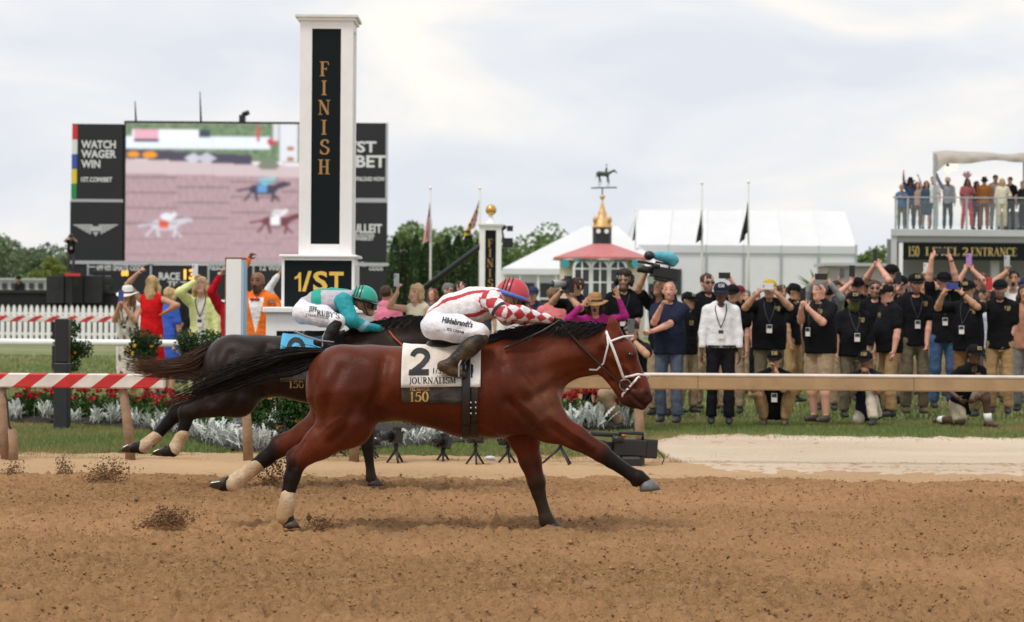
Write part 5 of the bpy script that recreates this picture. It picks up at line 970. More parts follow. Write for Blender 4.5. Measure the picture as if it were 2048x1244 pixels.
# tails and manes
def curve_guides(P, lst): return [[P((x, y), yo) for x, y in g] for g, yo in lst]
g1 = curve_guides(P1, [(([(660, 700), (610, 699), (560, 704), (490, 722), (430, 743), (385, 760)]), .02), (([(656, 702), (600, 706), (540, 720), (465, 747), (390, 775), (322, 812)]), -.05), (([(650, 708), (605, 718), (560, 735), (500, 755), (425, 782), (312, 822)]), .03), (([(640, 716), (615, 735), (580, 748), (530, 754), (475, 770), (380, 805)]), -.03)])
strands('tail', g1, 950, .0033, hairm, horse1, jit=.010, wav=.026, seg=11, cols=((.008, .007, .007), (.016, .012, .010)), taper=.2)
r2 = lambda p, yo: P2(p, yo, True)
g2 = curve_guides(r2, [(([(452, 682), (415, 690), (380, 708), (345, 722), (290, 722), (236, 708)]), .02), (([(446, 688), (415, 705), (385, 725), (340, 735), (285, 732), (240, 722)]), -.04), (([(440, 694), (415, 720), (390, 742), (340, 745), (290, 742), (246, 736)]), .03), (([(432, 700), (412, 735), (400, 760), (370, 752), (320, 752), (262, 744)]), -.02)])
strands('tail', g2, 620, .0038, hairm, horse2, jit=.012, wav=.02, seg=11, cols=((.010, .008, .008), (.13, .07, .04)), taper=.2)
def mane(P, root, bv, n):
    guides = []
    for i in range(15):
        t = i / 14; x = 978 + (1216 - 978) * t; y = np.interp(x, [978, 1000, 1060, 1110, 1160, 1216], [680, 670, 656, 648, 650, 655])
        hang = np.interp(t, [0, .3, .7, 1], [16, 22, 26, 22])
        guides.append([P((x + 8, y + 4), .0), P((x - 2, y - 4), -.03), P((x - 14, y + hang * .22), -.075), P((x - 30, y + hang * .7), -.10), P((x - 46, y + hang), -.105)])
    strands('mane', guides, n, .0052, hairm, root, jit=.008, wav=.014, seg=6, cols=((.011, .010, .010), (.016, .013, .012)))
    fg = [[P((1219 + 3 * i, 656 + i), -.02), P((1232 + 3 * i, 666), -.05), P((1238 + 4 * i, 684), -.075)] for i in range(3)]
    strands('forelock', fg, int(n * .1), .004, hairm, root, jit=.006, wav=.006, seg=5, cols=((.011, .010, .010), (.02, .015, .012)))
mane(P1, horse1, BV1, 900); mane(P2, horse2, BV2, 420)
eyem = mat('horse_eye', (.008, .005, .004), .08, spec=.8)
for P, root in ((P1, horse1), (P2, horse2)):
    for s in (-1, 1): MB().ball(P((1261, 709), .089 * s), (.020, .013, .015), 12, 8).build('eye', eyem, root, True)
# hooves
def hoof(P, root, top, e0, r0, bot, e1, r1, yo, unit, m):
    V = []; n = 18
    for (cx, cy), e, r in ((top, e0, r0), ((top[0] * .5 + bot[0] * .5, top[1] * .5 + bot[1] * .5), ((e0[0] + e1[0]) / 2, (e0[1] + e1[1]) / 2), (r0 + r1) * .51), (bot, e1, r1), (bot, e1, r1 * .8)):
        L = math.hypot(*e)
        for k in range(n): a = 2 * pi * k / n; q = P((cx + e[0] / L * r * cos(a), cy + e[1] / L * r * cos(a)), yo, True); V.append(q + np.array((0, r * unit * .85 * sin(a), 0)))
    Fc = [(i * n + k, i * n + (k + 1) % n, i * n + n + (k + 1) % n, i * n + n + k) for i in range(3) for k in range(n)] + [tuple(range(3 * n, 4 * n)), tuple(range(n - 1, -1, -1))]
    o = mk('hoof', V, Fc, m, root, True); return o
hfd = mat('dark_hoof', (.030, .025, .022), .5, var=.3, vscale=40, var2=(.10, .065, .035)); hfg = mat('grey_hoof', (.135, .128, .125), .5, var=.25, vscale=40, bump=.2, bscale=90)
hoof(P1, horse1, (577, 1041), (1, -.35), 12.5, (583, 1055), (1, 0), 17.5, -.13, U1, hfd); hoof(P1, horse1, (1103, 1047), (1, -.3), 13, (1111, 1061), (1, 0), 21, .12, U1, hfd)
hoof(P1, horse1, (1291, 962), (1, -.45), 14, (1301, 981), (1, -.12), 21, -.12, U1, hfg); hoof(P1, horse1, (452, 969), (-.3, 1), 13, (431, 964), (-.84, .54), 17, .12, U1, hfd)
hoof(P2, horse2, (331, 902), (-.3, 1), 11, (314, 901), (-.8, .6), 14, -.13, U2, hfd); hoof(P2, horse2, (268, 895), (-.3, 1), 11, (251, 894), (-.8, .6), 14, .12, U2, hfd); hoof(P2, horse2, (746, 959), (1, -.3), 11, (751, 971), (1, 0), 16, .10, U2, hfd)
# leg bandages and horseshoes
bandm = mat('leg_bandage', (.60, .46, .31), .8, var=.35, vscale=22, bump=.4, bscale=60, var2=(.40, .25, .12))
steel = mat('steel', (.36, .35, .34), .45, 1.)
def bandage(P, raw, a, b, yo, ra, rb, root, unit):
    S = Solid(.008); pa, pb = P(a, yo, raw), P(b, yo, raw)
    for i in range(7):
        t = i / 6; p = pa + (pb - pa) * t; S.cap(p, p + (pb - pa) * .10, (ra + (rb - ra) * t) * unit, (ra + (rb - ra) * t) * unit * .985, .006, 0, (0, 1, 0), .95)
    V, Q, _ = S.mesh(); mk('leg_bandage', V, Q, bandm, root, True)
bandage(P1, True, (577, 990), (570, 1030), -.13, 15.6, 16.8, horse1, U1); bandage(P1, True, (516, 930), (468, 964), .12, 15.2, 16.8, horse1, U1)
bandage(P2, True, (366, 868), (350, 896), -.13, 15.2, 16.2, horse2, U2); bandage(P2, True, (314, 872), (288, 892), .12, 15, 16.2, horse2, U2)
def shoe(P, pts, yo, root):
    m = MB(); c = [P(p, yo, True) for p in pts]
    m.tube([c[0] + (0, -.045, 0), c[1] + (0, -.05, 0), c[2], c[1] + (0, .05, 0), c[0] + (0, .045, 0)], .007, 6, sq=.6); m.build('horseshoe', steel, root)
shoe(P1, [(441, 962), (425, 964), (416, 975)], .12, horse1)
shoe(P2, [(320, 898), (310, 902), (303, 911)], -.13, horse2); shoe(P2, [(258, 889), (249, 893), (242, 904)], .12, horse2)

# ------------------------------------------------------------------ tack
cloth = lambda c, n: mat(n, c, .85, var=.10, vscale=14, bump=.25, bscale=45, sheen=.1)
whitecloth = mat('white_saddle_cloth', (.80, .78, .75), .85, var=.12, vscale=9, bump=.5, bscale=18, var2=(.55, .47, .38))
blackcloth = mat('black_band_cloth', (.045, .040, .034), .85, var=.45, vscale=13, bump=.5, bscale=30, var2=(.10, .085, .06))
bluecloth = mat('blue_saddle_cloth', (.075, .37, .60), .8, var=.14, vscale=9, bump=.5, bscale=18)
blackp = mat('black_print', (.012, .012, .014), .7); goldp = mat('gold_print', (.62, .36, .10), .6)
leather = mat('black_leather', (.016, .014, .013), .38, var=.3, vscale=30, bump=.2, bscale=80)
def wrap(P, bv, D, x0, x1, ytop_ang, ylow, name, m, root, off=.016, nx=26, na=34, far=True, wave=.0022, cyc=(786)):
    """a sheet laid over the back: columns from photo x0 to x1, draped from pixel row ylow on the near side over the top"""
    V = []; ok = []
    for i in range(nx + 1):
        x = x0 + (x1 - x0) * i / nx; cxyz = P((x, cyc), 0.)
        zl = P((x, ylow(x) if callable(ylow) else ylow), 0.)[2]
        a_low = math.atan2(zl - cxyz[2], .30); a_hi = (pi - a_low) if far else ytop_ang
        for j in range(na + 1):
            a = a_low + (a_hi - a_low) * j / na
            d = np.array((0, -cos(a), sin(a))); h = bv.ray_cast(Vector(cxyz + d * 1.2), Vector(-d), 2.)
            p = np.array(h[0]) if h[0] is not None else cxyz + d * .28
            o = off + wave * (sin(x * .21 + j * .5) + sin(x * .09 - j * .9)) * (1 if j < na * .4 else .4)
            V.append(p + d * o)
    Fc = np.array([(i * (na + 1) + j, (i + 1) * (na + 1) + j, (i + 1) * (na + 1) + j + 1, i * (na + 1) + j + 1) for i in range(nx) for j in range(na)])
    V = np.array(V); o = mk(name, V, Fc, m, root, True)
    md = o.modifiers.new('thickness', 'SOLIDIFY'); md.thickness = .006; md.offset = 1
    return o, bvh_of(V, Fc)
def print_on(name, quads_px, P, D, bv, m, root, lift=.0095, raw=False):
    """flat print projected on a curved cloth; quads in photo pixels"""
    V = []; Fc = []; fine = []
    for q in quads_px:
        if len(q) == 4 and max(abs(q[0][0] - q[2][0]), abs(q[0][1] - q[2][1])) > 7:
            L = lambda a, b, t: (a[0] + (b[0] - a[0]) * t, a[1] + (b[1] - a[1]) * t); g = [[L(L(q[0], q[3], i / 4), L(q[1], q[2], i / 4), j / 4) for j in range(5)] for i in range(5)]
            fine += [[g[i][j], g[i][j + 1], g[i + 1][j + 1], g[i + 1][j]] for i in range(4) for j in range(4)]
        else: fine.append(q)
    for n, q in enumerate(fine):
        for x, y in q:
            p = P((x, y), -.35) if not raw else W(x, y, D - .35)
            o = np.array((0, 0, CAM_Z)); d = p - o; d /= np.linalg.norm(d)
            hr_ = bv.ray_cast(Vector(o + d * (D - 1.2)), Vector(d), 3.)
            if hr_[0] is None: V.append(p + d * .1); continue
            nn = np.array(hr_[1]); nn = nn if nn @ d < 0 else -nn; V.append(np.array(hr_[0]) + nn * (lift + 4e-5 * (n % 23)))
        Fc.append(tuple(range(len(V) - len(q), len(V))))
    return mk(name, V, Fc, m, root)
def px_serif(s, x, y, h, width=None, slant=0.):
    q, w = serif_quads(s, 1.0, .05); k = (width / w) if width else h
    return [[(x + a * k + b * h * slant, y - b * h) for a, b in p] for p in q]
def px_sans(s, x, y, h, width=None, bold=.02, shear=0., slope=0.):
    v, f = sans_mesh(s, 1.0, bold, shear); k = (width / v[:, 0].max()) if width else h
    return [[(x + v[i, 0] * k, y - v[i, 1] * h + v[i, 0] * k * slope) for i in q] for q in f]

saddle1 = thing('saddle', P1((880, 700), 0), 'light racing saddle on a white number 2 cloth on the bay horse', 'saddle')
c1, cb1 = wrap(P1, BV1, 15., 806, 926, 0, lambda x: 771 - (x - 806) * .01, 'saddle_cloth', whitecloth, saddle1)
c1b, _b = wrap(P1, BV1, 15., 936, 962, 0, 771, 'cloth_front', whitecloth, saddle1, nx=8)
c1c, cb1c = wrap(P1, BV1, 15., 807, 928, 0, lambda x: 806 - (x - 806) * .02, 'under_band', blackcloth, saddle1, off=.005)
def thick(pts, w):
    p = [np.array(q, float) for q in pts]; L_, R_ = [], []
    for i in range(len(p)):
        t = p[min(i + 1, len(p) - 1)] - p[max(i - 1, 0)]; t /= np.linalg.norm(t); n = np.array((-t[1], t[0])) * w / 2; L_.append(p[i] + n); R_.append(p[i] - n)
    return [[tuple(L_[i]), tuple(R_[i]), tuple(R_[i + 1]), tuple(L_[i + 1])] for i in range(len(p) - 1)]
print_on('number', thick([(840 + 15 * cos(R(a)), 715 - 12 * sin(R(a))) for a in range(175, -41, -18)] + [(846, 729), (836, 737), (827, 744)], 10.5) + [[(817, 751), (819, 740), (858, 739), (858, 751)]], P1, 15., cb1, blackp, c1)
print_on('lettering', px_serif('JOURNALISM', 818, 767, 12, 94), P1, 15., cb1, blackp, c1)
print_on('lettering', px_sans('1/ST', 866, 748, 11, 26, 0.), P1, 15., cb1, blackp, c1)
print_on('lettering', px_sans('RACING', 873, 755, 4, 22, 0.), P1, 15., cb1, mat('grey_print', (.35, .35, .36), .7), c1)
print_on('lettering', px_serif('PREAKNESS', 820, 781, 6.5, 39), P1, 15., cb1c, goldp, c1c)
print_on('lettering', px_serif('150', 820, 802, 19, 38), P1, 15., cb1c, goldp, c1c)
g_, _b = wrap(P1, BV1, 15., 927, 942, 0, 862, 'girth', leather, saddle1, off=.026, nx=6, far=True); g2_, _b = wrap(P1, BV1, 15., 943, 957, 0, 862, 'girth', leather, saddle1, off=.013, nx=6)
m = MB()
for x, y0, y1 in ((933, 862, 874), (950, 862, 875)):
    ring = []
    for j in range(25):
        a = R(200) + R(140) * j / 24; cx = P1((x, 786), 0); d = np.array((0, cos(a), sin(a))); h = BV1.ray_cast(Vector(cx + d * 1.2), Vector(-d), 2.)
        ring.append(np.array(h[0]) + d * .012)
    rv = np.array(ring); m.add(np.concatenate([rv - (.024, 0, 0), rv + (.024, 0, 0)]), [(j, j + 1, 26 + j, 25 + j) for j in range(24)])
m.build('girth_strap', leather, saddle1)
for y in (815, 826, 838): 
    for x in (938, 948):
        h = hit(BV1, P1((x, y), -1.), (0, 1, 0)); MB().ball(h - (0, .022 if x > 942 else .036, 0), .008, 8, 5).build('buckle', steel, g2_ if x > 942 else g_)
def saddle_tree(P, root, a, b, z):
    S = Solid(.01); S.cap(P(a, 0), P(b, 0), .055, .05, .03, 0, (0, 1, 0), 1.7); S.cap(P((a[0] - 6, a[1] - 6), 0), P((a[0] + 8, a[1] - 2), 0), .03, .03, .03, 0, (0, 1, 0), 2.4)
    V, Q, _ = S.mesh(); mk('saddle_seat', V, Q, leather, root, True)
saddle_tree(P1, saddle1, (868, 697), (940, 694), 0)
def stirrup(P, root, top, foot, yo, raw=False):
    m = MB(); t = P(top, yo, raw); f = P(foot, yo, raw)
    m.tube([t, (t + f) / 2 + (0, -.01, 0), f + (0, 0, .11)], .012, 6, sq=.35); m.build('stirrup_leather', leather, root)
    m = MB(); m.tube([f + (0, 0, .115), f + (-.02, -.05, .07), f + (-.02, -.058, .0), f + (0, 0, -.012), f + (.02, .058, .0), f + (.02, .05, .07), f + (0, 0, .115)], .006, 6)
    m.build('stirrup_iron', steel, root)
stirrup(P1, saddle1, (934, 712), (924, 752), -.335); stirrup(P1, saddle1, (945, 700), (940, 752), .30)

saddle2 = thing('saddle', P2((880, 700), 0), 'light racing saddle on a blue number 9 cloth on the dark horse', 'saddle')
c2, cb2 = wrap(P2, BV2, 18.2, 806, 926, 0, 771, 'saddle_cloth', bluecloth, saddle2); c2c, cb2c = wrap(P2, BV2, 18.2, 807, 928, 0, 806, 'under_band', blackcloth, saddle2, off=.005)
nine = []
for (a0, a1) in [(a, a + 24) for a in range(0, 360, 24)]:
    f = lambda a, r: (592 + cos(R(a)) * r * .86, 698 - sin(R(a)) * r); nine.append([f(a0, 22), f(a0, 12), f(a1, 12), f(a1, 22)])
nine.append([(601, 698), (611, 698), (606, 730), (596, 730)])
print_on('number', nine, P2, 18.2, cb2, blackp, c2, raw=True)
print_on('lettering', px_serif('150', 578, 776, 15, 30), P2, 18.2, cb2c, mat('dusty_gold_print', (.20, .125, .045), .7), c2c, raw=True)
wrap(P2, BV2, 18.2, 930, 956, 0, 862, 'girth', leather, saddle2, off=.010, nx=6); saddle_tree(P2, saddle2, (868, 697), (940, 694), 0)
stirrup(P2, saddle2, (660, 676), (651, 692), -.30, True); stirrup(P2, saddle2, (660, 676), (664, 692), .30, True)

def strap(m, P, D, bv, pts, w, raise_=.006, sides=(-1,), seg=7):
    """a strap lying on the head along photo pixels, near (-1) or far (+1) side"""
    poly = []
    for a, b in zip(pts, pts[1:]):
        for i in range(seg): t = i / seg; poly.append((a[0] + (b[0] - a[0]) * t, a[1] + (b[1] - a[1]) * t))
    poly.append(pts[-1])
    for s in sides:
        pl = []
        for p in poly:
            o = P(p, s * .6); h = hit(bv, o, (0, -s, 0), 1.0)
            if h is None: h = P(p, s * .02)
            pl.append(h + np.array((0, s * raise_, 0)))
        m.tube(pl, w, 6, sq=1.)
    return m
bridle1 = thing('bridle', P1((1240, 730), 0), 'white bridle with black reins on the head of the bay horse', 'bridle')
whitelea = mat('white_strap', (.80, .79, .77), .5, var=.1, vscale=30)
def round_strap(pts, w, over, under=None):
    """a strap that runs up the near side, over the middle of the head and down the far side"""
    def side(sd):
        o = []
        for a, b in zip(pts, pts[1:] + [None]):
            for k in range(6 if b else 1): t = k / 6; p = (a[0] + (b[0] - a[0]) * t, a[1] + (b[1] - a[1]) * t) if b else a; h = hit(BV1, P1(p, sd * .6), (0, -sd, 0), 1.); o.append((h if h is not None else P1(p, sd * .03)) + np.array((0, sd * .006, 0)))
        return o
    nr, fa = side(-1), side(1); path = ([P1(under, 0.)] if under else []) + nr + ([P1(over, 0.)] if over else []) + fa[::-1] + ([P1(under, 0.)] if under else [])
    return MB().tube(path, w, 6)
for nm, pts, w, ov, un in (('cheek_strap', [(1257, 766), (1236, 708), (1220, 668)], .010, (1214, 654), None), ('brow_band', [(1226, 686), (1242, 680), (1254, 676)], .008, (1266, 672), None), ('throat_latch', [(1184, 744), (1200, 745), (1214, 731), (1223, 692), (1221, 674)], .007, None, None),
                   ('nose_band', [(1258, 760), (1272, 757), (1284, 754)], .009, (1298, 751), None), ('nose_band', [(1254, 795), (1268, 781), (1286, 759)], .008, None, (1244, 803))):
    round_strap(pts, w, ov, un).build(nm, whitelea, bridle1, True)
for s in (-1, 1):
    m = MB(); h = hit(BV1, P1((1259, 776), s * .6), (0, -s, 0), 1.); c0 = (h if h is not None else P1((1259, 776), s * .07)) + np.array((0, s * .012, 0))
    m.tube([c0 + (.038 * cos(a), 0, .038 * sin(a)) for a in np.linspace(0, 2 * pi, 17)], .0055, 6, cap=False)
    m.build('bit_ring', steel, bridle1, True)
m = MB()
for s in (-1, 1):
    h = hit(BV1, P1((1240, 765), s * .6), (0, -s, 0), 1.); h = h if h is not None else P1((1240, 765), s * .07)
    m.tube([P1((1259, 776), s * .09), h + np.array((0, s * .02, 0)), P1((1200, 730), s * .15), P1((1160, 690), s * .13), P1((1127, 652), s * .07), P1((1119, 645), s * .05)], .0125, 6, sq=.5)
m.tube([P1((1119, 645), -.05), P1((1112, 662), -.12), P1((1100, 668), 0.), P1((1112, 662), .12), P1((1119, 645), .05)], .008, 6, sq=.5)
m.build('rein', leather, bridle1, True)
bridle2 = thing('bridle', P2((1240, 730), 0), 'bridle with red reins held by the jockey in green', 'bridle')
for sd in (-1, 1): strap(MB(), P2, 18.2, BV2, [(1219, 664), (1236, 708), (1257, 766)], .012, sides=(sd,)).build('cheek_strap', leather, bridle2, True)
for sd in (-1, 1): strap(MB(), P2, 18.2, BV2, [(1258, 760), (1272, 757), (1289, 753)], .012, sides=(sd,)).build('nose_band', leather, bridle2, True)
m = MB(); R2 = lambda x, y, yo: W(x, y, 18.2 + yo)
for s in (-1, 1): m.tube([R2(776, 658, s * .07), R2(787, 674, s * .14), R2(806, 692, s * .16), R2(835, 714, s * .17), P2((1240, 765), s * .12), P2((1257, 772), s * .08)], .008, 6)
m.tube([R2(776, 658, -.07), R2(774, 663, 0), R2(776, 658, .07)], .008, 6)
m.build('rein', mat('red_rein', (.42, .06, .02), .6), bridle2, True)
# ------------------------------------------------------------------ people
def unit_(v): v = np.asarray(v, float); return v / (np.linalg.norm(v) + 1e-9)
SKINS = dict(light=(.62, .36, .26), pink=(.66, .34, .25), tan=(.48, .26, .16), brown=(.22, .105, .060), dark=(.085, .042, .027), olive=(.52, .31, .20))
skinm = mat('skin', attr=True, rough=.5, spec=.35, var=.08, vscale=30)
hairmt = mat('hair', attr=True, rough=.6, spec=.3, var=.3, vscale=60, bump=.6, bscale=130)
fabric = mat('fabric', attr=True, rough=.9, spec=.12, var=.10, vscale=11, bump=.7, bscale=16)
shoem = mat('shoe', attr=True, rough=.55, var=.2, vscale=20)
phonem = mat('phone_case', attr=True, rough=.25, var=.05, vscale=20); glassm = mat('dark_lens', (.01, .011, .013), .08, spec=.8)
def dome(c, up, fwd, rx, ry, rz, cut=.0, seg=18, rings=7, brim=0., drop=.25, brimw=1.0):
    """open cap: half ellipsoid about `up`; optional peak towards fwd. returns verts, faces"""
    u = unit_(up); f = unit_(np.asarray(fwd, float) - u * np.dot(fwd, u)); s = np.cross(f, u); V = []; Fc = []
    for i in range(rings + 1):
        a = (pi / 2 + cut) * (1 - i / rings) ; z = cos(pi / 2 + cut) if i == 0 else cos(a); r = sin(a)
        for k in range(seg):
            g = 2 * pi * k / seg; V.append(c + s * rx * r * cos(g) + f * ry * r * sin(g) + u * rz * cos(a))
    for i in range(rings):
        for k in range(seg): Fc.append((i * seg + k, i * seg + (k + 1) % seg, (i + 1) * seg + (k + 1) % seg, (i + 1) * seg + k))
    # inside lining keeps the rim closed
    n = len(V)
    V = np.array(V); V = np.concatenate([V, c + (V[:seg] - c) * .94 + u * rz * .02]); V = np.concatenate([V, [c + u * rz * .8]])
    for k in range(seg): Fc.append((n + k, n + (k + 1) % seg, (k + 1) % seg, k)); Fc.append((n + seg, n + (k + 1) % seg, n + k))
    if brim:
        b0 = len(V); P = []
        for j in range(9):
            g = R(-68 + 17 * j) * brimw; d = f * cos(g) * ry + s * sin(g) * rx; e = brim * cos(g * 1.05)
            for th in (0, -.006): P.append(c + d * .96 + u * th); 
            for th in (0, -.006): P.append(c + d + f * e - u * drop * e + u * th)
        V = np.concatenate([V, P])
        for j in range(8):
            a, b = b0 + 4 * j, b0 + 4 * j + 4
            Fc += [(a, a + 2, b + 2, b), (a + 1, b + 1, b + 3, a + 3), (a + 2, a + 3, b + 3, b + 2)]
    return V, Fc
def hand_parts(S, w, d, n, sk, curl=.6, spread=.35, r=.0095, gl=0, open_=False, side=1):
    """five bent fingers and a palm on the wrist w; d along the hand, n palm normal (fingers curl towards it)"""
    d = unit_(d); n = unit_(n - d * np.dot(n, d)); x = np.cross(d, n) * side
    S.cap(w, w + d * .075, .024, .030, .02, gl, n, .55)
    for i, (o, L) in enumerate(((-.030, .068), (-.010, .078), (.010, .074), (.028, .058))):
        b = w + d * .085 + x * o; c1 = curl if not open_ else .12
        d1 = unit_(d * cos(c1) + n * sin(c1) + x * o * spread * 8); d2 = unit_(d * cos(2.1 * c1) + n * sin(2.1 * c1) + x * o * spread * 5)
        m1 = b + d1 * L * .5; S.cap(b, m1, r, r * .92, .006, gl); S.cap(m1, m1 + d2 * L * .5, r * .92, r * .75, .006, gl)
    tb = w + d * .03 - x * .026; t1 = tb + unit_(d * .55 - x * .75 + n * .35) * .036; t2 = t1 + unit_(d * .8 - x * .1 + n * (.5 if not open_ else .1)) * .034
    S.cap(tb, t1, r * 1.2, r * 1.05, .008, gl); S.cap(t1, t2, r * 1.05, r * .8, .006, gl)
_WR = np.random.default_rng(3).normal(0, 1, (10, 3)) * np.array((1., 1., .8))
def solid_obj(S, name, m, parent, col, fn=None, wr=0.):
    V, Q, C = S.mesh()
    if wr:      # wrinkles in cloth
        n_ = np.zeros(len(V))
        for i, q in enumerate(_WR): n_ += np.sin(V @ q * (22 + 5 * i) + i * 1.7 + 2. * np.sin(V @ _WR[(i + 3) % 10] * 9)) / (1 + .12 * i)
        V = V + normals_of(V, Q) * (n_ * wr * .42)[:, None]
    if np.ndim(col) == 2: c = np.asarray(col, float)[C]
    else: c = np.tile(np.asarray(col, float), (len(V), 1))
    if fn is not None: c = fn(V, c, C)
    return mk(name, V, Q, m, parent, True, c), V, Q

# ---------------------------------------------------------------- jockeys
def jockey(name, label, D, P, sk, cfg):
    T = cfg; u = T['u']
    root = thing(name, P(T['seat'], 0.), label, 'jockey')
    c = lambda S, a, b, ra, rb, ya=0., yb=None, k=.02, col=0, sq=1.: S.cap(P(a, ya), P(b, ya if yb is None else yb), ra * u, rb * u, k, col, (0, 1, 0), sq)
    S = Solid(.0075); t = T['torso']
    for (p0, r0, s0), (p1, r1, s1) in zip(t, t[1:]): c(S, p0, p1, r0, r1, sq=(s0 + s1) / 2, k=.04)
    for sd, arm in ((-1, T['near_arm']), (1, T['far_arm'])):
        for i in range(len(arm) - 1): c(S, arm[i][0], arm[i + 1][0], arm[i][1], arm[i + 1][1], arm[i][2], arm[i + 1][2], k=.025, col=1 + (sd > 0))
    jer, JV, JQ = solid_obj(S, 'jersey', mat('silk_' + T['id'], attr=True, rough=.6, spec=.35, bump=.8, bscale=24, var=.05, vscale=20), root, (.8, .8, .8), T['paint'], .0032)
    S = Solid(.0075)
    for sd, leg in ((-1, T['near_leg']), (1, T['far_leg'])):
        for i in range(len(leg) - 1): c(S, leg[i][0], leg[i + 1][0], leg[i][1], leg[i + 1][1], leg[i][2], leg[i + 1][2], k=.035)
    c(S, T['seat'], (T['seat'][0] + 4, T['seat'][1] - 12), T['seat_r'], T['seat_r'] * .85, sq=1.35, k=.04)
    br, BVv, BQ = solid_obj(S, 'breeches', mat('breeches_' + T['id'], attr=True, rough=.8, bump=.8, bscale=20, var=.06, vscale=16), root, (.76, .76, .80), T.get('paint_br'), .0022)
    for sd, bt in ((-1, T['near_boot']), (1, T['far_boot'])):
        S = Solid(.0075)
        for i in range(len(bt) - 1): c(S, bt[i][0], bt[i + 1][0], bt[i][1], bt[i + 1][1], bt[i][2], bt[i + 1][2], k=.015)
        solid_obj(S, 'boot', mat('boot_' + T['id'], T['bootc'][0], .42, var=.5, vscale=24, bump=.4, bscale=40, var2=T['bootc'][1], spec=.25), root, (.02, .02, .02))
    # skin: head, neck and (bare) hands
    S = Solid(.006); h = T['head']
    for a, b, ra, rb, sq in h: c(S, a, b, ra, rb, sq=sq, k=.02)
    body, _, _ = solid_obj(S, 'body', skinm, root, SKINS[sk] if isinstance(sk, str) else sk, T.get('paint_face'))
    for sd, arm in ((-1, T['near_arm']), (1, T['far_arm'])):
        S = Solid(.0055); w = P(arm[-1][0], arm[-1][2]); d = unit_(w - P(arm[-2][0], arm[-2][2]))
        S.cap(w - d * .03, w + d * .02, .021, .023, .015)
        hand_parts(S, w, d, np.array((-.1, -sd * .25, -1.)), None, curl=.85, r=.0105, side=sd)
        solid_obj(S, 'glove' if T['glove'] else 'hand', fabric if T['glove'] else skinm, root, T['glovec'] if T['glove'] else SKINS[sk])
    return root, bvh_of(JV, JQ), bvh_of(BVv, BQ)

RED = np.array((.46, .032, .045)); WHT = np.array((.76, .74, .74))
def paint1(V, c, C):
    a, b = P1((872, 630), 0), P1((988, 600), 0); ax = unit_(b - a); t = (V - a) @ ax; d = V - a - t[:, None] * ax
    up = unit_(np.cross((0, 1., 0), ax)); up = up if up[2] > 0 else -up
    ph = np.degrees(np.arctan2(-d[:, 1] / 1.35, d @ up)) % 360
    w = np.interp(t, [0, .12, .4], [5.5, 7.5, 6.5])
    red = (np.abs((ph - 47 + 36) % 72 - 36) < w)
    o = np.where(red[:, None], RED, WHT)
    arm = C > 0
    for k, s in ((1, -1), (2, 1)):
        s0, e0, w0 = (P1((985, 598), -.17), P1((1008, 626), -.235), P1((1100, 639), -.075)) if k == 1 else (P1((985, 600), .17), P1((1014, 634), .22), P1((1100, 640), .07))
        d1, d2 = unit_(e0 - s0), unit_(w0 - e0); L1 = np.linalg.norm(e0 - s0)
        q1, q2 = (V - s0) @ d1, (V - e0) @ d2; fore = q2 > -.01; tt = np.where(fore, L1 + q2, q1)
        rel = np.where(fore[:, None], V - e0 - q2[:, None] * d2, V - s0 - q1[:, None] * d1); dd = np.where(fore[:, None], d2, d1)
        n1 = np.array((0, 1., 0)); ph = np.arctan2(rel[:, 2], rel[:, 1] * -s)
        p, q = tt / .088, ph / (2 * pi) * 4
        chk = (np.floor(p + q) + np.floor(p - q)) % 2 == 0
        cc = np.where(chk[:, None], RED, WHT); band = (np.abs(tt - L1 * .75) < .014)
        cc = np.where(band[:, None], np.array((.02, .02, .02)), cc)
        mk_ = C == k; o[mk_] = cc[mk_]
    return o
def dirty_knee(V, c, C):
    kn = P1((964, 672), -.28); kf = P1((964, 672), .28); d = np.minimum(np.linalg.norm(V - kn, axis=1), np.linalg.norm(V - kf, axis=1))
    w = np.clip((.085 - d) / .06, 0, 1)[:, None]; n = (.6 + .4 * np.sin(V[:, :1] * 90 + V[:, 2:] * 70)); return c * (1 - w * n * .85) + np.array((.50, .33, .15)) * w * n * .85
def face1(V, c, C): return c
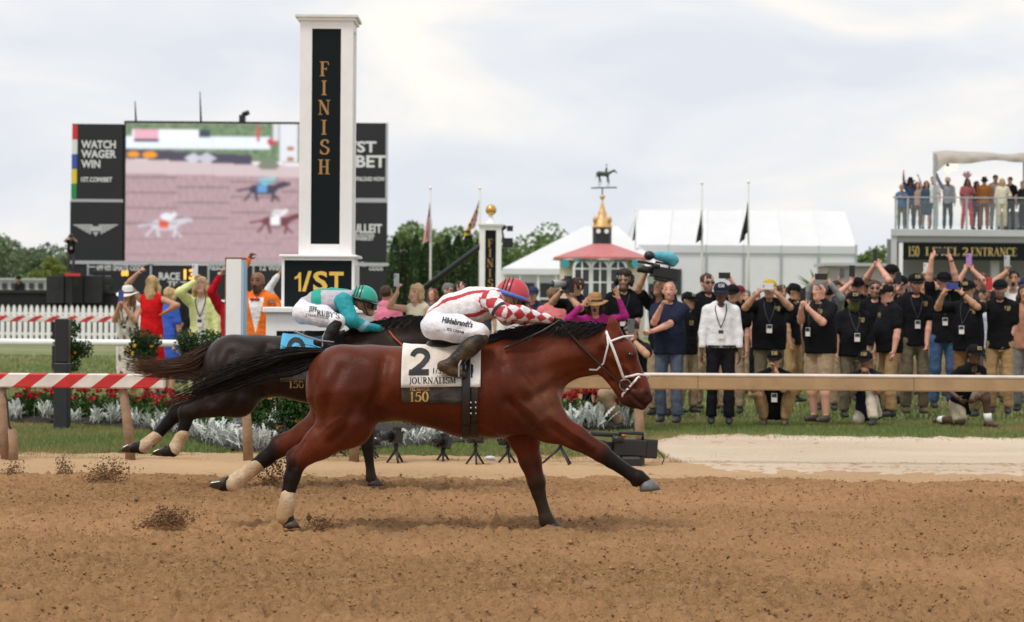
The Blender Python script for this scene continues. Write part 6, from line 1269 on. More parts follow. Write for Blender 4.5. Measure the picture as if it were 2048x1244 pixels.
J1 = dict(id='red', u=U1, seat=(868, 652), seat_r=27,
    torso=[((874, 630), 21, 1.35), ((905, 617), 29, 1.4), ((948, 611), 35, 1.35), ((984, 603), 28, 1.45), ((1000, 594), 16, 1.0)],
    near_arm=[((982, 600), 21, -.16), ((1008, 626), 17, -.235), ((1040, 626), 15, -.19), ((1100, 639), 9, -.075)],
    far_arm=[((982, 602), 21, .16), ((1014, 634), 16, .22), ((1045, 634), 14, .18), ((1100, 640), 9, .07)],
    near_leg=[((870, 652), 27, -.09), ((915, 657), 27, -.19), ((958, 667), 18, -.27), ((960, 676), 14, -.28)], far_leg=[((870, 652), 27, .09), ((915, 657), 27, .19), ((958, 667), 18, .27), ((960, 676), 14, .28)],
    near_boot=[((960, 678), 17, -.29), ((938, 697), 17.5, -.30), ((914, 718), 13.5, -.31), ((896, 731), 12, -.315), ((885, 732), 10, -.315), ((902, 741), 10.5, -.32), ((926, 750), 7.5, -.325)],
    far_boot=[((960, 676), 15.5, .29), ((936, 697), 15, .30), ((912, 720), 11.5, .31), ((895, 733), 9.5, .315), ((884, 733), 8.5, .315), ((904, 741), 8.5, .32), ((926, 748), 6.5, .325)],
    head=[((1000, 592), (1020, 590), 13, 16, .9), ((1022, 590), (1036, 596), 22, 20, .82), ((1038, 604), (1044, 612), 13, 11, .85), ((1040, 614), (1050, 618), 8, 6, .9), ((1050, 606), (1055, 611), 3.2, 3.2, 1.), ((1016, 602), (1018, 606), 5, 4, 3.6)],
    glove=True, glovec=(.013, .013, .014), bootc=((.016, .014, .012), (.115, .070, .030)), paint=paint1, paint_br=dirty_knee)
jockey1, JB1, BB1 = jockey('person', 'jockey in red and white diamond silks and white breeches crouched on the bay horse', 15., P1, 'tan', J1)
def helmet(P, D, root, c, up, fwd, r, colr, bandc, hm, gog=True):
    C = P(c, 0.); V, Fc = dome(C, up, fwd, r[0], r[1], r[2], cut=.18, seg=24, rings=9, brim=.045, drop=.15); h = mk('helmet', V, Fc, hm, root, True)
    u, f = unit_(up), unit_(fwd); f = unit_(f - u * np.dot(f, u)); s = np.cross(f, u)
    m = MB(); m.tube([C + (s * r[0] * cos(g) + f * r[1] * sin(g)) * 1.015 - u * .004 for g in np.linspace(0, 2 * pi, 25)], .009, 6, cap=False, sq=1.8); m.build('helmet_band', bandc, root, True)
    for k, g in enumerate((-.5, -.9, -1.25)):
        m = MB(); m.tube([C + s * r[0] * sin(a) * 1.03 * math.sqrt(max(0, 1 - (g * .55) ** 2)) + u * r[2] * cos(a) * 1.03 * math.sqrt(max(0, 1 - (g * .55) ** 2)) + f * r[1] * (g * .55 + .0) for a in np.linspace(-1.6, 1.6, 15)], .0042, 5); m.build('goggle_strap', leather, root, True)
    for sd in (-1, 1): MB().tube([C + s * sd * r[0] * 1.0 + f * .0, C + s * sd * r[0] * .98 + f * .03 - u * .05, C + f * .07 - u * .115 + s * sd * .03], .005, 5).build('chin_strap', leather, root, True)
    g = MB(); 
    for a0 in np.linspace(-1.1, 1.1, 9)[:-1]:
        q = [C + (s * r[0] * sin(a) * .93 + f * r[1] * cos(a) * .93) + u * z for a in (a0, a0 + .275) for z in (-.012, -.055)]; g.add(q, [(0, 1, 3, 2)])
    o = g.build('goggles', glassm, root); o.modifiers.new('thickness', 'SOLIDIFY').thickness = .012
    return h
helmet(P1, 15., jockey1, (1025, 589), (.34, 0, 1.), (1, 0, -.34), (.092, .112, .112), None, mat('blue_band', (.09, .16, .50), .6), mat('red_helmet', (.50, .045, .06), .42, var=.06, vscale=8, coat=.15))
print_on('lettering', px_sans("Hildebrandt's", 884, 645, 11, 62, .03, .35, slope=.18), P1, 15., BB1, blackp, jockey1, lift=.004)
print_on('lettering', px_sans('ICE CREAM', 895, 660.5, 4.6, 33, .02, 0., slope=.2), P1, 15., BB1, blackp, jockey1, lift=.004)
w1 = MB().tube([P1((1120, 640), -.13), P1((1085, 662), -.16), P1((1008, 697), -.2)], [.006, .0075, .009], 7).build('riding_crop', leather); tag(w1, 'thin black riding crop held beside the neck of the bay horse', 'crop')
w1b = MB().tube([P1((1066, 668), -.20), P1((1056, 684), -.215), P1((1038, 690), -.22), P1((1034, 707), -.22)], .004, 5).build('crop_strap', leather, w1)

TEAL = np.array((.012, .33, .25)); TEAL2 = np.array((.012, .30, .34)); GREY = np.array((.47, .44, .48))
def paint2(V, c, C):
    px = 1024 + V[:, 0] / V[:, 1] * F_PX; py = HORIZON - (V[:, 2] - CAM_Z) / V[:, 1] * F_PX
    o = np.where((C > 0)[:, None], TEAL2, TEAL)
    g = (C == 0) & (((px > 642) & (py > 583) & (px + py < 1297)) | (px < 622))
    o[g] = GREY; nb = (C > 0) & (np.abs(px + py - 1383) < 7); o[nb] = (.25, .45, .6); return o
R2b = lambda p, yo: W(p[0], p[1], 18.2 + yo)
J2 = dict(id='green', u=U2, seat=(607, 626), seat_r=27,
    torso=[((612, 612), 22, 1.3), ((640, 605), 31, 1.35), ((668, 604), 33, 1.35), ((690, 600), 25, 1.45), ((702, 594), 15, 1.)],
    near_arm=[((688, 602), 21, -.16), ((702, 640), 16, -.23), ((726, 652), 13, -.18), ((760, 657), 9, -.07)], far_arm=[((688, 604), 21, .16), ((706, 645), 16, .22), ((726, 654), 13, .18), ((760, 658), 9, .07)],
    near_leg=[((607, 626), 27, -.09), ((645, 632), 25, -.19), ((674, 643), 17, -.27), ((672, 652), 14, -.28)], far_leg=[((607, 626), 27, .09), ((645, 632), 25, .19), ((674, 643), 17, .27), ((672, 652), 14, .28)],
    near_boot=[((674, 646), 15, -.29), ((664, 662), 14, -.30), ((653, 678), 11.5, -.31), ((640, 684), 9.5, -.315), ((634, 684), 8.5, -.315), ((648, 689), 8.5, -.32), ((662, 692), 6.5, -.325)],
    far_boot=[((674, 646), 15, .29), ((664, 662), 14, .30), ((653, 678), 11.5, .31), ((640, 684), 9.5, .315), ((634, 684), 8.5, .315), ((648, 689), 8.5, .32), ((662, 692), 6.5, .325)],
    head=[((702, 596), (720, 600), 12, 15, .9), ((724, 598), (734, 602), 22, 20, .82), ((733, 612), (738, 622), 15, 11, .8), ((734, 622), (742, 626), 9, 7, .9), ((748, 613), (752, 617), 3.6, 3.6, 1.), ((719, 612), (720, 616), 5, 4, 3.6)],
    glove=False, glovec=(.4, .2, .1), bootc=((.012, .012, .012), (.02, .02, .02)), paint=paint2)
jockey2, JB2, BB2 = jockey('person', 'jockey in teal and grey silks with a green helmet riding the dark horse', 18.2, R2b, 'tan', J2)
helmet(R2b, 18.2, jockey2, (727, 599), (.26, 0, 1.), (1, 0, -.26), (.094, .114, .116), None, leather, mat('green_helmet', (.012, .34, .24), .35, var=.06, vscale=8, coat=.2))
print_on('lettering', px_serif("RUBY'S", 634, 630, 10, 44), lambda p, yo: W(p[0], p[1] + (p[0] - 634) * .16, 18.2 + yo), 18.2, BB2, blackp, jockey2, lift=.004)
print_on('lettering', px_sans("JEFF", 618, 627, 9, 16, .02), lambda p, yo: W(p[0], p[1] + (p[0] - 634) * .16, 18.2 + yo), 18.2, BB2, blackp, jockey2, lift=.004)
print_on('lettering', px_sans("STEAKHOUSE", 612, 635, 5, 46, .0), lambda p, yo: W(p[0], p[1] + (p[0] - 634) * .16, 18.2 + yo), 18.2, BB2, blackp, jockey2, lift=.004)
w2 = MB().tube([R2(668, 684, -.37), R2(640, 681, -.37), R2(610, 672, -.37), R2(588, 662, -.37)], [.005, .007, .008, .009], 7).build('riding_crop', mat('grey_crop', (.25, .25, .26), .3)); tag(w2, 'grey riding crop trailing back beside the boot of the jockey in green', 'crop')
# ---------------------------------------------------------------- people standing about
HAIR = dict(black=(.012, .010, .009), brown=(.055, .030, .016), dark=(.025, .016, .011), blonde=(.50, .34, .17), grey=(.15, .14, .135), sand=(.22, .13, .07), white=(.6, .58, .55), red=(.20, .07, .03))
POLO = (.0085, .0085, .0105); NAVY = (.018, .022, .045); KHAKI = (.34, .25, .16); TAN = (.37, .235, .115); OLIVE = (.14, .115, .075); BROWN = (.20, .105, .045); JEANS = (.055, .10, .19); CHAR = (.010, .010, .013)
badgem = mat('badge_card', (.75, .73, .68), .5); badgek = mat('badge_print', (.03, .03, .03), .6); lanym = mat('lanyard', (.02, .022, .03), .7); goldm = mat('gold_stitching', (.60, .45, .17), .55)
def ik(S, T, l1, l2, pole):
    d = T - S; L = np.linalg.norm(d); mx = (l1 + l2) * .995
    if L > mx: T = S + d / L * mx; L = mx
    L = max(L, abs(l1 - l2) + .02); d = unit_(T - S); a = (l1 * l1 - l2 * l2 + L * L) / (2 * L); h = math.sqrt(max(0, l1 * l1 - a * a))
    p = np.asarray(pole, float); p = unit_(p - d * np.dot(p, d)); return S + d * a + p * h, S + d * L
def person(label, px, top, Y, head=0., skin='light', hair=('short', 'dark'), hat=None, shirt=(POLO, 'short'), pants=(KHAKI, 'long'), L=None, Rh=None,
           look=(0., 0.), pose='stand', lean=0., bw=1., belly=0., glasses=None, mouth=False, beard=None, lany=False, emb=None, mask=None, shoes=(.03, .03, .03),
           vox=.0142, H=1.76, floor=0., legs=None, phone=None, open_hands=False, dress=None, group=None, socks=False, watch=None, tie=None, hrise=0., spread=.11, who=None, stripe=None):
    bx = GX(px, Y); base = np.array((bx, Y, floor)); ztop = W(px, top, Y)[2] - floor
    h = R(head); Fv = np.array((sin(h), -cos(h), 0)); Rv = np.array((cos(h), sin(h), 0)); U = np.array((0, 0, 1.))
    s = ztop / 1.78 if pose == 'stand' else H / 1.78
    if pose == 'stand' and lean: s = min(ztop / (1.78 - .56 * (1 - cos(R(lean)))), 1.12)
    root = thing('person', base, label, 'person', group)
    w = lambda r, f, z: base + Rv * r + Fv * f + U * z
    zp = ztop - (.56 * cos(R(lean)) + .25) * s
    pel = w(0, 0, zp); N = w(0, sin(R(lean)) * .56 * s, zp + .56 * s * cos(R(lean)))
    tdir = unit_(N - pel); hh = h + R(look[0]); pt = R(look[1])
    hf0 = np.array((sin(hh), -cos(hh), 0)); hr = np.array((cos(hh), sin(hh), 0)); hf = hf0 * cos(pt) + U * sin(pt); hu = U * cos(pt) - hf0 * sin(pt)
    Hc = N + Fv * .02 * s + U * .132 * s + hf0 * .012
    g = s * 1.03
    ph_o = None; tgt = {'L': L, 'R': Rh}
    if phone is not None:
        ppx, ppy, pdy, ori, pc, hands = phone; pc_ = W(ppx, ppy, Y - pdy)
        for sd in hands:
            sg = 1 if sd == 'L' else -1
            if ori == 'v': tgt[sd] = pc_ + Rv * sg * (.055 if len(hands) > 1 else .01) - U * .165 - Fv * .03
            else: tgt[sd] = pc_ + Rv * sg * .135 - U * .10 - Fv * .03
    arms = {}
    for sd, sg in (('R', -1), ('L', 1)):
        sh = N + Rv * sg * .168 * s * bw - tdir * .085 * s; t = tgt[sd]
        if t is None: T = sh + Rv * sg * (.06 + .04 * (bw - 1)) * s + Fv * .07 * s - U * .53 * s
        elif len(t) == 3 and isinstance(t, tuple): T = W(t[0], t[1], Y - t[2])
        else: T = np.asarray(t)
        up_ = T[2] > sh[2] + .1
        pole = Rv * sg * (.9 if up_ else .4) + U * (-.8) + Fv * (-.25 if not up_ else .2)
        E, Wr = ik(sh, T, .285 * s, .25 * s, pole); arms[sd] = (sh, E, Wr, t)
    ank = {}; knee = {}
    for sd, sg in (('R', -1), ('L', 1)):
        hip = pel + Rv * sg * .085 * s * bw
        if pose == 'stand': A = w(sg * spread * s, .02 * sg, .085 * s); K, A = ik(hip, A, .42 * s, .425 * s, Fv + Rv * sg * .15)
        elif pose == 'crouch': A = w(sg * .13 * s, .16 * s, .09 * s); K, A = ik(hip, A, .42 * s, .425 * s, Fv + Rv * sg * .45 + U * .4)
        else:       # kneel on the R knee
            if sg < 0: K = w(sg * .11 * s, .12 * s, .07 * s); A = w(sg * .12 * s, -.28 * s, .08 * s)
            else: A = w(sg * .14 * s, .36 * s, .09 * s); K, A = ik(hip, A, .42 * s, .425 * s, Fv + U)
        ank[sd] = A; knee[sd] = (hip, K)
    sk = SKINS[skin]; bare_leg = (dress is not None) or (pants and pants[1] == 'shorts')
    # --- body
    S = Solid(vox)
    S.cap(Hc + hu * .028 * g - hf * .022 * g, Hc + hu * .03 * g + hf * .012 * g, .084 * g, .080 * g, .02, 0, hr, .90)
    S.cap(Hc + hf * .030 * g - hu * .012 * g, Hc + hf * .042 * g - hu * .072 * g, .064 * g, .046 * g, .02, 0, hr, .95)
    S.cap(Hc + hf * .058 * g - hu * .098 * g, Hc + hf * .060 * g - hu * .100 * g, .028 * g, .028 * g, .025, 0)
    S.cap(Hc + hf * .086 * g + hu * .008 * g, Hc + hf * .097 * g - hu * .028 * g, .010 * g, .0145 * g, .016, 0)
    for sg in (-1, 1):
        S.cap(Hc + hr * sg * .076 * g + hu * .004 * g - hf * .008, Hc + hr * sg * .076 * g - hu * .028 * g - hf * .004, .019 * g, .013 * g, .008, 0, hf, .7)
        S.cap(Hc + hr * sg * .032 * g + hf * .098 * g + hu * .012 * g, Hc + hr * sg * .034 * g + hf * .098 * g + hu * .012 * g, .016 * g, .016 * g, .02, 0, sub=True)
    S.cap(N - tdir * .05 * s, Hc - hu * .075 * g - hf * .012, .058 * g * (1 + (bw - 1) * .6), .053 * g * (1 + (bw - 1) * .5), .04, 0)
    S.cap(N - tdir * .08 * s + Rv * .1 * s, N - tdir * .08 * s - Rv * .1 * s, .055 * s, .055 * s, .04, 0)
    S.cap(N - tdir * .12 * s, N - tdir * .2 * s, .09 * s, .08 * s, .04, 0, Fv, .7)
    for sd, sg in (('R', -1), ('L', 1)):
        sh, E, Wr, t = arms[sd]; q = s * (1 + (bw - 1) * .5) * (.78 if (shirt and shirt[1] in ('long', 'tuck', 'jacket') and dress is None) else 1.)
        S.cap(sh, E, .050 * q, .040 * q, .03, 0); S.cap(E, E + (Wr - E) * .3, .040 * q, .042 * q, .02, 0); S.cap(E + (Wr - E) * .3, Wr, .042 * q, .027 * q, .02, 0)
        d = unit_(Wr - E); held = t is not None
        if phone is not None and sd in phone[5]: d = unit_(d * .5 + unit_(pc_ - Wr) * .8)
        nrm = -Fv + Rv * (-sg) * .6 if (phone is not None and sd in phone[5]) else (Fv if open_hands else Rv * (-sg) + Fv * .3)
        hand_parts(S, Wr, d, nrm, None, curl=.75 if held else .4, r=.0105, open_=open_hands and held, side=sg)
        if bare_leg:
            hip, K = knee[sd]; A = ank[sd]; S.cap(hip - U * .05, K, .085 * s, .060 * s, .03, 0); S.cap(K, K + (A - K) * .35, .056 * s, .060 * s, .03, 0); S.cap(K + (A - K) * .35, A, .060 * s, .038 * s, .03, 0)
            S.cap(A - U * .03, A + Fv * .10 - U * .045, .035 * s, .03 * s, .02, 0)
    hc = HAIR[hair[1]] if hair else HAIR['dark']
    def paint(V, c, C):
        a, b, f = (V - Hc) @ hr / g, (V - Hc) @ hu / g, (V - Hc) @ hf / g
        m = (f > .045) & (np.abs(b - .012) < .0105) & (np.abs(np.abs(a) - .033) < .016); c[m] = c[m] * .18
        m = (f > .05) & (np.abs(b - .036) < .0075) & (np.abs(np.abs(a) - .034) < .022); c[m] = c[m] * .35 + np.array(hc) * .4
        m = (f > .05) & (np.abs(b + .066) < .0095) & (np.abs(a) < .027); c[m] = c[m] * np.array((.72, .45, .45))
        if beard: m = (f > .0) & (b < -.03) & (b > -.15) & ((np.abs(a) > .026) | (np.abs(b + .066) > .012) | (f < .05)) & ((b < -.045) | (np.abs(a) > .05)) & (f + b > -.11); c[m] = c[m] * .25 + np.array(HAIR[beard]) * .75
        if mouth: m = (f > .04) & ((a / .027) ** 2 + ((b + .072) / .030) ** 2 < 1); c[m] = (.035, .008, .008)
        if hair and hair[0] == 'crop': m = (b > .045 - .03 * (f < .04)) & (f < .075) ; c[m] = c[m] * .45 + np.array(hc) * .55
        return c
    solid_obj(S, 'body', skinm, root, sk, paint)
    cv = vox * 1.4
    # --- hair, hat
    if hair and hair[0] not in ('bald', 'crop'):
        S = Solid(vox); c0 = Hc + hu * .036 * g - hf * .026 * g; S.cap(c0, c0 + hf * .035 * g, .091 * g, .082 * g, .02, 0, hr, .93)
        kind = hair[0]
        if kind == 'long':
            for sg in (-1, 1): S.chain([Hc + hr * sg * .070 * g + hu * .03, Hc + hr * sg * .088 * g - hu * .07, Hc + hr * sg * .095 * g - U * .19 - hf0 * .02, Hc + hr * sg * .080 * g - U * .28 - hf0 * .03], [.034, .036, .036, .016], .03)
            S.chain([Hc - hf0 * .07 * g, Hc - hf0 * .085 * g - U * .15, Hc - hf0 * .085 * g - U * .27], [.075, .075, .04], .03, 0, hf0, .6)
        elif kind == 'mid':
            for sg in (-1, 1): S.chain([Hc + hr * sg * .066 * g + hu * .03, Hc + hr * sg * .082 * g - hu * .06, Hc + hr * sg * .070 * g - U * .125], [.034, .036, .022], .03)
            S.chain([Hc - hf0 * .06 * g, Hc - hf0 * .065 * g - U * .10], [.08, .06], .03, 0, hf0, .7)
        elif kind == 'curly':
            lr = np.random.default_rng(int(px))
            for _ in range(46):
                a = lr.uniform(-pi, pi); e = lr.uniform(-.7, 1.45); d = hr * cos(a) * cos(e) + hf * sin(a) * cos(e) + hu * sin(e)
                if np.dot(d, hf) > .55 and np.dot(d, hu) < .5: continue
                p = Hc + hu * .012 + d * .105 * g; S.cap(p, p, lr.uniform(.024, .040), None, .012)
        elif kind == 'bun': S.cap(Hc - hf * .11 * g + hu * .05, Hc - hf * .115 * g + hu * .05, .042, .042, .02)
        fr = .115 if kind != 'short' else .118
        S.cap(Hc + hf * .150 * g - hu * .045 * g, Hc + hf * .150 * g - hu * .10 * g, fr * g, .11 * g, .015, 0, hr, .82, sub=True)
        if kind == 'short': S.cap(Hc + hf * .03 * g - hu * .115 * g, Hc - hf * .02 * g - hu * .14 * g, .075 * g, .08 * g, .02, 0, hr, 1.5, sub=True)
        solid_obj(S, 'hair', hairmt, root, hc, None, .007)
    if hat:
        kind, hcol = hat[0], hat[1]; o = {}
        if kind in ('cap', 'visor', 'backcap'):
            hd = hf if kind != 'backcap' else -hf
            V, Fc = dome(Hc + hu * .040 * g, hu * 1. + hf * .12, hd, .094 * g, .108 * g, .088 * g, cut=.10, brim=.075, drop=.35); cp = mk('cap', V, Fc, fabric, root, True, np.tile(hcol, (len(V), 1)))
            if len(hat) > 2:
                q, wd = serif_quads('150', .042, .02); cm = Hc + hu * .075 * g + hd * .108 * g
                mk('cap_emblem', [cm + hr * (a - wd / 2) + hu * (b - .012) + hd * (.004 - abs(a - wd / 2) * .45 - b * .25) for p in q for a, b in p], [(4 * i, 4 * i + 1, 4 * i + 2, 4 * i + 3) for i in range(len(q))], hat[2], cp)
        elif kind == 'beret':
            MB().ball(Hc + hu * .085 * g - hf * .02, (.12 * g, .12 * g, .05 * g), 16, 8).build('beret', mat('beret_green', (.05, .065, .03), .9), root, True)
        else:       # brimmed hat
            br_, hgt = (.175, .12) if kind == 'wide' else (.135, .115); m = MB(); c0 = Hc + hu * .045 * g; up = unit_(hu + hf * .12); sv = hr; fv = np.cross(up, sv)
            prof = [(.088, 0), (.084, hgt * .55), (.072, hgt * .92), (.03, hgt)]; V = []; Fc = []
            ringp = [(br_, -.012), (br_ * .8, -.004)] + prof
            for r_, z_ in ringp:
                for k in range(20): a = 2 * pi * k / 20; V.append(c0 + (sv * cos(a) + fv * sin(a)) * r_ * g * (1.06 if abs(sin(a)) > .7 else 1) + up * (z_ + (.022 * cos(2 * a) if r_ > .12 else 0)) * g)
            for i in range(len(ringp) - 1):
                for k in range(20): Fc.append((i * 20 + k, i * 20 + (k + 1) % 20, (i + 1) * 20 + (k + 1) % 20, (i + 1) * 20 + k))
            Fc.append(tuple(range(len(V) - 20, len(V)))); ho = mk('hat', V, Fc, fabric, root, True, np.tile(hcol, (len(V), 1))); ho.modifiers.new('thickness', 'SOLIDIFY').thickness = .008
            MB().tube([c0 + (sv * cos(a) + fv * sin(a)) * .0885 * g + up * .018 for a in np.linspace(0, 2 * pi, 21)], .012, 6, cap=False).build('hat_band', mat('hat_band', (.05, .02, .015), .7), ho, True)
    if glasses:
        m = MB()
        for sg in (-1, 1): m.ball(Hc + hr * sg * .034 * g + hf * .096 * g + hu * .010 * g, (.026 * g, .016 * g, .020 * g), 10, 6)
        m.tube([Hc - hr * .078 * g + hu * .016 * g, Hc - hr * .060 * g + hf * .085 * g + hu * .016 * g, Hc + hf * .108 * g + hu * .016 * g, Hc + hr * .060 * g + hf * .085 * g + hu * .016 * g, Hc + hr * .078 * g + hu * .016 * g], .0045, 5)
        m.build('sunglasses', glassm if glasses == 'sun' else mat('spectacle_glass', (.12, .10, .09), .1), root, True)
    if mask is not None:
        S = Solid(vox); S.cap(Hc + hf * .052 * g - hu * .03 * g, Hc + hf * .045 * g - hu * .10 * g, .062 * g, .055 * g, .02, 0, hr, 1.08); S.cap(Hc - hu * .09 * g, N + U * .02, .072 * g, .075 * g, .03); solid_obj(S, 'face_covering', fabric, root, mask)
    # --- upper clothing
    sc, sl = shirt if shirt else (None, None)
    SV = SQ = None
    def torso(S, r0=.0):
        S.cap(pel + tdir * .02 * s, N - tdir * .20 * s, (.150 + belly * .45) * s * bw, .168 * s * bw, .05, 0, Fv, .70 + belly * .6)
        S.cap(N - tdir * .10 * s + Rv * .10 * s * bw, N - tdir * .10 * s - Rv * .10 * s * bw, .068 * s, .068 * s, .05, 0, Fv, .95)
        for sg in (-1, 1): S.cap(N + Rv * sg * .03 * s - Fv * .015, N + Rv * sg * .15 * s * bw - tdir * .07 * s, .050 * s, .046 * s, .05, 0)
        if belly: S.cap(pel + tdir * .17 * s + Fv * .03, pel + tdir * .20 * s + Fv * .04, (.14 + belly * .5) * s * bw, None, .06, 0, Fv, .85)
    if dress is not None:
        S = Solid(cv); torso(S); kz = (knee['R'][1] + knee['L'][1]) / 2
        S.cap(pel + tdir * .06, kz - U * dress.get('len', .0), .16 * s * bw, dress.get('hem', .20) * s, .05, 0, Fv, .8)
        S.cap(N + Fv * .12 + U * .02, N + U * .1, .075 * s, .07 * s, .02, 0, sub=True)
        for sd in arms:
            if dress.get('sleeve'): sh, E, Wr, t = arms[sd]; S.cap(sh, sh + (E - sh) * dress['sleeve'], .058 * s, .066 * s, .03, 0)
            else: S.cap(arms[sd][0] + U * .03 + Rv * (.06 if sd == 'L' else -.06), arms[sd][0] + U * .06 + Rv * (.06 if sd == 'L' else -.06), .055 * s, None, .03, 0, sub=True)
        _o, SV, SQ = solid_obj(S.clip(kz - U * (dress.get('len', .0) + .06), (0, 0, -1)), 'dress', fabric, root, dress['col'], dress.get('fn'), .006)
    elif sl:
        S = Solid(cv); torso(S)
        S.cap(pel + tdir * .05 * s, pel - tdir * (.10 if sl != 'tuck' else .02) * s, .158 * s * bw * (1 + belly * .8), .178 * s * bw * (1 + belly * .5), .04, 0, Fv, .72 + belly * .6)
        for sd in arms:
            sh, E, Wr, t = arms[sd]; q = s * (1 + (bw - 1) * .6)
            if sl == 'short': S.cap(sh, sh + (E - sh) * .66, .066 * q, .072 * q, .03, 0)
            elif sl in ('long', 'tuck', 'jacket'):
                x = 1.12 if sl == 'jacket' else 1.; S.cap(sh, E, .064 * q * x, .054 * q * x, .03, 0); S.cap(E, Wr - (Wr - E) * .06, .054 * q * x, .040 * q * x, .025, 0)
        S.cap(N + Fv * .06 + U * .075, N + Fv * .07 + U * .10, .058 * s, .06 * s, .012, 0, sub=True)
        if not (pose != 'stand' and lean > 40): S.clip(pel - tdir * (.085 if sl != 'tuck' else -.015) * s, -tdir, .34 * s)
        _o, SV, SQ = solid_obj(S, 'jacket' if sl == 'jacket' else 'shirt', fabric, root, sc, stripe, .0042 if sl != 'tuck' else .002)
        if sl != 'jacket' and vox < .02: MB().tube([N + (Rv * cos(a) * .066 + Fv * sin(a) * .066) * s * (1 + (bw - 1) * .5) + U * .012 * s for a in np.linspace(-.9, pi + .9, 13)], .012 * s, 6, sq=1.4).build('collar', fabric, _o, True, col=np.tile(np.array(sc) * 1.15, (13 * 6, 1)))
    # --- lower clothing
    if pants and dress is None:
        pc0, pk = pants; S = Solid(cv * 1.2); S.cap(pel + Rv * .05 * s * bw + U * .0, pel - Rv * .05 * s * bw, .110 * s * bw, None, .05, 0, Fv, .9)
        for sd in ank:
            hip, K = knee[sd]; A = ank[sd]; q = s * (1 + (bw - 1) * .5)
            if pk == 'long': S.cap(hip - U * .02, K, .090 * q, .072 * q, .04, 0); S.cap(K, K + (A - K) * .5, .072 * q, .066 * q, .03, 0); S.cap(K + (A - K) * .5, A, .066 * q, .068 * q, .03, 0)
            else: e = hip + (K - hip) * 1.0; S.cap(hip - U * .02, e, .105 * q, .092 * q, .04, 0)
        for sd in ank:
            hip, K = knee[sd]; A = ank[sd]; dn = unit_(A - K)
            if pk == 'long': S.clip(A - dn * .005, dn, .11)
            else: dn = unit_(K - hip); S.clip(hip + (K - hip) * 1.04, dn, .16)
        solid_obj(S, 'trousers' if pk == 'long' else 'shorts', fabric, root, pc0, None, .0055)
        if sl == 'tuck':
            bt_ = MB().tube([pel + U * .035 + (Rv * cos(a) * .162 * bw + Fv * sin(a) * .125 * bw) * s for a in np.linspace(0, 2 * pi, 25)], .015, 6, cap=False).build('belt', leather, root, True)
            q = pel + U * .035 + Fv * .135 * bw * s; MB().box(q - (.02, .008, .018), q + (.02, .008, .018), .004).build('belt_buckle', steel, bt_)
    if legs is None:
        for sd in ank:
            A = ank[sd]; S = Solid(cv); kn = pose == 'kneel' and sd == 'R'
            if kn: S.cap(A + Fv * .02, A - Fv * .10 - U * .03, .038 * s, .034 * s, .02, 0)
            else:
                S.cap(A - U * .015, A - U * .045 - Fv * .03, .045 * s, .042 * s, .02, 0); S.cap(A - U * .045, A + Fv * .15 * s - U * .052, .044 * s, .033 * s, .03, 0)
            solid_obj(S, 'shoe', shoem, root, shoes)
            if socks: MB().tube([A - U * .01, A + unit_(knee[sd][1] - A) * .09], [.048 * s, .05 * s], 10).build('sock', mat('white_sock', (.75, .75, .73), .9), root, True)
    # --- small things worn
    if SV is not None and (lany or emb or tie): sb = bvh_of(SV, SQ)
    def chest(r, z, out=.012):
        o = N + Rv * r * s - tdir * z * s; q = hit(sb, o + Fv * .6, -Fv, .9); return (q if q is not None else o + Fv * .14) + Fv * out
    if lany:
        lz = .30; b = chest(0, lz)
        for sg in (-1, 1): MB().tube([N + Rv * sg * .06 * s + Fv * .02 + U * .02, chest(sg * .07, .08), chest(sg * .04, .2), b], .0065, 5, sq=.5).build('lanyard', lanym, root)
        c0 = chest(0, lz + .075, .02); hv = .055; wv = .036
        bd = mk('badge', [c0 + Rv * x * wv + U * z * hv + Fv * y for y in (0, .006) for x, z in ((-1, -1), (1, -1), (1, 1), (-1, 1))], [(0, 3, 2, 1), (4, 5, 6, 7), (0, 1, 5, 4), (1, 2, 6, 5), (2, 3, 7, 6), (3, 0, 4, 7)], badgem, root)
        mk('badge_print', [c0 + Rv * x * wv * .85 + U * z + Fv * .0085 for x, z in ((-1, .005), (1, .005), (1, .048), (-1, .048))], [(0, 1, 2, 3)], badgek, bd)
    if emb is not None:
        q, wd = serif_quads('150', .045, .04)
        mk('emblem', [chest(emb[0], emb[1], .004 + 4e-5 * i) + Rv * (a - wd / 2) + U * b for i, p in enumerate(q) for a, b in p], [(4 * i, 4 * i + 1, 4 * i + 2, 4 * i + 3) for i in range(len(q))], goldm, _o)
        mk('emblem_text', [chest(emb[0], emb[1], .005) + Rv * x + U * z for x, z in ((-.035, -.016), (.035, -.016), (.035, -.009), (-.035, -.009))], [(0, 1, 2, 3)], goldm, _o)
    if tie is not None:
        m = MB(); q = chest(0, .08, .014); 
        if tie[0] == 'bow':
            for sg in (-1, 1): m.ball(q + Rv * sg * .035, (.035, .014, .024), 8, 6)
        m.ball(q, (.014, .016, .016), 8, 6); m.build('bow_tie', mat('bow_tie', tie[1], .6), root, True)
    if watch: sh, E, Wr, t = arms[watch[0]]; d = unit_(Wr - E); MB().tube([Wr - d * .035, Wr - d * .010], .033, 10).build('watch', mat('watch_' + watch[1], dict(white=(.8, .8, .78), black=(.02, .02, .02), steel=(.5, .5, .5))[watch[1]], .4), root)
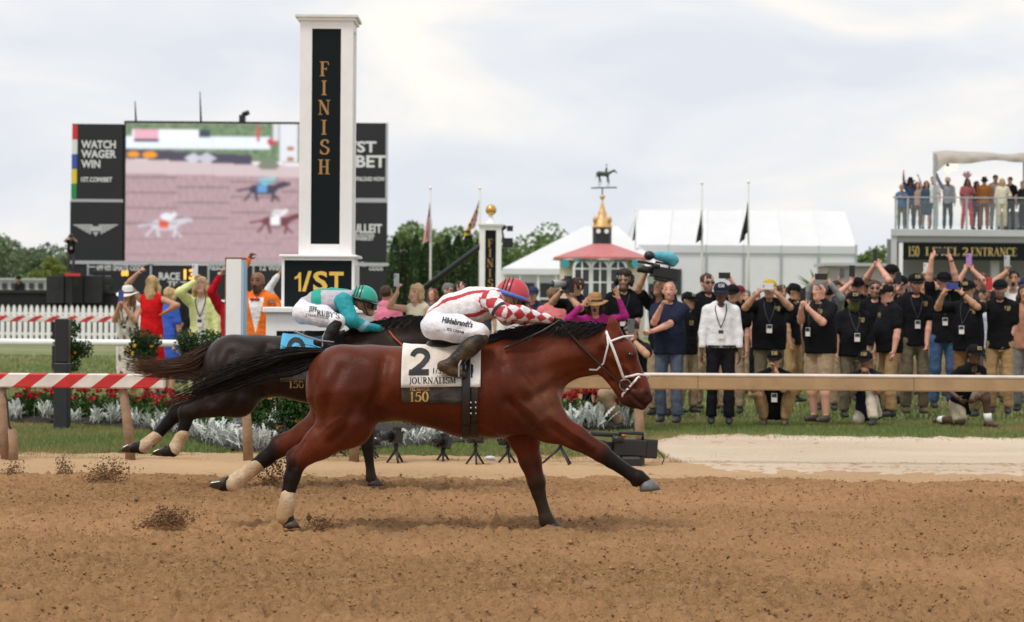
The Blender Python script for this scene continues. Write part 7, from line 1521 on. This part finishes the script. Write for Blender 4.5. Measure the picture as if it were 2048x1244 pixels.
    if phone is not None:
        ppx, ppy, pdy, ori, pcn, hands = phone; dv = (.042, .006, .084) if ori == 'v' else (.086, .006, .042)
        PC = dict(black=(.012, .012, .014), red=(.5, .03, .03), purple=(.42, .22, .50), blue=(.04, .06, .22), clear=(.45, .48, .5), grey=(.10, .10, .11), white=(.7, .7, .7))
        V = [pc_ + Rv * x * dv[0] + Fv * y * dv[1] + U * z * dv[2] for z in (-1, 1) for y in (-1, 1) for x in (-1, 1)]
        V = np.array(V); fc = [(0, 1, 3, 2), (4, 6, 7, 5), (0, 4, 5, 1), (2, 3, 7, 6), (0, 2, 6, 4), (1, 5, 7, 3)]
        po = mk('phone', V, fc, phonem, col=np.tile(PC[pcn], (8, 1))); bv_ = po.modifiers.new('bevel', 'BEVEL'); bv_.width = .004; bv_.segments = 2
        tag(po, f'{pcn} phone held {"upright" if ori == "v" else "sideways"} by {who}', 'phone', 'phones held up in the crowd')
        cx = pc_ - Rv * dv[0] * .5 + U * dv[2] * (.72 if ori == 'v' else .4) + Fv * .008; m = MB()
        for dz in (0, -.022): m.ball(cx + U * dz, (.008, .004, .008), 8, 5)
        m.build('camera_lens', glassm, po, True)
    return root, arms, (N, Hc, Fv, Rv)
def slr(center, fwd, label, s=1., big=False):
    """stills camera with lens"""
    c = np.asarray(center, float); f = unit_(fwd); r = unit_(np.cross(f, (0, 0, 1.))); u = np.cross(r, f)
    t = thing('camera', c - u * .05 * s, label, 'camera'); blk = mat('camera_body', (.014, .014, .015), .45, bump=.2, bscale=120)
    bx = lambda o, d: [c + (r * (o[0] + x * d[0]) + f * (o[1] + y * d[1]) + u * (o[2] + z * d[2])) * s for z in (-1, 1) for y in (-1, 1) for x in (-1, 1)]
    fc = [(0, 1, 3, 2), (4, 6, 7, 5), (0, 4, 5, 1), (2, 3, 7, 6), (0, 2, 6, 4), (1, 5, 7, 3)]
    m = MB(); m.add(bx((0, 0, 0), (.072, .032, .052)), fc).add(bx((0, 0, .066), (.03, .03, .018)), fc).add(bx((.05, .025, -.005), (.02, .022, .048)), fc)
    if big: m.add(bx((0, 0, -.07), (.072, .032, .025)), fc)
    m.build('camera_housing', blk, t)
    L = .16 if big else .10
    ln_ = MB().tube([c + f * .03 * s, c + f * (.03 + L * .5) * s, c + f * (.03 + L * .55) * s, c + f * (.03 + L) * s], [.034 * s, .036 * s, .042 * s, .044 * s], 14).build('lens', mat('lens_grey', (.35, .35, .36), .4) if big else blk, t, True)
    MB().tube([c + f * (.03 + L) * s, c + f * (.034 + L) * s], .038 * s, 14).build('front_glass', glassm, ln_, True)
    return t
# ================================================================== the crowd
GR = 'track staff in black polo shirts'
blkcap = ('cap', POLO, goldm); plaincap = ('cap', POLO)
# --- front row right of the horses
person('bald man in a navy polo with one hand on his chin, arms folded', 1338, 563, 27.9, head=-20, skin='pink', hair=('crop', 'sand'), shirt=(NAVY, 'short'), pants=((.095, .115, .16), 'long'), look=(10, 4), Rh=(1322, 614, .30), L=(1306, 662, .28), belly=.06, bw=1.08, shoes=(.06, .06, .075), beard='sand')
person('man in a white long sleeved shirt, black trousers and dark cap, arms at his sides', 1440, 566, 27.6, head=-4, skin='dark', hair=('short', 'black'), hat=('cap', (.018, .022, .038), badgem), shirt=((.74, .74, .76), 'tuck'), pants=(CHAR, 'long'), lany=True, shoes=(.02, .025, .035), bw=1.02)
person('crouching man in a black cap and tan trousers with a hand to his mouth', 1549, 700, 28.3, pose='crouch', head=-8, skin='tan', hair=('short', 'black'), hat=blkcap, lean=22, pants=(TAN, 'long'), L=(1552, 742, .42), Rh=(1512, 790, .30), lany=True, shoes=(.12, .08, .05))
person('heavy grey haired man in khaki shorts filming with his phone at arm level', 1640, 562, 28.3, head=-48, skin='pink', hair=('short', 'grey'), shirt=(POLO, 'short'), pants=(KHAKI, 'shorts'), phone=(1606, 590, .32, 'v', 'black', ('R', 'L')), emb=(.09, .14), lany=True, belly=.10, bw=1.12, shoes=(.06, .045, .035), who='the heavy man in khaki shorts')
person('kneeling man in a dark navy shirt and cream trousers with clasped hands', 1737, 702, 28.6, pose='kneel', head=-22, skin='brown', hair=('short', 'black'), hat=blkcap, lean=18, shirt=((.016, .018, .03), 'short'), pants=((.60, .52, .42), 'long'), Rh=(1722, 752, .42), L=(1738, 750, .42), shoes=(.03, .03, .03))
person('kneeling man in a black polo and khaki shorts with white socks', 1922, 690, 28.4, pose='kneel', head=28, skin='dark', hair=('short', 'black'), hat=blkcap, lean=24, pants=((.40, .34, .25), 'shorts'), Rh=(1915, 795, .35), L=(1950, 800, .30), emb=(.05, .16), socks=True, shoes=(.10, .05, .035))
# --- standing rows
person('man in a black cap turned aside behind the bald man, tan trousers', 1372, 585, 30.6, head=38, skin='tan', hair=('short', 'black'), hat=blkcap, pants=(KHAKI, 'long'), emb=(-.03, .2), bw=1.08, look=(10, 0))
person('man in dark sunglasses filming over the white shirted man with one raised arm', 1412, 548, 31.5, head=15, skin='pink', hair=('short', 'brown'), glasses='sun', phone=(1449, 551, .30, 'h', 'black', ('L',)), who='the man in dark sunglasses', beard='brown')
person('man in a black cap half hidden behind the white shirted man', 1464, 570, 30.4, head=-12, skin='pink', hair=('short', 'brown'), hat=plaincap, pants=(KHAKI, 'long'), L=(1494, 712, .1))
person('stout man in a yellow fronted cap photographing with both hands', 1537, 560, 30., head=-6, skin='tan', hair=('short', 'black'), hat=('cap', (.45, .33, .04)), pants=(OLIVE, 'long'), phone=(1534, 573, .40, 'h', 'white', ('R', 'L')), emb=(.10, .13), lany=True, belly=.08, bw=1.16, who='the stout man in the yellow fronted cap')
person('distant man in a dark suit and white shirt seen past the yellow cap', 1491, 580, 40., skin='light', hair=('short', 'grey'), shirt=((.05, .05, .06), 'jacket'), pants=(CHAR, 'long'), vox=.018)
person('man in a black cap and tan trousers looking away, behind the crouching man', 1583, 568, 34., head=60, skin='tan', hair=('short', 'black'), hat=plaincap, pants=(TAN, 'long'), vox=.016)
person('man in a grey long sleeved shirt holding a phone above the heavy man', 1652, 572, 31.5, head=0, skin='light', hair=('short', 'dark'), hat=plaincap, shirt=((.25, .26, .26), 'long'), phone=(1642, 553, .30, 'h', 'black', ('R', 'L')), who='the man in grey sleeves behind the heavy man')
person('man with an olive neck gaiter pulled over his face, black cap', 1704, 584, 29.6, head=8, skin='tan', hair=('short', 'black'), hat=blkcap, mask=(.085, .09, .03), pants=(OLIVE, 'long'), emb=(.09, .15), lany=True, bw=1.10, belly=.05, L=(1716, 726, .05), watch=('L', 'steel'))
person('young man in a cap holding a phone up beside the hut', 1713, 556, 33.5, head=-10, skin='pink', hair=('short', 'dark'), hat=plaincap, phone=(1704, 542, .25, 'v', 'black', ('R',)), who='the young man by the hut', vox=.015)
person('man in a black cap just behind the man with the neck gaiter', 1727, 556, 34.5, head=5, skin='tan', hair=('short', 'black'), hat=plaincap, vox=.015)
person('dark bearded man in round sunglasses and a black shirt', 1748, 560, 32.4, head=-8, skin='pink', hair=('short', 'brown'), glasses='sun', beard='brown', vox=.014)
person('tall man in a black cap with both bare arms stretched up to a phone', 1784, 530, 33.5, head=-55, skin='pink', hair=('short', 'brown'), hat=plaincap, shirt=(POLO, 'short'), phone=(1750, 510, .15, 'v', 'black', ('R', 'L')), who='the tall man with both arms stretched up', vox=.014)
person('big man in a black polo and cap seen side on, tan trousers', 1778, 570, 29.8, head=-72, skin='pink', hair=('short', 'sand'), hat=blkcap, pants=(TAN, 'long'), emb=(.0, .16), belly=.08, bw=1.15)
person('man raising a phone to his cheek left of the mirrored sunglasses', 1800, 552, 33., head=-10, skin='pink', hair=('short', 'brown'), hat=plaincap, phone=(1797, 556, .35, 'v', 'black', ('R',)), who='the man left of the mirrored sunglasses', vox=.014)
person('bearded man in mirrored blue sunglasses and black cap, arms hanging', 1828, 548, 30.6, head=6, skin='pink', hair=('short', 'brown'), hat=blkcap, glasses='sun', beard='brown', pants=(OLIVE, 'long'), emb=(.10, .13), lany=True, L=(1853, 690, .12), shoes=(.13, .09, .055))
person('man in jeans with both arms high holding a phone level', 1885, 545, 32.2, head=0, skin='pink', hair=('short', 'brown'), hat=plaincap, pants=(JEANS, 'long'), phone=(1883, 502, .20, 'h', 'black', ('R', 'L')), lany=True, who='the man in jeans with both arms high', watch=('L', 'black'))
person('man in a black polo and brown trousers aiming a phone before his face', 1936, 562, 30., head=-35, skin='tan', hair=('short', 'black'), hat=blkcap, pants=(BROWN, 'long'), phone=(1904, 572, .30, 'h', 'blue', ('R', 'L')), emb=(.10, .15), lany=True, belly=.07, bw=1.10, who='the man in brown trousers', watch=('L', 'black'))
person('man holding a purple phone over the heads of the front row', 1962, 546, 34., head=-12, skin='pink', hair=('short', 'brown'), shirt=((.05, .05, .06), 'short'), phone=(1938, 518, .20, 'v', 'purple', ('R', 'L')), who='the man behind the brown trousers', vox=.014)
person('bearded man in a black polo holding up a red phone, tan trousers', 1999, 560, 30.8, head=-18, skin='pink', hair=('short', 'black'), hat=plaincap, beard='black', pants=(TAN, 'long'), phone=(1978, 567, .30, 'v', 'red', ('R',)), emb=(.10, .13), L=(2010, 690, .08), bw=1.05, who='the bearded man in tan trousers')
person('shouting man in a white shirt waving a phone at the right', 2024, 540, 34., head=-10, skin='tan', hair=('short', 'black'), shirt=((.68, .68, .68), 'short'), mouth=True, phone=(2014, 522, .20, 'v', 'clear', ('R',)), who='the shouting man in white', vox=.014)
person('woman in striped trousers cut off by the right edge', 2050, 568, 31.5, head=-25, skin='tan', hair=('long', 'brown'), shirt=((.42, .20, .13), 'short'), pants=((.20, .20, .21), 'long'))
person('man in a pale shirt and jeans behind the bearded man with the red phone', 1966, 575, 32.6, head=12, skin='tan', hair=('short', 'dark'), shirt=((.55, .60, .70), 'short'), pants=(JEANS, 'long'), vox=.015)
person('man in a white cap far back between the raised arms', 1912, 568, 38., head=-20, skin='light', hair=('short', 'grey'), hat=('cap', (.7, .7, .7)), shirt=((.6, .6, .62), 'short'), vox=.018)
person('far off man in a dark jacket under the entrance sign', 1868, 575, 42., skin='tan', hair=('short', 'black'), shirt=((.04, .04, .05), 'jacket'), vox=.02)
person('far off woman in pink between the hut and the crowd', 1676, 585, 42., skin='light', hair=('long', 'brown'), shirt=((.55, .25, .28), 'short'), vox=.02)
person('far off man in black beside the distant suit', 1511, 584, 44., skin='pink', hair=('short', 'dark'), vox=.02)
person('far off man in a white shirt between the sunglasses and the navy polo', 1388, 592, 46., skin='pink', hair=('short', 'grey'), shirt=((.6, .6, .62), 'short'), vox=.02)
for lb_, px, tp, Y, kw in (
    ('man in a maroon cap far back between the white shirt and the yellow cap', 1478, 572, 37., dict(hat=('cap', (.16, .02, .03)), head=-20)),
    ('man in a grey tee far back right of the yellow cap', 1561, 570, 37., dict(shirt=((.22, .22, .24), 'short'), head=15, hair=('short', 'brown'))),
    ('woman in a white top far back left of the heavy man', 1612, 574, 38., dict(shirt=((.62, .60, .58), 'short'), hair=('long', 'brown'), head=-15)),
    ('man in a navy shirt far back behind the raised grey sleeves', 1672, 562, 37., dict(shirt=((.03, .04, .09), 'short'), head=10, phone=(1684, 545, .2, 'v', 'grey', ('L',)), who='the man in navy behind the grey sleeves')),
    ('man in a dark green shirt far back above the neck gaiter', 1693, 568, 38., dict(shirt=((.03, .06, .04), 'short'), head=-10, hair=('short', 'sand'))),
    ('man with grey hair far back between the round sunglasses and the tall man', 1765, 560, 37., dict(hair=('short', 'grey'), head=-5, shirt=((.30, .30, .33), 'short'))),
    ('man in a light blue shirt far back above the mirrored sunglasses', 1846, 556, 37., dict(shirt=((.34, .42, .55), 'short'), head=-12, phone=(1852, 536, .2, 'v', 'white', ('L',)), who='the man in light blue')),
    ('woman with red hair far back right of the level phone', 1904, 560, 36.5, dict(hair=('long', 'red'), shirt=((.05, .05, .06), 'short'), head=8)),
    ('man in a tan shirt far back behind the blue phone', 1948, 566, 37.5, dict(shirt=((.42, .32, .20), 'short'), head=-18, hair=('short', 'brown'))),
    ('man in a checked grey shirt far back beside the red phone', 1984, 562, 36., dict(shirt=((.34, .33, .34), 'short'), head=-8, hair=('short', 'dark'), beard='dark')),
    ('man in a dark blue cap far back at the right edge', 2040, 556, 37., dict(hat=('cap', (.02, .03, .08)), head=-15, shirt=((.50, .50, .52), 'short')))):
    person(lb_, px, tp, Y, skin=['pink', 'tan', 'light'][px % 3], vox=.018, **kw)
# --- between the horse's head and the bald man
cam_man, ar, fr = person('cameraman in a green beret lifting a video camera over his head', 1321, 558, 29.6, head=-28, skin='tan', hair=('mid', 'brown'), hat=('beret', (.05, .06, .03)), look=(-10, 25), Rh=(1292, 545, .15), L=(1315, 552, .22))
person('curly haired man in glasses and a black tee with a badge', 1247, 541, 30.2, head=-10, skin='light', hair=('curly', 'dark'), glasses='spec', beard='dark', lany=True, bw=1.05, L=(1262, 690, .15))
person('open mouthed woman in a tan brimmed hat and magenta top with a raised palm', 1189, 592, 27.6, head=-6, skin='tan', hair=('mid', 'dark'), hat=('wide', (.36, .20, .09)), shirt=((.33, .022, .16), 'long'), pants=(CHAR, 'long'), mouth=True, glasses='spec', Rh=(1163, 612, .16), L=(1238, 598, .18), open_hands=True)
person('photographer in black sighting along a grey lens, white watch', 1153, 556, 29.8, head=-45, skin='tan', hair=('short', 'brown'), shirt=(POLO, 'short'), Rh=(1128, 578, .20), L=(1136, 590, .30), watch=('R', 'white'))
slr(W(1136, 568, 29.5), (-.85, -.5, 0.), 'professional camera with a grey lens held by the photographer in black', 1.25, True)
person('fair haired man in a pink polo seen from behind the jockey in red', 1104, 575, 31.6, head=170, skin='pink', hair=('short', 'sand'), shirt=((.66, .20, .20), 'short'), vox=.014)
person('man in a dark cap far back beside the red helmet', 1066, 574, 38., head=-20, skin='tan', hair=('short', 'black'), hat=('cap', (.03, .04, .08)), shirt=((.03, .035, .06), 'short'), vox=.018)
person('man in glasses holding a phone low behind the head of the bay', 1270, 640, 27.0, head=-25, skin='tan', hair=('short', 'dark'), pose='crouch', lean=10, H=1.8, glasses='spec', phone=(1262, 652, .35, 'v', 'grey', ('L',)), who='the man crouching behind the head of the bay', watch=('L', 'black'))
person('kneeling photographer in white trousers under the head of the bay', 1228, 700, 28.6, pose='kneel', head=-20, lean=30, skin='pink', hair=('short', 'brown'), pants=((.62, .60, .58), 'long'))
person('kneeling person in black with an orange sleeve near the chest of the bay', 1168, 700, 28.8, pose='kneel', head=30, lean=35, skin='tan', hair=('short', 'black'), shirt=((.40, .12, .04), 'short'), pants=(CHAR, 'long'))
person('man in a pale blue shirt bending forward behind the jockey in red', 1010, 622, 27.2, head=60, lean=38, skin='tan', hair=('short', 'sand'), hat=('cap', (.50, .40, .28)), shirt=((.40, .46, .60), 'short'), pants=((.55, .45, .33), 'long'))
# --- middle
person('blonde woman in a white headband and cream dress raising a phone', 834, 568, 29.4, head=-38, skin='light', hair=('mid', 'blonde'), dress=dict(col=(.72, .66, .48)), phone=(793, 560, .20, 'v', 'clear', ('R',)), who='the blonde woman in the headband')
person('man in a bright pink polo seen from behind beside the green helmet', 770, 572, 31., head=165, skin='tan', hair=('short', 'brown'), shirt=((.72, .20, .30), 'short'), pants=((.30, .33, .42), 'long'))
person('grey haired man in a dark jacket left of the jockey in red', 893, 567, 33.5, head=50, skin='pink', hair=('short', 'grey'), shirt=((.03, .03, .035), 'jacket'), vox=.015)
person('dark haired man in a black jacket right of the grey haired man', 917, 563, 32., head=25, skin='pink', hair=('mid', 'dark'), shirt=((.02, .02, .024), 'jacket'), vox=.015)
person('far off woman with auburn hair by the conifers', 866, 578, 46., head=-30, skin='pink', hair=('long', 'red'), shirt=((.10, .10, .12), 'short'), vox=.02)
person('far off man in a red cap behind the jockey in red', 966, 578, 44., skin='tan', hair=('short', 'brown'), hat=('cap', (.30, .05, .06)), shirt=((.05, .05, .06), 'short'), vox=.02)
person('far off person in grey behind the man in the bright pink polo', 742, 582, 45., skin='tan', hair=('short', 'dark'), shirt=((.32, .32, .36), 'short'), vox=.02)
# --- left
def striped_dress(V, c, C):
    b = (np.sin(V[:, 2] * 26 + 3 * np.sin(V[:, 0] * 14)) + np.sin(V[:, 0] * 60 + V[:, 2] * 9)) > 1.0; c[b] = (.10, .085, .07); return c
person('woman in a white brimmed hat and patterned cream dress filming with a blue phone', 256, 577, 33., head=-18, skin='tan', hair=('long', 'sand'), hat=('wide', (.72, .70, .66)), dress=dict(col=(.58, .52, .44), fn=striped_dress, len=.25, hem=.19), phone=(242, 592, .34, 'v', 'blue', ('R', 'L')), lany=True, who='the woman in the white hat')
person('blonde woman in a bright red dress seen from behind, arm raised', 302, 552, 33.6, head=165, skin='tan', hair=('long', 'blonde'), dress=dict(col=(.60, .012, .015), hem=.19), L=(276, 546, .1), Rh=(328, 626, .10))
person('woman in a royal blue dress turned away beside the red dress', 336, 575, 35.4, head=140, skin='tan', hair=('mid', 'blonde'), dress=dict(col=(.05, .12, .52), sleeve=.8, hem=.2), L=(352, 652, .05))
person('blonde woman in a pale yellow jacket raising a white phone', 402, 553, 31.8, head=-4, skin='light', hair=('long', 'blonde'), shirt=((.68, .72, .32), 'jacket'), pants=((.55, .57, .28), 'long'), phone=(390, 540, .20, 'v', 'white', ('R',)), lany=True, look=(0, 14), stripe=lambda V, c, C: np.where(((np.abs(V[:, 0] - GX(402, 31.8)) < .055) & (V[:, 1] < 31.74))[:, None], np.array((.72, .70, .64)), c), who='the woman in the pale yellow jacket')
person('person in a red suit punching the air behind the white signboard', 463, 570, 30.4, head=-5, skin='tan', hair=('short', 'black'), shirt=((.42, .010, .022), 'jacket'), pants=((.36, .01, .02), 'long'), Rh=(440, 552, .10))
person('bald bearded man in an orange suit and bow tie, mouth open, cheering', 515, 544, 28.9, head=-16, skin='brown', hair=('bald', 'black'), shirt=((.78, .17, .020), 'jacket'), pants=((.74, .16, .02), 'long'), beard='black', mouth=True, Rh=(496, 520, .02), L=(552, 612, .12), tie=('bow', (.45, .03, .03)), bw=1.1, vox=.0095, stripe=lambda V, c, C: np.where(((np.abs(V[:, 0] - GX(512, 28.9)) < .095 * np.clip((V[:, 2] - 1.10) / .40, 0, 1)) & (V[:, 1] < 28.84) & (V[:, 2] < 1.56) & (V[:, 2] > 1.1))[:, None], np.array((.74, .73, .72)), c))
person('person in a white shirt raising an arm behind the base of the finish post', 580, 566, 30.6, head=-5, skin='tan', hair=('short', 'dark'), shirt=((.70, .70, .70), 'long'), Rh=(557, 549, .05))
person('man in a black suit with his back turned behind the blue dress', 357, 566, 40., head=150, skin='tan', hair=('short', 'black'), shirt=((.02, .02, .025), 'jacket'), pants=(CHAR, 'long'), vox=.018)
person('photographer in black standing on the platform before the scoreboard', 141, 467, EY - .55, head=10, skin='tan', hair=('short', 'black'), shirt=(POLO, 'short'), pants=((.07, .06, .065), 'long'), Rh=(137, 474, .28), L=(145, 475, .28), floor=W(140, 548, EY - .6)[2], vox=.022, lany=True)
slr(W(141, 473, EY - .9), (.1, -1, 0.), 'camera held to the eye by the photographer on the platform', 1.1)
person('camera operator in black crouching on the stage at far left', 44, 552, EY + 1.4, pose='crouch', head=-30, lean=20, skin='tan', hair=('short', 'black'), hat=plaincap, shirt=((.02, .02, .022), 'long'), pants=(CHAR, 'long'), floor=W(100, 580, EY)[2], vox=.024)
# --- on the balcony
ZF = zf; BL = LY + .75; BG = 'spectators on the balcony'
def bal(label, px, top, **k): return person(label, px, top, k.pop('Y', BL), floor=ZF, vox=.020, group=BG, **k)
bal('balcony spectator in a tan hat and blue shirt leaning on the rail', 1801, 371, head=-10, skin='tan', hair=('short', 'brown'), hat=('brim', (.40, .28, .17)), shirt=((.06, .16, .32), 'short'), pants=((.11, .12, .075), 'long'), lean=10, L=(1812, 392, .25), Rh=(1797, 394, .25))
bal('balcony spectator in a wide black hat with one arm raised', 1818, 357, head=0, skin='brown', hair=('long', 'black'), hat=('wide', (.012, .012, .014)), shirt=((.05, .06, .13), 'short'), pants=((.04, .04, .045), 'long'), Rh=(1806, 338, .1))
bal('balcony woman in a beige top with one thin arm raised', 1832, 364, head=0, skin='light', hair=('long', 'brown'), shirt=((.40, .28, .22), 'short'), pants=((.13, .12, .11), 'long'), L=(1836, 346, .1))
bal('balcony woman with long dark hair in a dark blue top and bare legs', 1850, 362, head=5, skin='tan', hair=('long', 'black'), shirt=((.05, .085, .13), 'long'), pants=((.05, .08, .12), 'shorts'))
bal('balcony man in a white tee and jeans', 1864, 353, head=-15, skin='pink', hair=('short', 'brown'), shirt=((.72, .72, .72), 'short'), pants=((.08, .14, .22), 'long'), beard='brown')
bal('balcony man in a grey blazer and tan cap with navy trousers', 1893, 355, head=-5, skin='brown', hair=('short', 'black'), hat=('cap', (.42, .32, .18)), shirt=((.26, .26, .29), 'jacket'), pants=((.025, .035, .055), 'long'), Rh=(1872, 346, .1))
bal('balcony woman in a pink feather headpiece and wide red trousers', 1932, 357, head=5, skin='brown', hair=('long', 'black'), shirt=((.34, .10, .12), 'short'), pants=((.52, .05, .06), 'long'), bw=1.05, spread=.17, L=(1944, 376, .2))
fa = thing('feather_headpiece', W(1934, 359, BL), 'pink feather headpiece on the woman in red trousers', 'headpiece')
for k in range(16):
    a = rng.uniform(-1.2, 1.2); p0 = W(1934, 359, BL - .05); tip = p0 + np.array((sin(a) * .2, rng.uniform(-.1, .1), .12 + .18 * cos(a))); mk('feather', [p0 - (.01, 0, 0), p0 + (.01, 0, 0), (p0 + tip) / 2 + (.035, 0, .02), tip, (p0 + tip) / 2 - (.035, 0, -.02)], [(0, 1, 2, 3, 4)], mat('pink_feather', (.68, .36, .46), .8, transl=.3), fa)
bal('balcony woman in purple between the red trousers and the brown suit', 1950, 362, head=25, skin='tan', hair=('long', 'brown'), shirt=((.15, .06, .18), 'short'), pants=((.10, .05, .10), 'long'), Y=BL + .4, Rh=(1940, 380, .2))
bal('balcony man in a brown suit and black hat seen from behind', 1966, 356, head=160, skin='tan', hair=('short', 'black'), hat=('brim', (.012, .013, .014)), shirt=((.26, .10, .032), 'jacket'), pants=((.20, .075, .028), 'long'), bw=1.08)
bal('balcony man in a pale shirt and pale grey trousers', 1988, 350, head=5, skin='tan', hair=('short', 'brown'), shirt=((.52, .46, .42), 'long'), pants=((.44, .42, .40), 'long'), Y=BL + .4)
bal('balcony woman in a cream blouse and cream trousers', 2002, 357, head=-8, skin='light', hair=('mid', 'blonde'), shirt=((.70, .64, .50), 'long'), pants=((.60, .50, .30), 'long'), L=(2018, 392, .2))
bal('balcony man in a black shirt and black trousers behind the cream blouse', 2018, 354, head=-30, skin='pink', hair=('short', 'dark'), shirt=((.02, .02, .022), 'short'), pants=(CHAR, 'long'), Y=BL + .6)
bal('balcony man in dark clothes at the right edge', 2044, 362, head=-60, skin='pink', hair=('short', 'dark'), shirt=((.025, .03, .03), 'long'), pants=(CHAR, 'long'), Y=BL + .3)

# ================================================================== cameras
blkm = mat('camera_body', (.014, .014, .015), .45, bump=.2, bscale=120)
def vcam(c, f, s, label, cover=None):
    """shoulder video camera: body, lens, viewfinder, microphone, handle"""
    c = np.asarray(c, float); f = unit_(f); r = unit_(np.cross(f, (0, 0, 1.))); u = np.cross(r, f); t = thing('video_camera', c - u * .12 * s, label, 'camera'); P_ = lambda a, b, d: c + (r * a + f * b + u * d) * s
    bxx = lambda o, d: [P_(o[0] + x * d[0], o[1] + y * d[1], o[2] + z * d[2]) for z in (-1, 1) for y in (-1, 1) for x in (-1, 1)]; fc = [(0, 1, 3, 2), (4, 6, 7, 5), (0, 4, 5, 1), (2, 3, 7, 6), (0, 2, 6, 4), (1, 5, 7, 3)]
    def bo(o, d, nm, m=blkm): ob = MB().add(bxx(o, d), fc).build(nm, m, t); b = ob.modifiers.new('bevel', 'BEVEL'); b.width = .012 * s; b.segments = 2; return ob
    bo((0, 0, 0), (.055, .15, .075), 'camera_housing'); bo((0, -.20, .0), (.045, .055, .085), 'battery'); bo((.0, -.02, -.095), (.05, .10, .02), 'shoulder_pad')
    ln_ = MB().tube([P_(0, .15, 0), P_(0, .22, 0), P_(0, .23, 0), P_(0, .36, 0)], [.042 * s, .045 * s, .052 * s, .056 * s], 14).build('lens', blkm, t, True); MB().tube([P_(0, .36, 0), P_(0, .366, 0)], .048 * s, 14).build('front_glass', glassm, ln_, True)
    MB().tube([P_(0, .10, .075), P_(0, .10, .13), P_(0, -.12, .13), P_(0, -.12, .075)], .016 * s, 8).build('handle', blkm, t, True); MB().tube([P_(-.07, .08, .07), P_(-.07, .17, .07)], [.03 * s, .035 * s], 10).build('viewfinder', blkm, t, True); MB().tube([P_(.07, .06, .10), P_(.07, .34, .10)], .02 * s, 8).build('microphone', mat('foam_grey', (.03, .03, .032), .95), t, True)
    return t, P_
v1, Pv1 = vcam(W(1322, 545, 29.3), (-.9, -.45, .15), .95, 'video camera held overhead by the cameraman in the beret'); S = Solid(.014); S.cap(Pv1(0, -.12, .22), Pv1(0, .10, .22), .078, .058, .05, 0); S.cap(Pv1(0, -.16, .16), Pv1(0, -.2, .2), .055, .05, .05, 0); V, Q, _ = S.mesh(); mk('rain_cover', V, Q, mat('cyan_cover', (.09, .40, .50), .6, bump=.8, bscale=18), v1, True); MB().ball(Pv1(0, .22, .20), (.07, .07, .06), 12, 8).build('lamp_head', blkm, v1, True)
v2, Pv2 = vcam(W(1258, 895, 21.05), (-.97, -.2, .06), 1.05, 'large broadcast video camera standing on the ground under the nose of the bay'); a = W(1256, 940, 21.05); MB().box((a[0] - .09, 20.95, -.03), (a[0] + .13, 21.17, .085), .02).build('camera_case', blkm, v2); MB().tube([Pv2(.0, -.24, .02), Pv2(0, -.33, -.08), Pv2(.02, -.3, -.2), Pv2(.0, -.36, -.26), Pv2(.05, -.30, -.28), Pv2(0, -.22, -.22)], .006, 5).build('cable', blkm, v2, True); MB().tube([Pv2(.07, .06, .10), Pv2(.07, .02, .10)], .021, 8).build('orange_ring', mat('orange_mark', (.75, .18, .03), .5), v2, True)
def remote(px, Y, zc, f, s, label, spread_=.10, tall=False):
    b = np.array((GX(px, Y), Y, 0.)); t = slr(b + (0, 0, zc), f, label, s); t['group'] = 'remote cameras on the ground'; m0 = b + (0, 0, zc - .06 * s)
    MB().tube([m0, b + (0, 0, zc * .45)], [.02 * s, .014 * s], 8).build('column', blkm, t, True); MB().ball(m0 - (0, 0, .015), .024 * s, 8, 6).build('ball_head', blkm, t, True)
    for k in range(3): a = 2 * pi * k / 3 + .5 + px; MB().tube([b + (0, 0, zc * .5), b + (cos(a) * spread_, sin(a) * spread_, -.005)], [.013 * s, .009 * s], 6).build('tripod_leg', blkm, t, True)
    MB().box(m0 + (-.03, -.02, .11 * s), m0 + (.03, .02, .14 * s)).build('radio_trigger', blkm, t)
for px, Y, z, f, s, wh, sp in ((676, 22.0, .14, (-.7, -.7, .1), 1., 'left of the stake behind the bay', .09), (746, 21.7, .17, (.4, -.9, .1), .9, 'hidden by the front leg of the dark horse', .09), (792, 21.2, .24, (-.9, -.4, .1), 1.15, 'on a stout post under the belly of the bay', .09), (886, 21.5, .17, (-.5, -.8, .35), 1.05, 'low on the grass edge left of the girth', .07), (951, 21.0, .25, (.2, -.95, .1), 1.0, 'directly below the girth of the bay', .10), (1016, 21.2, .22, (-.5, -.85, .1), 1.05, 'left of the planted front leg of the bay', .10)):
    remote(px, Y, z, f, s, 'small remote camera on mini tripod ' + wh, sp)
remote(1121, 21.0, .34, (.6, -.8, .1), 1.15, 'remote camera on a wide black tripod under the outstretched front leg', .19)
bt = MB().ball(np.array((GX(980, 21.6), 21.6, .02)), (.055, .03, .022), 10, 6).build('crumpled_cup', mat('clear_plastic', (.75, .76, .78), .3), smooth=True); tag(bt, 'crumpled pale plastic cup on the grass edge between two cameras', 'litter')
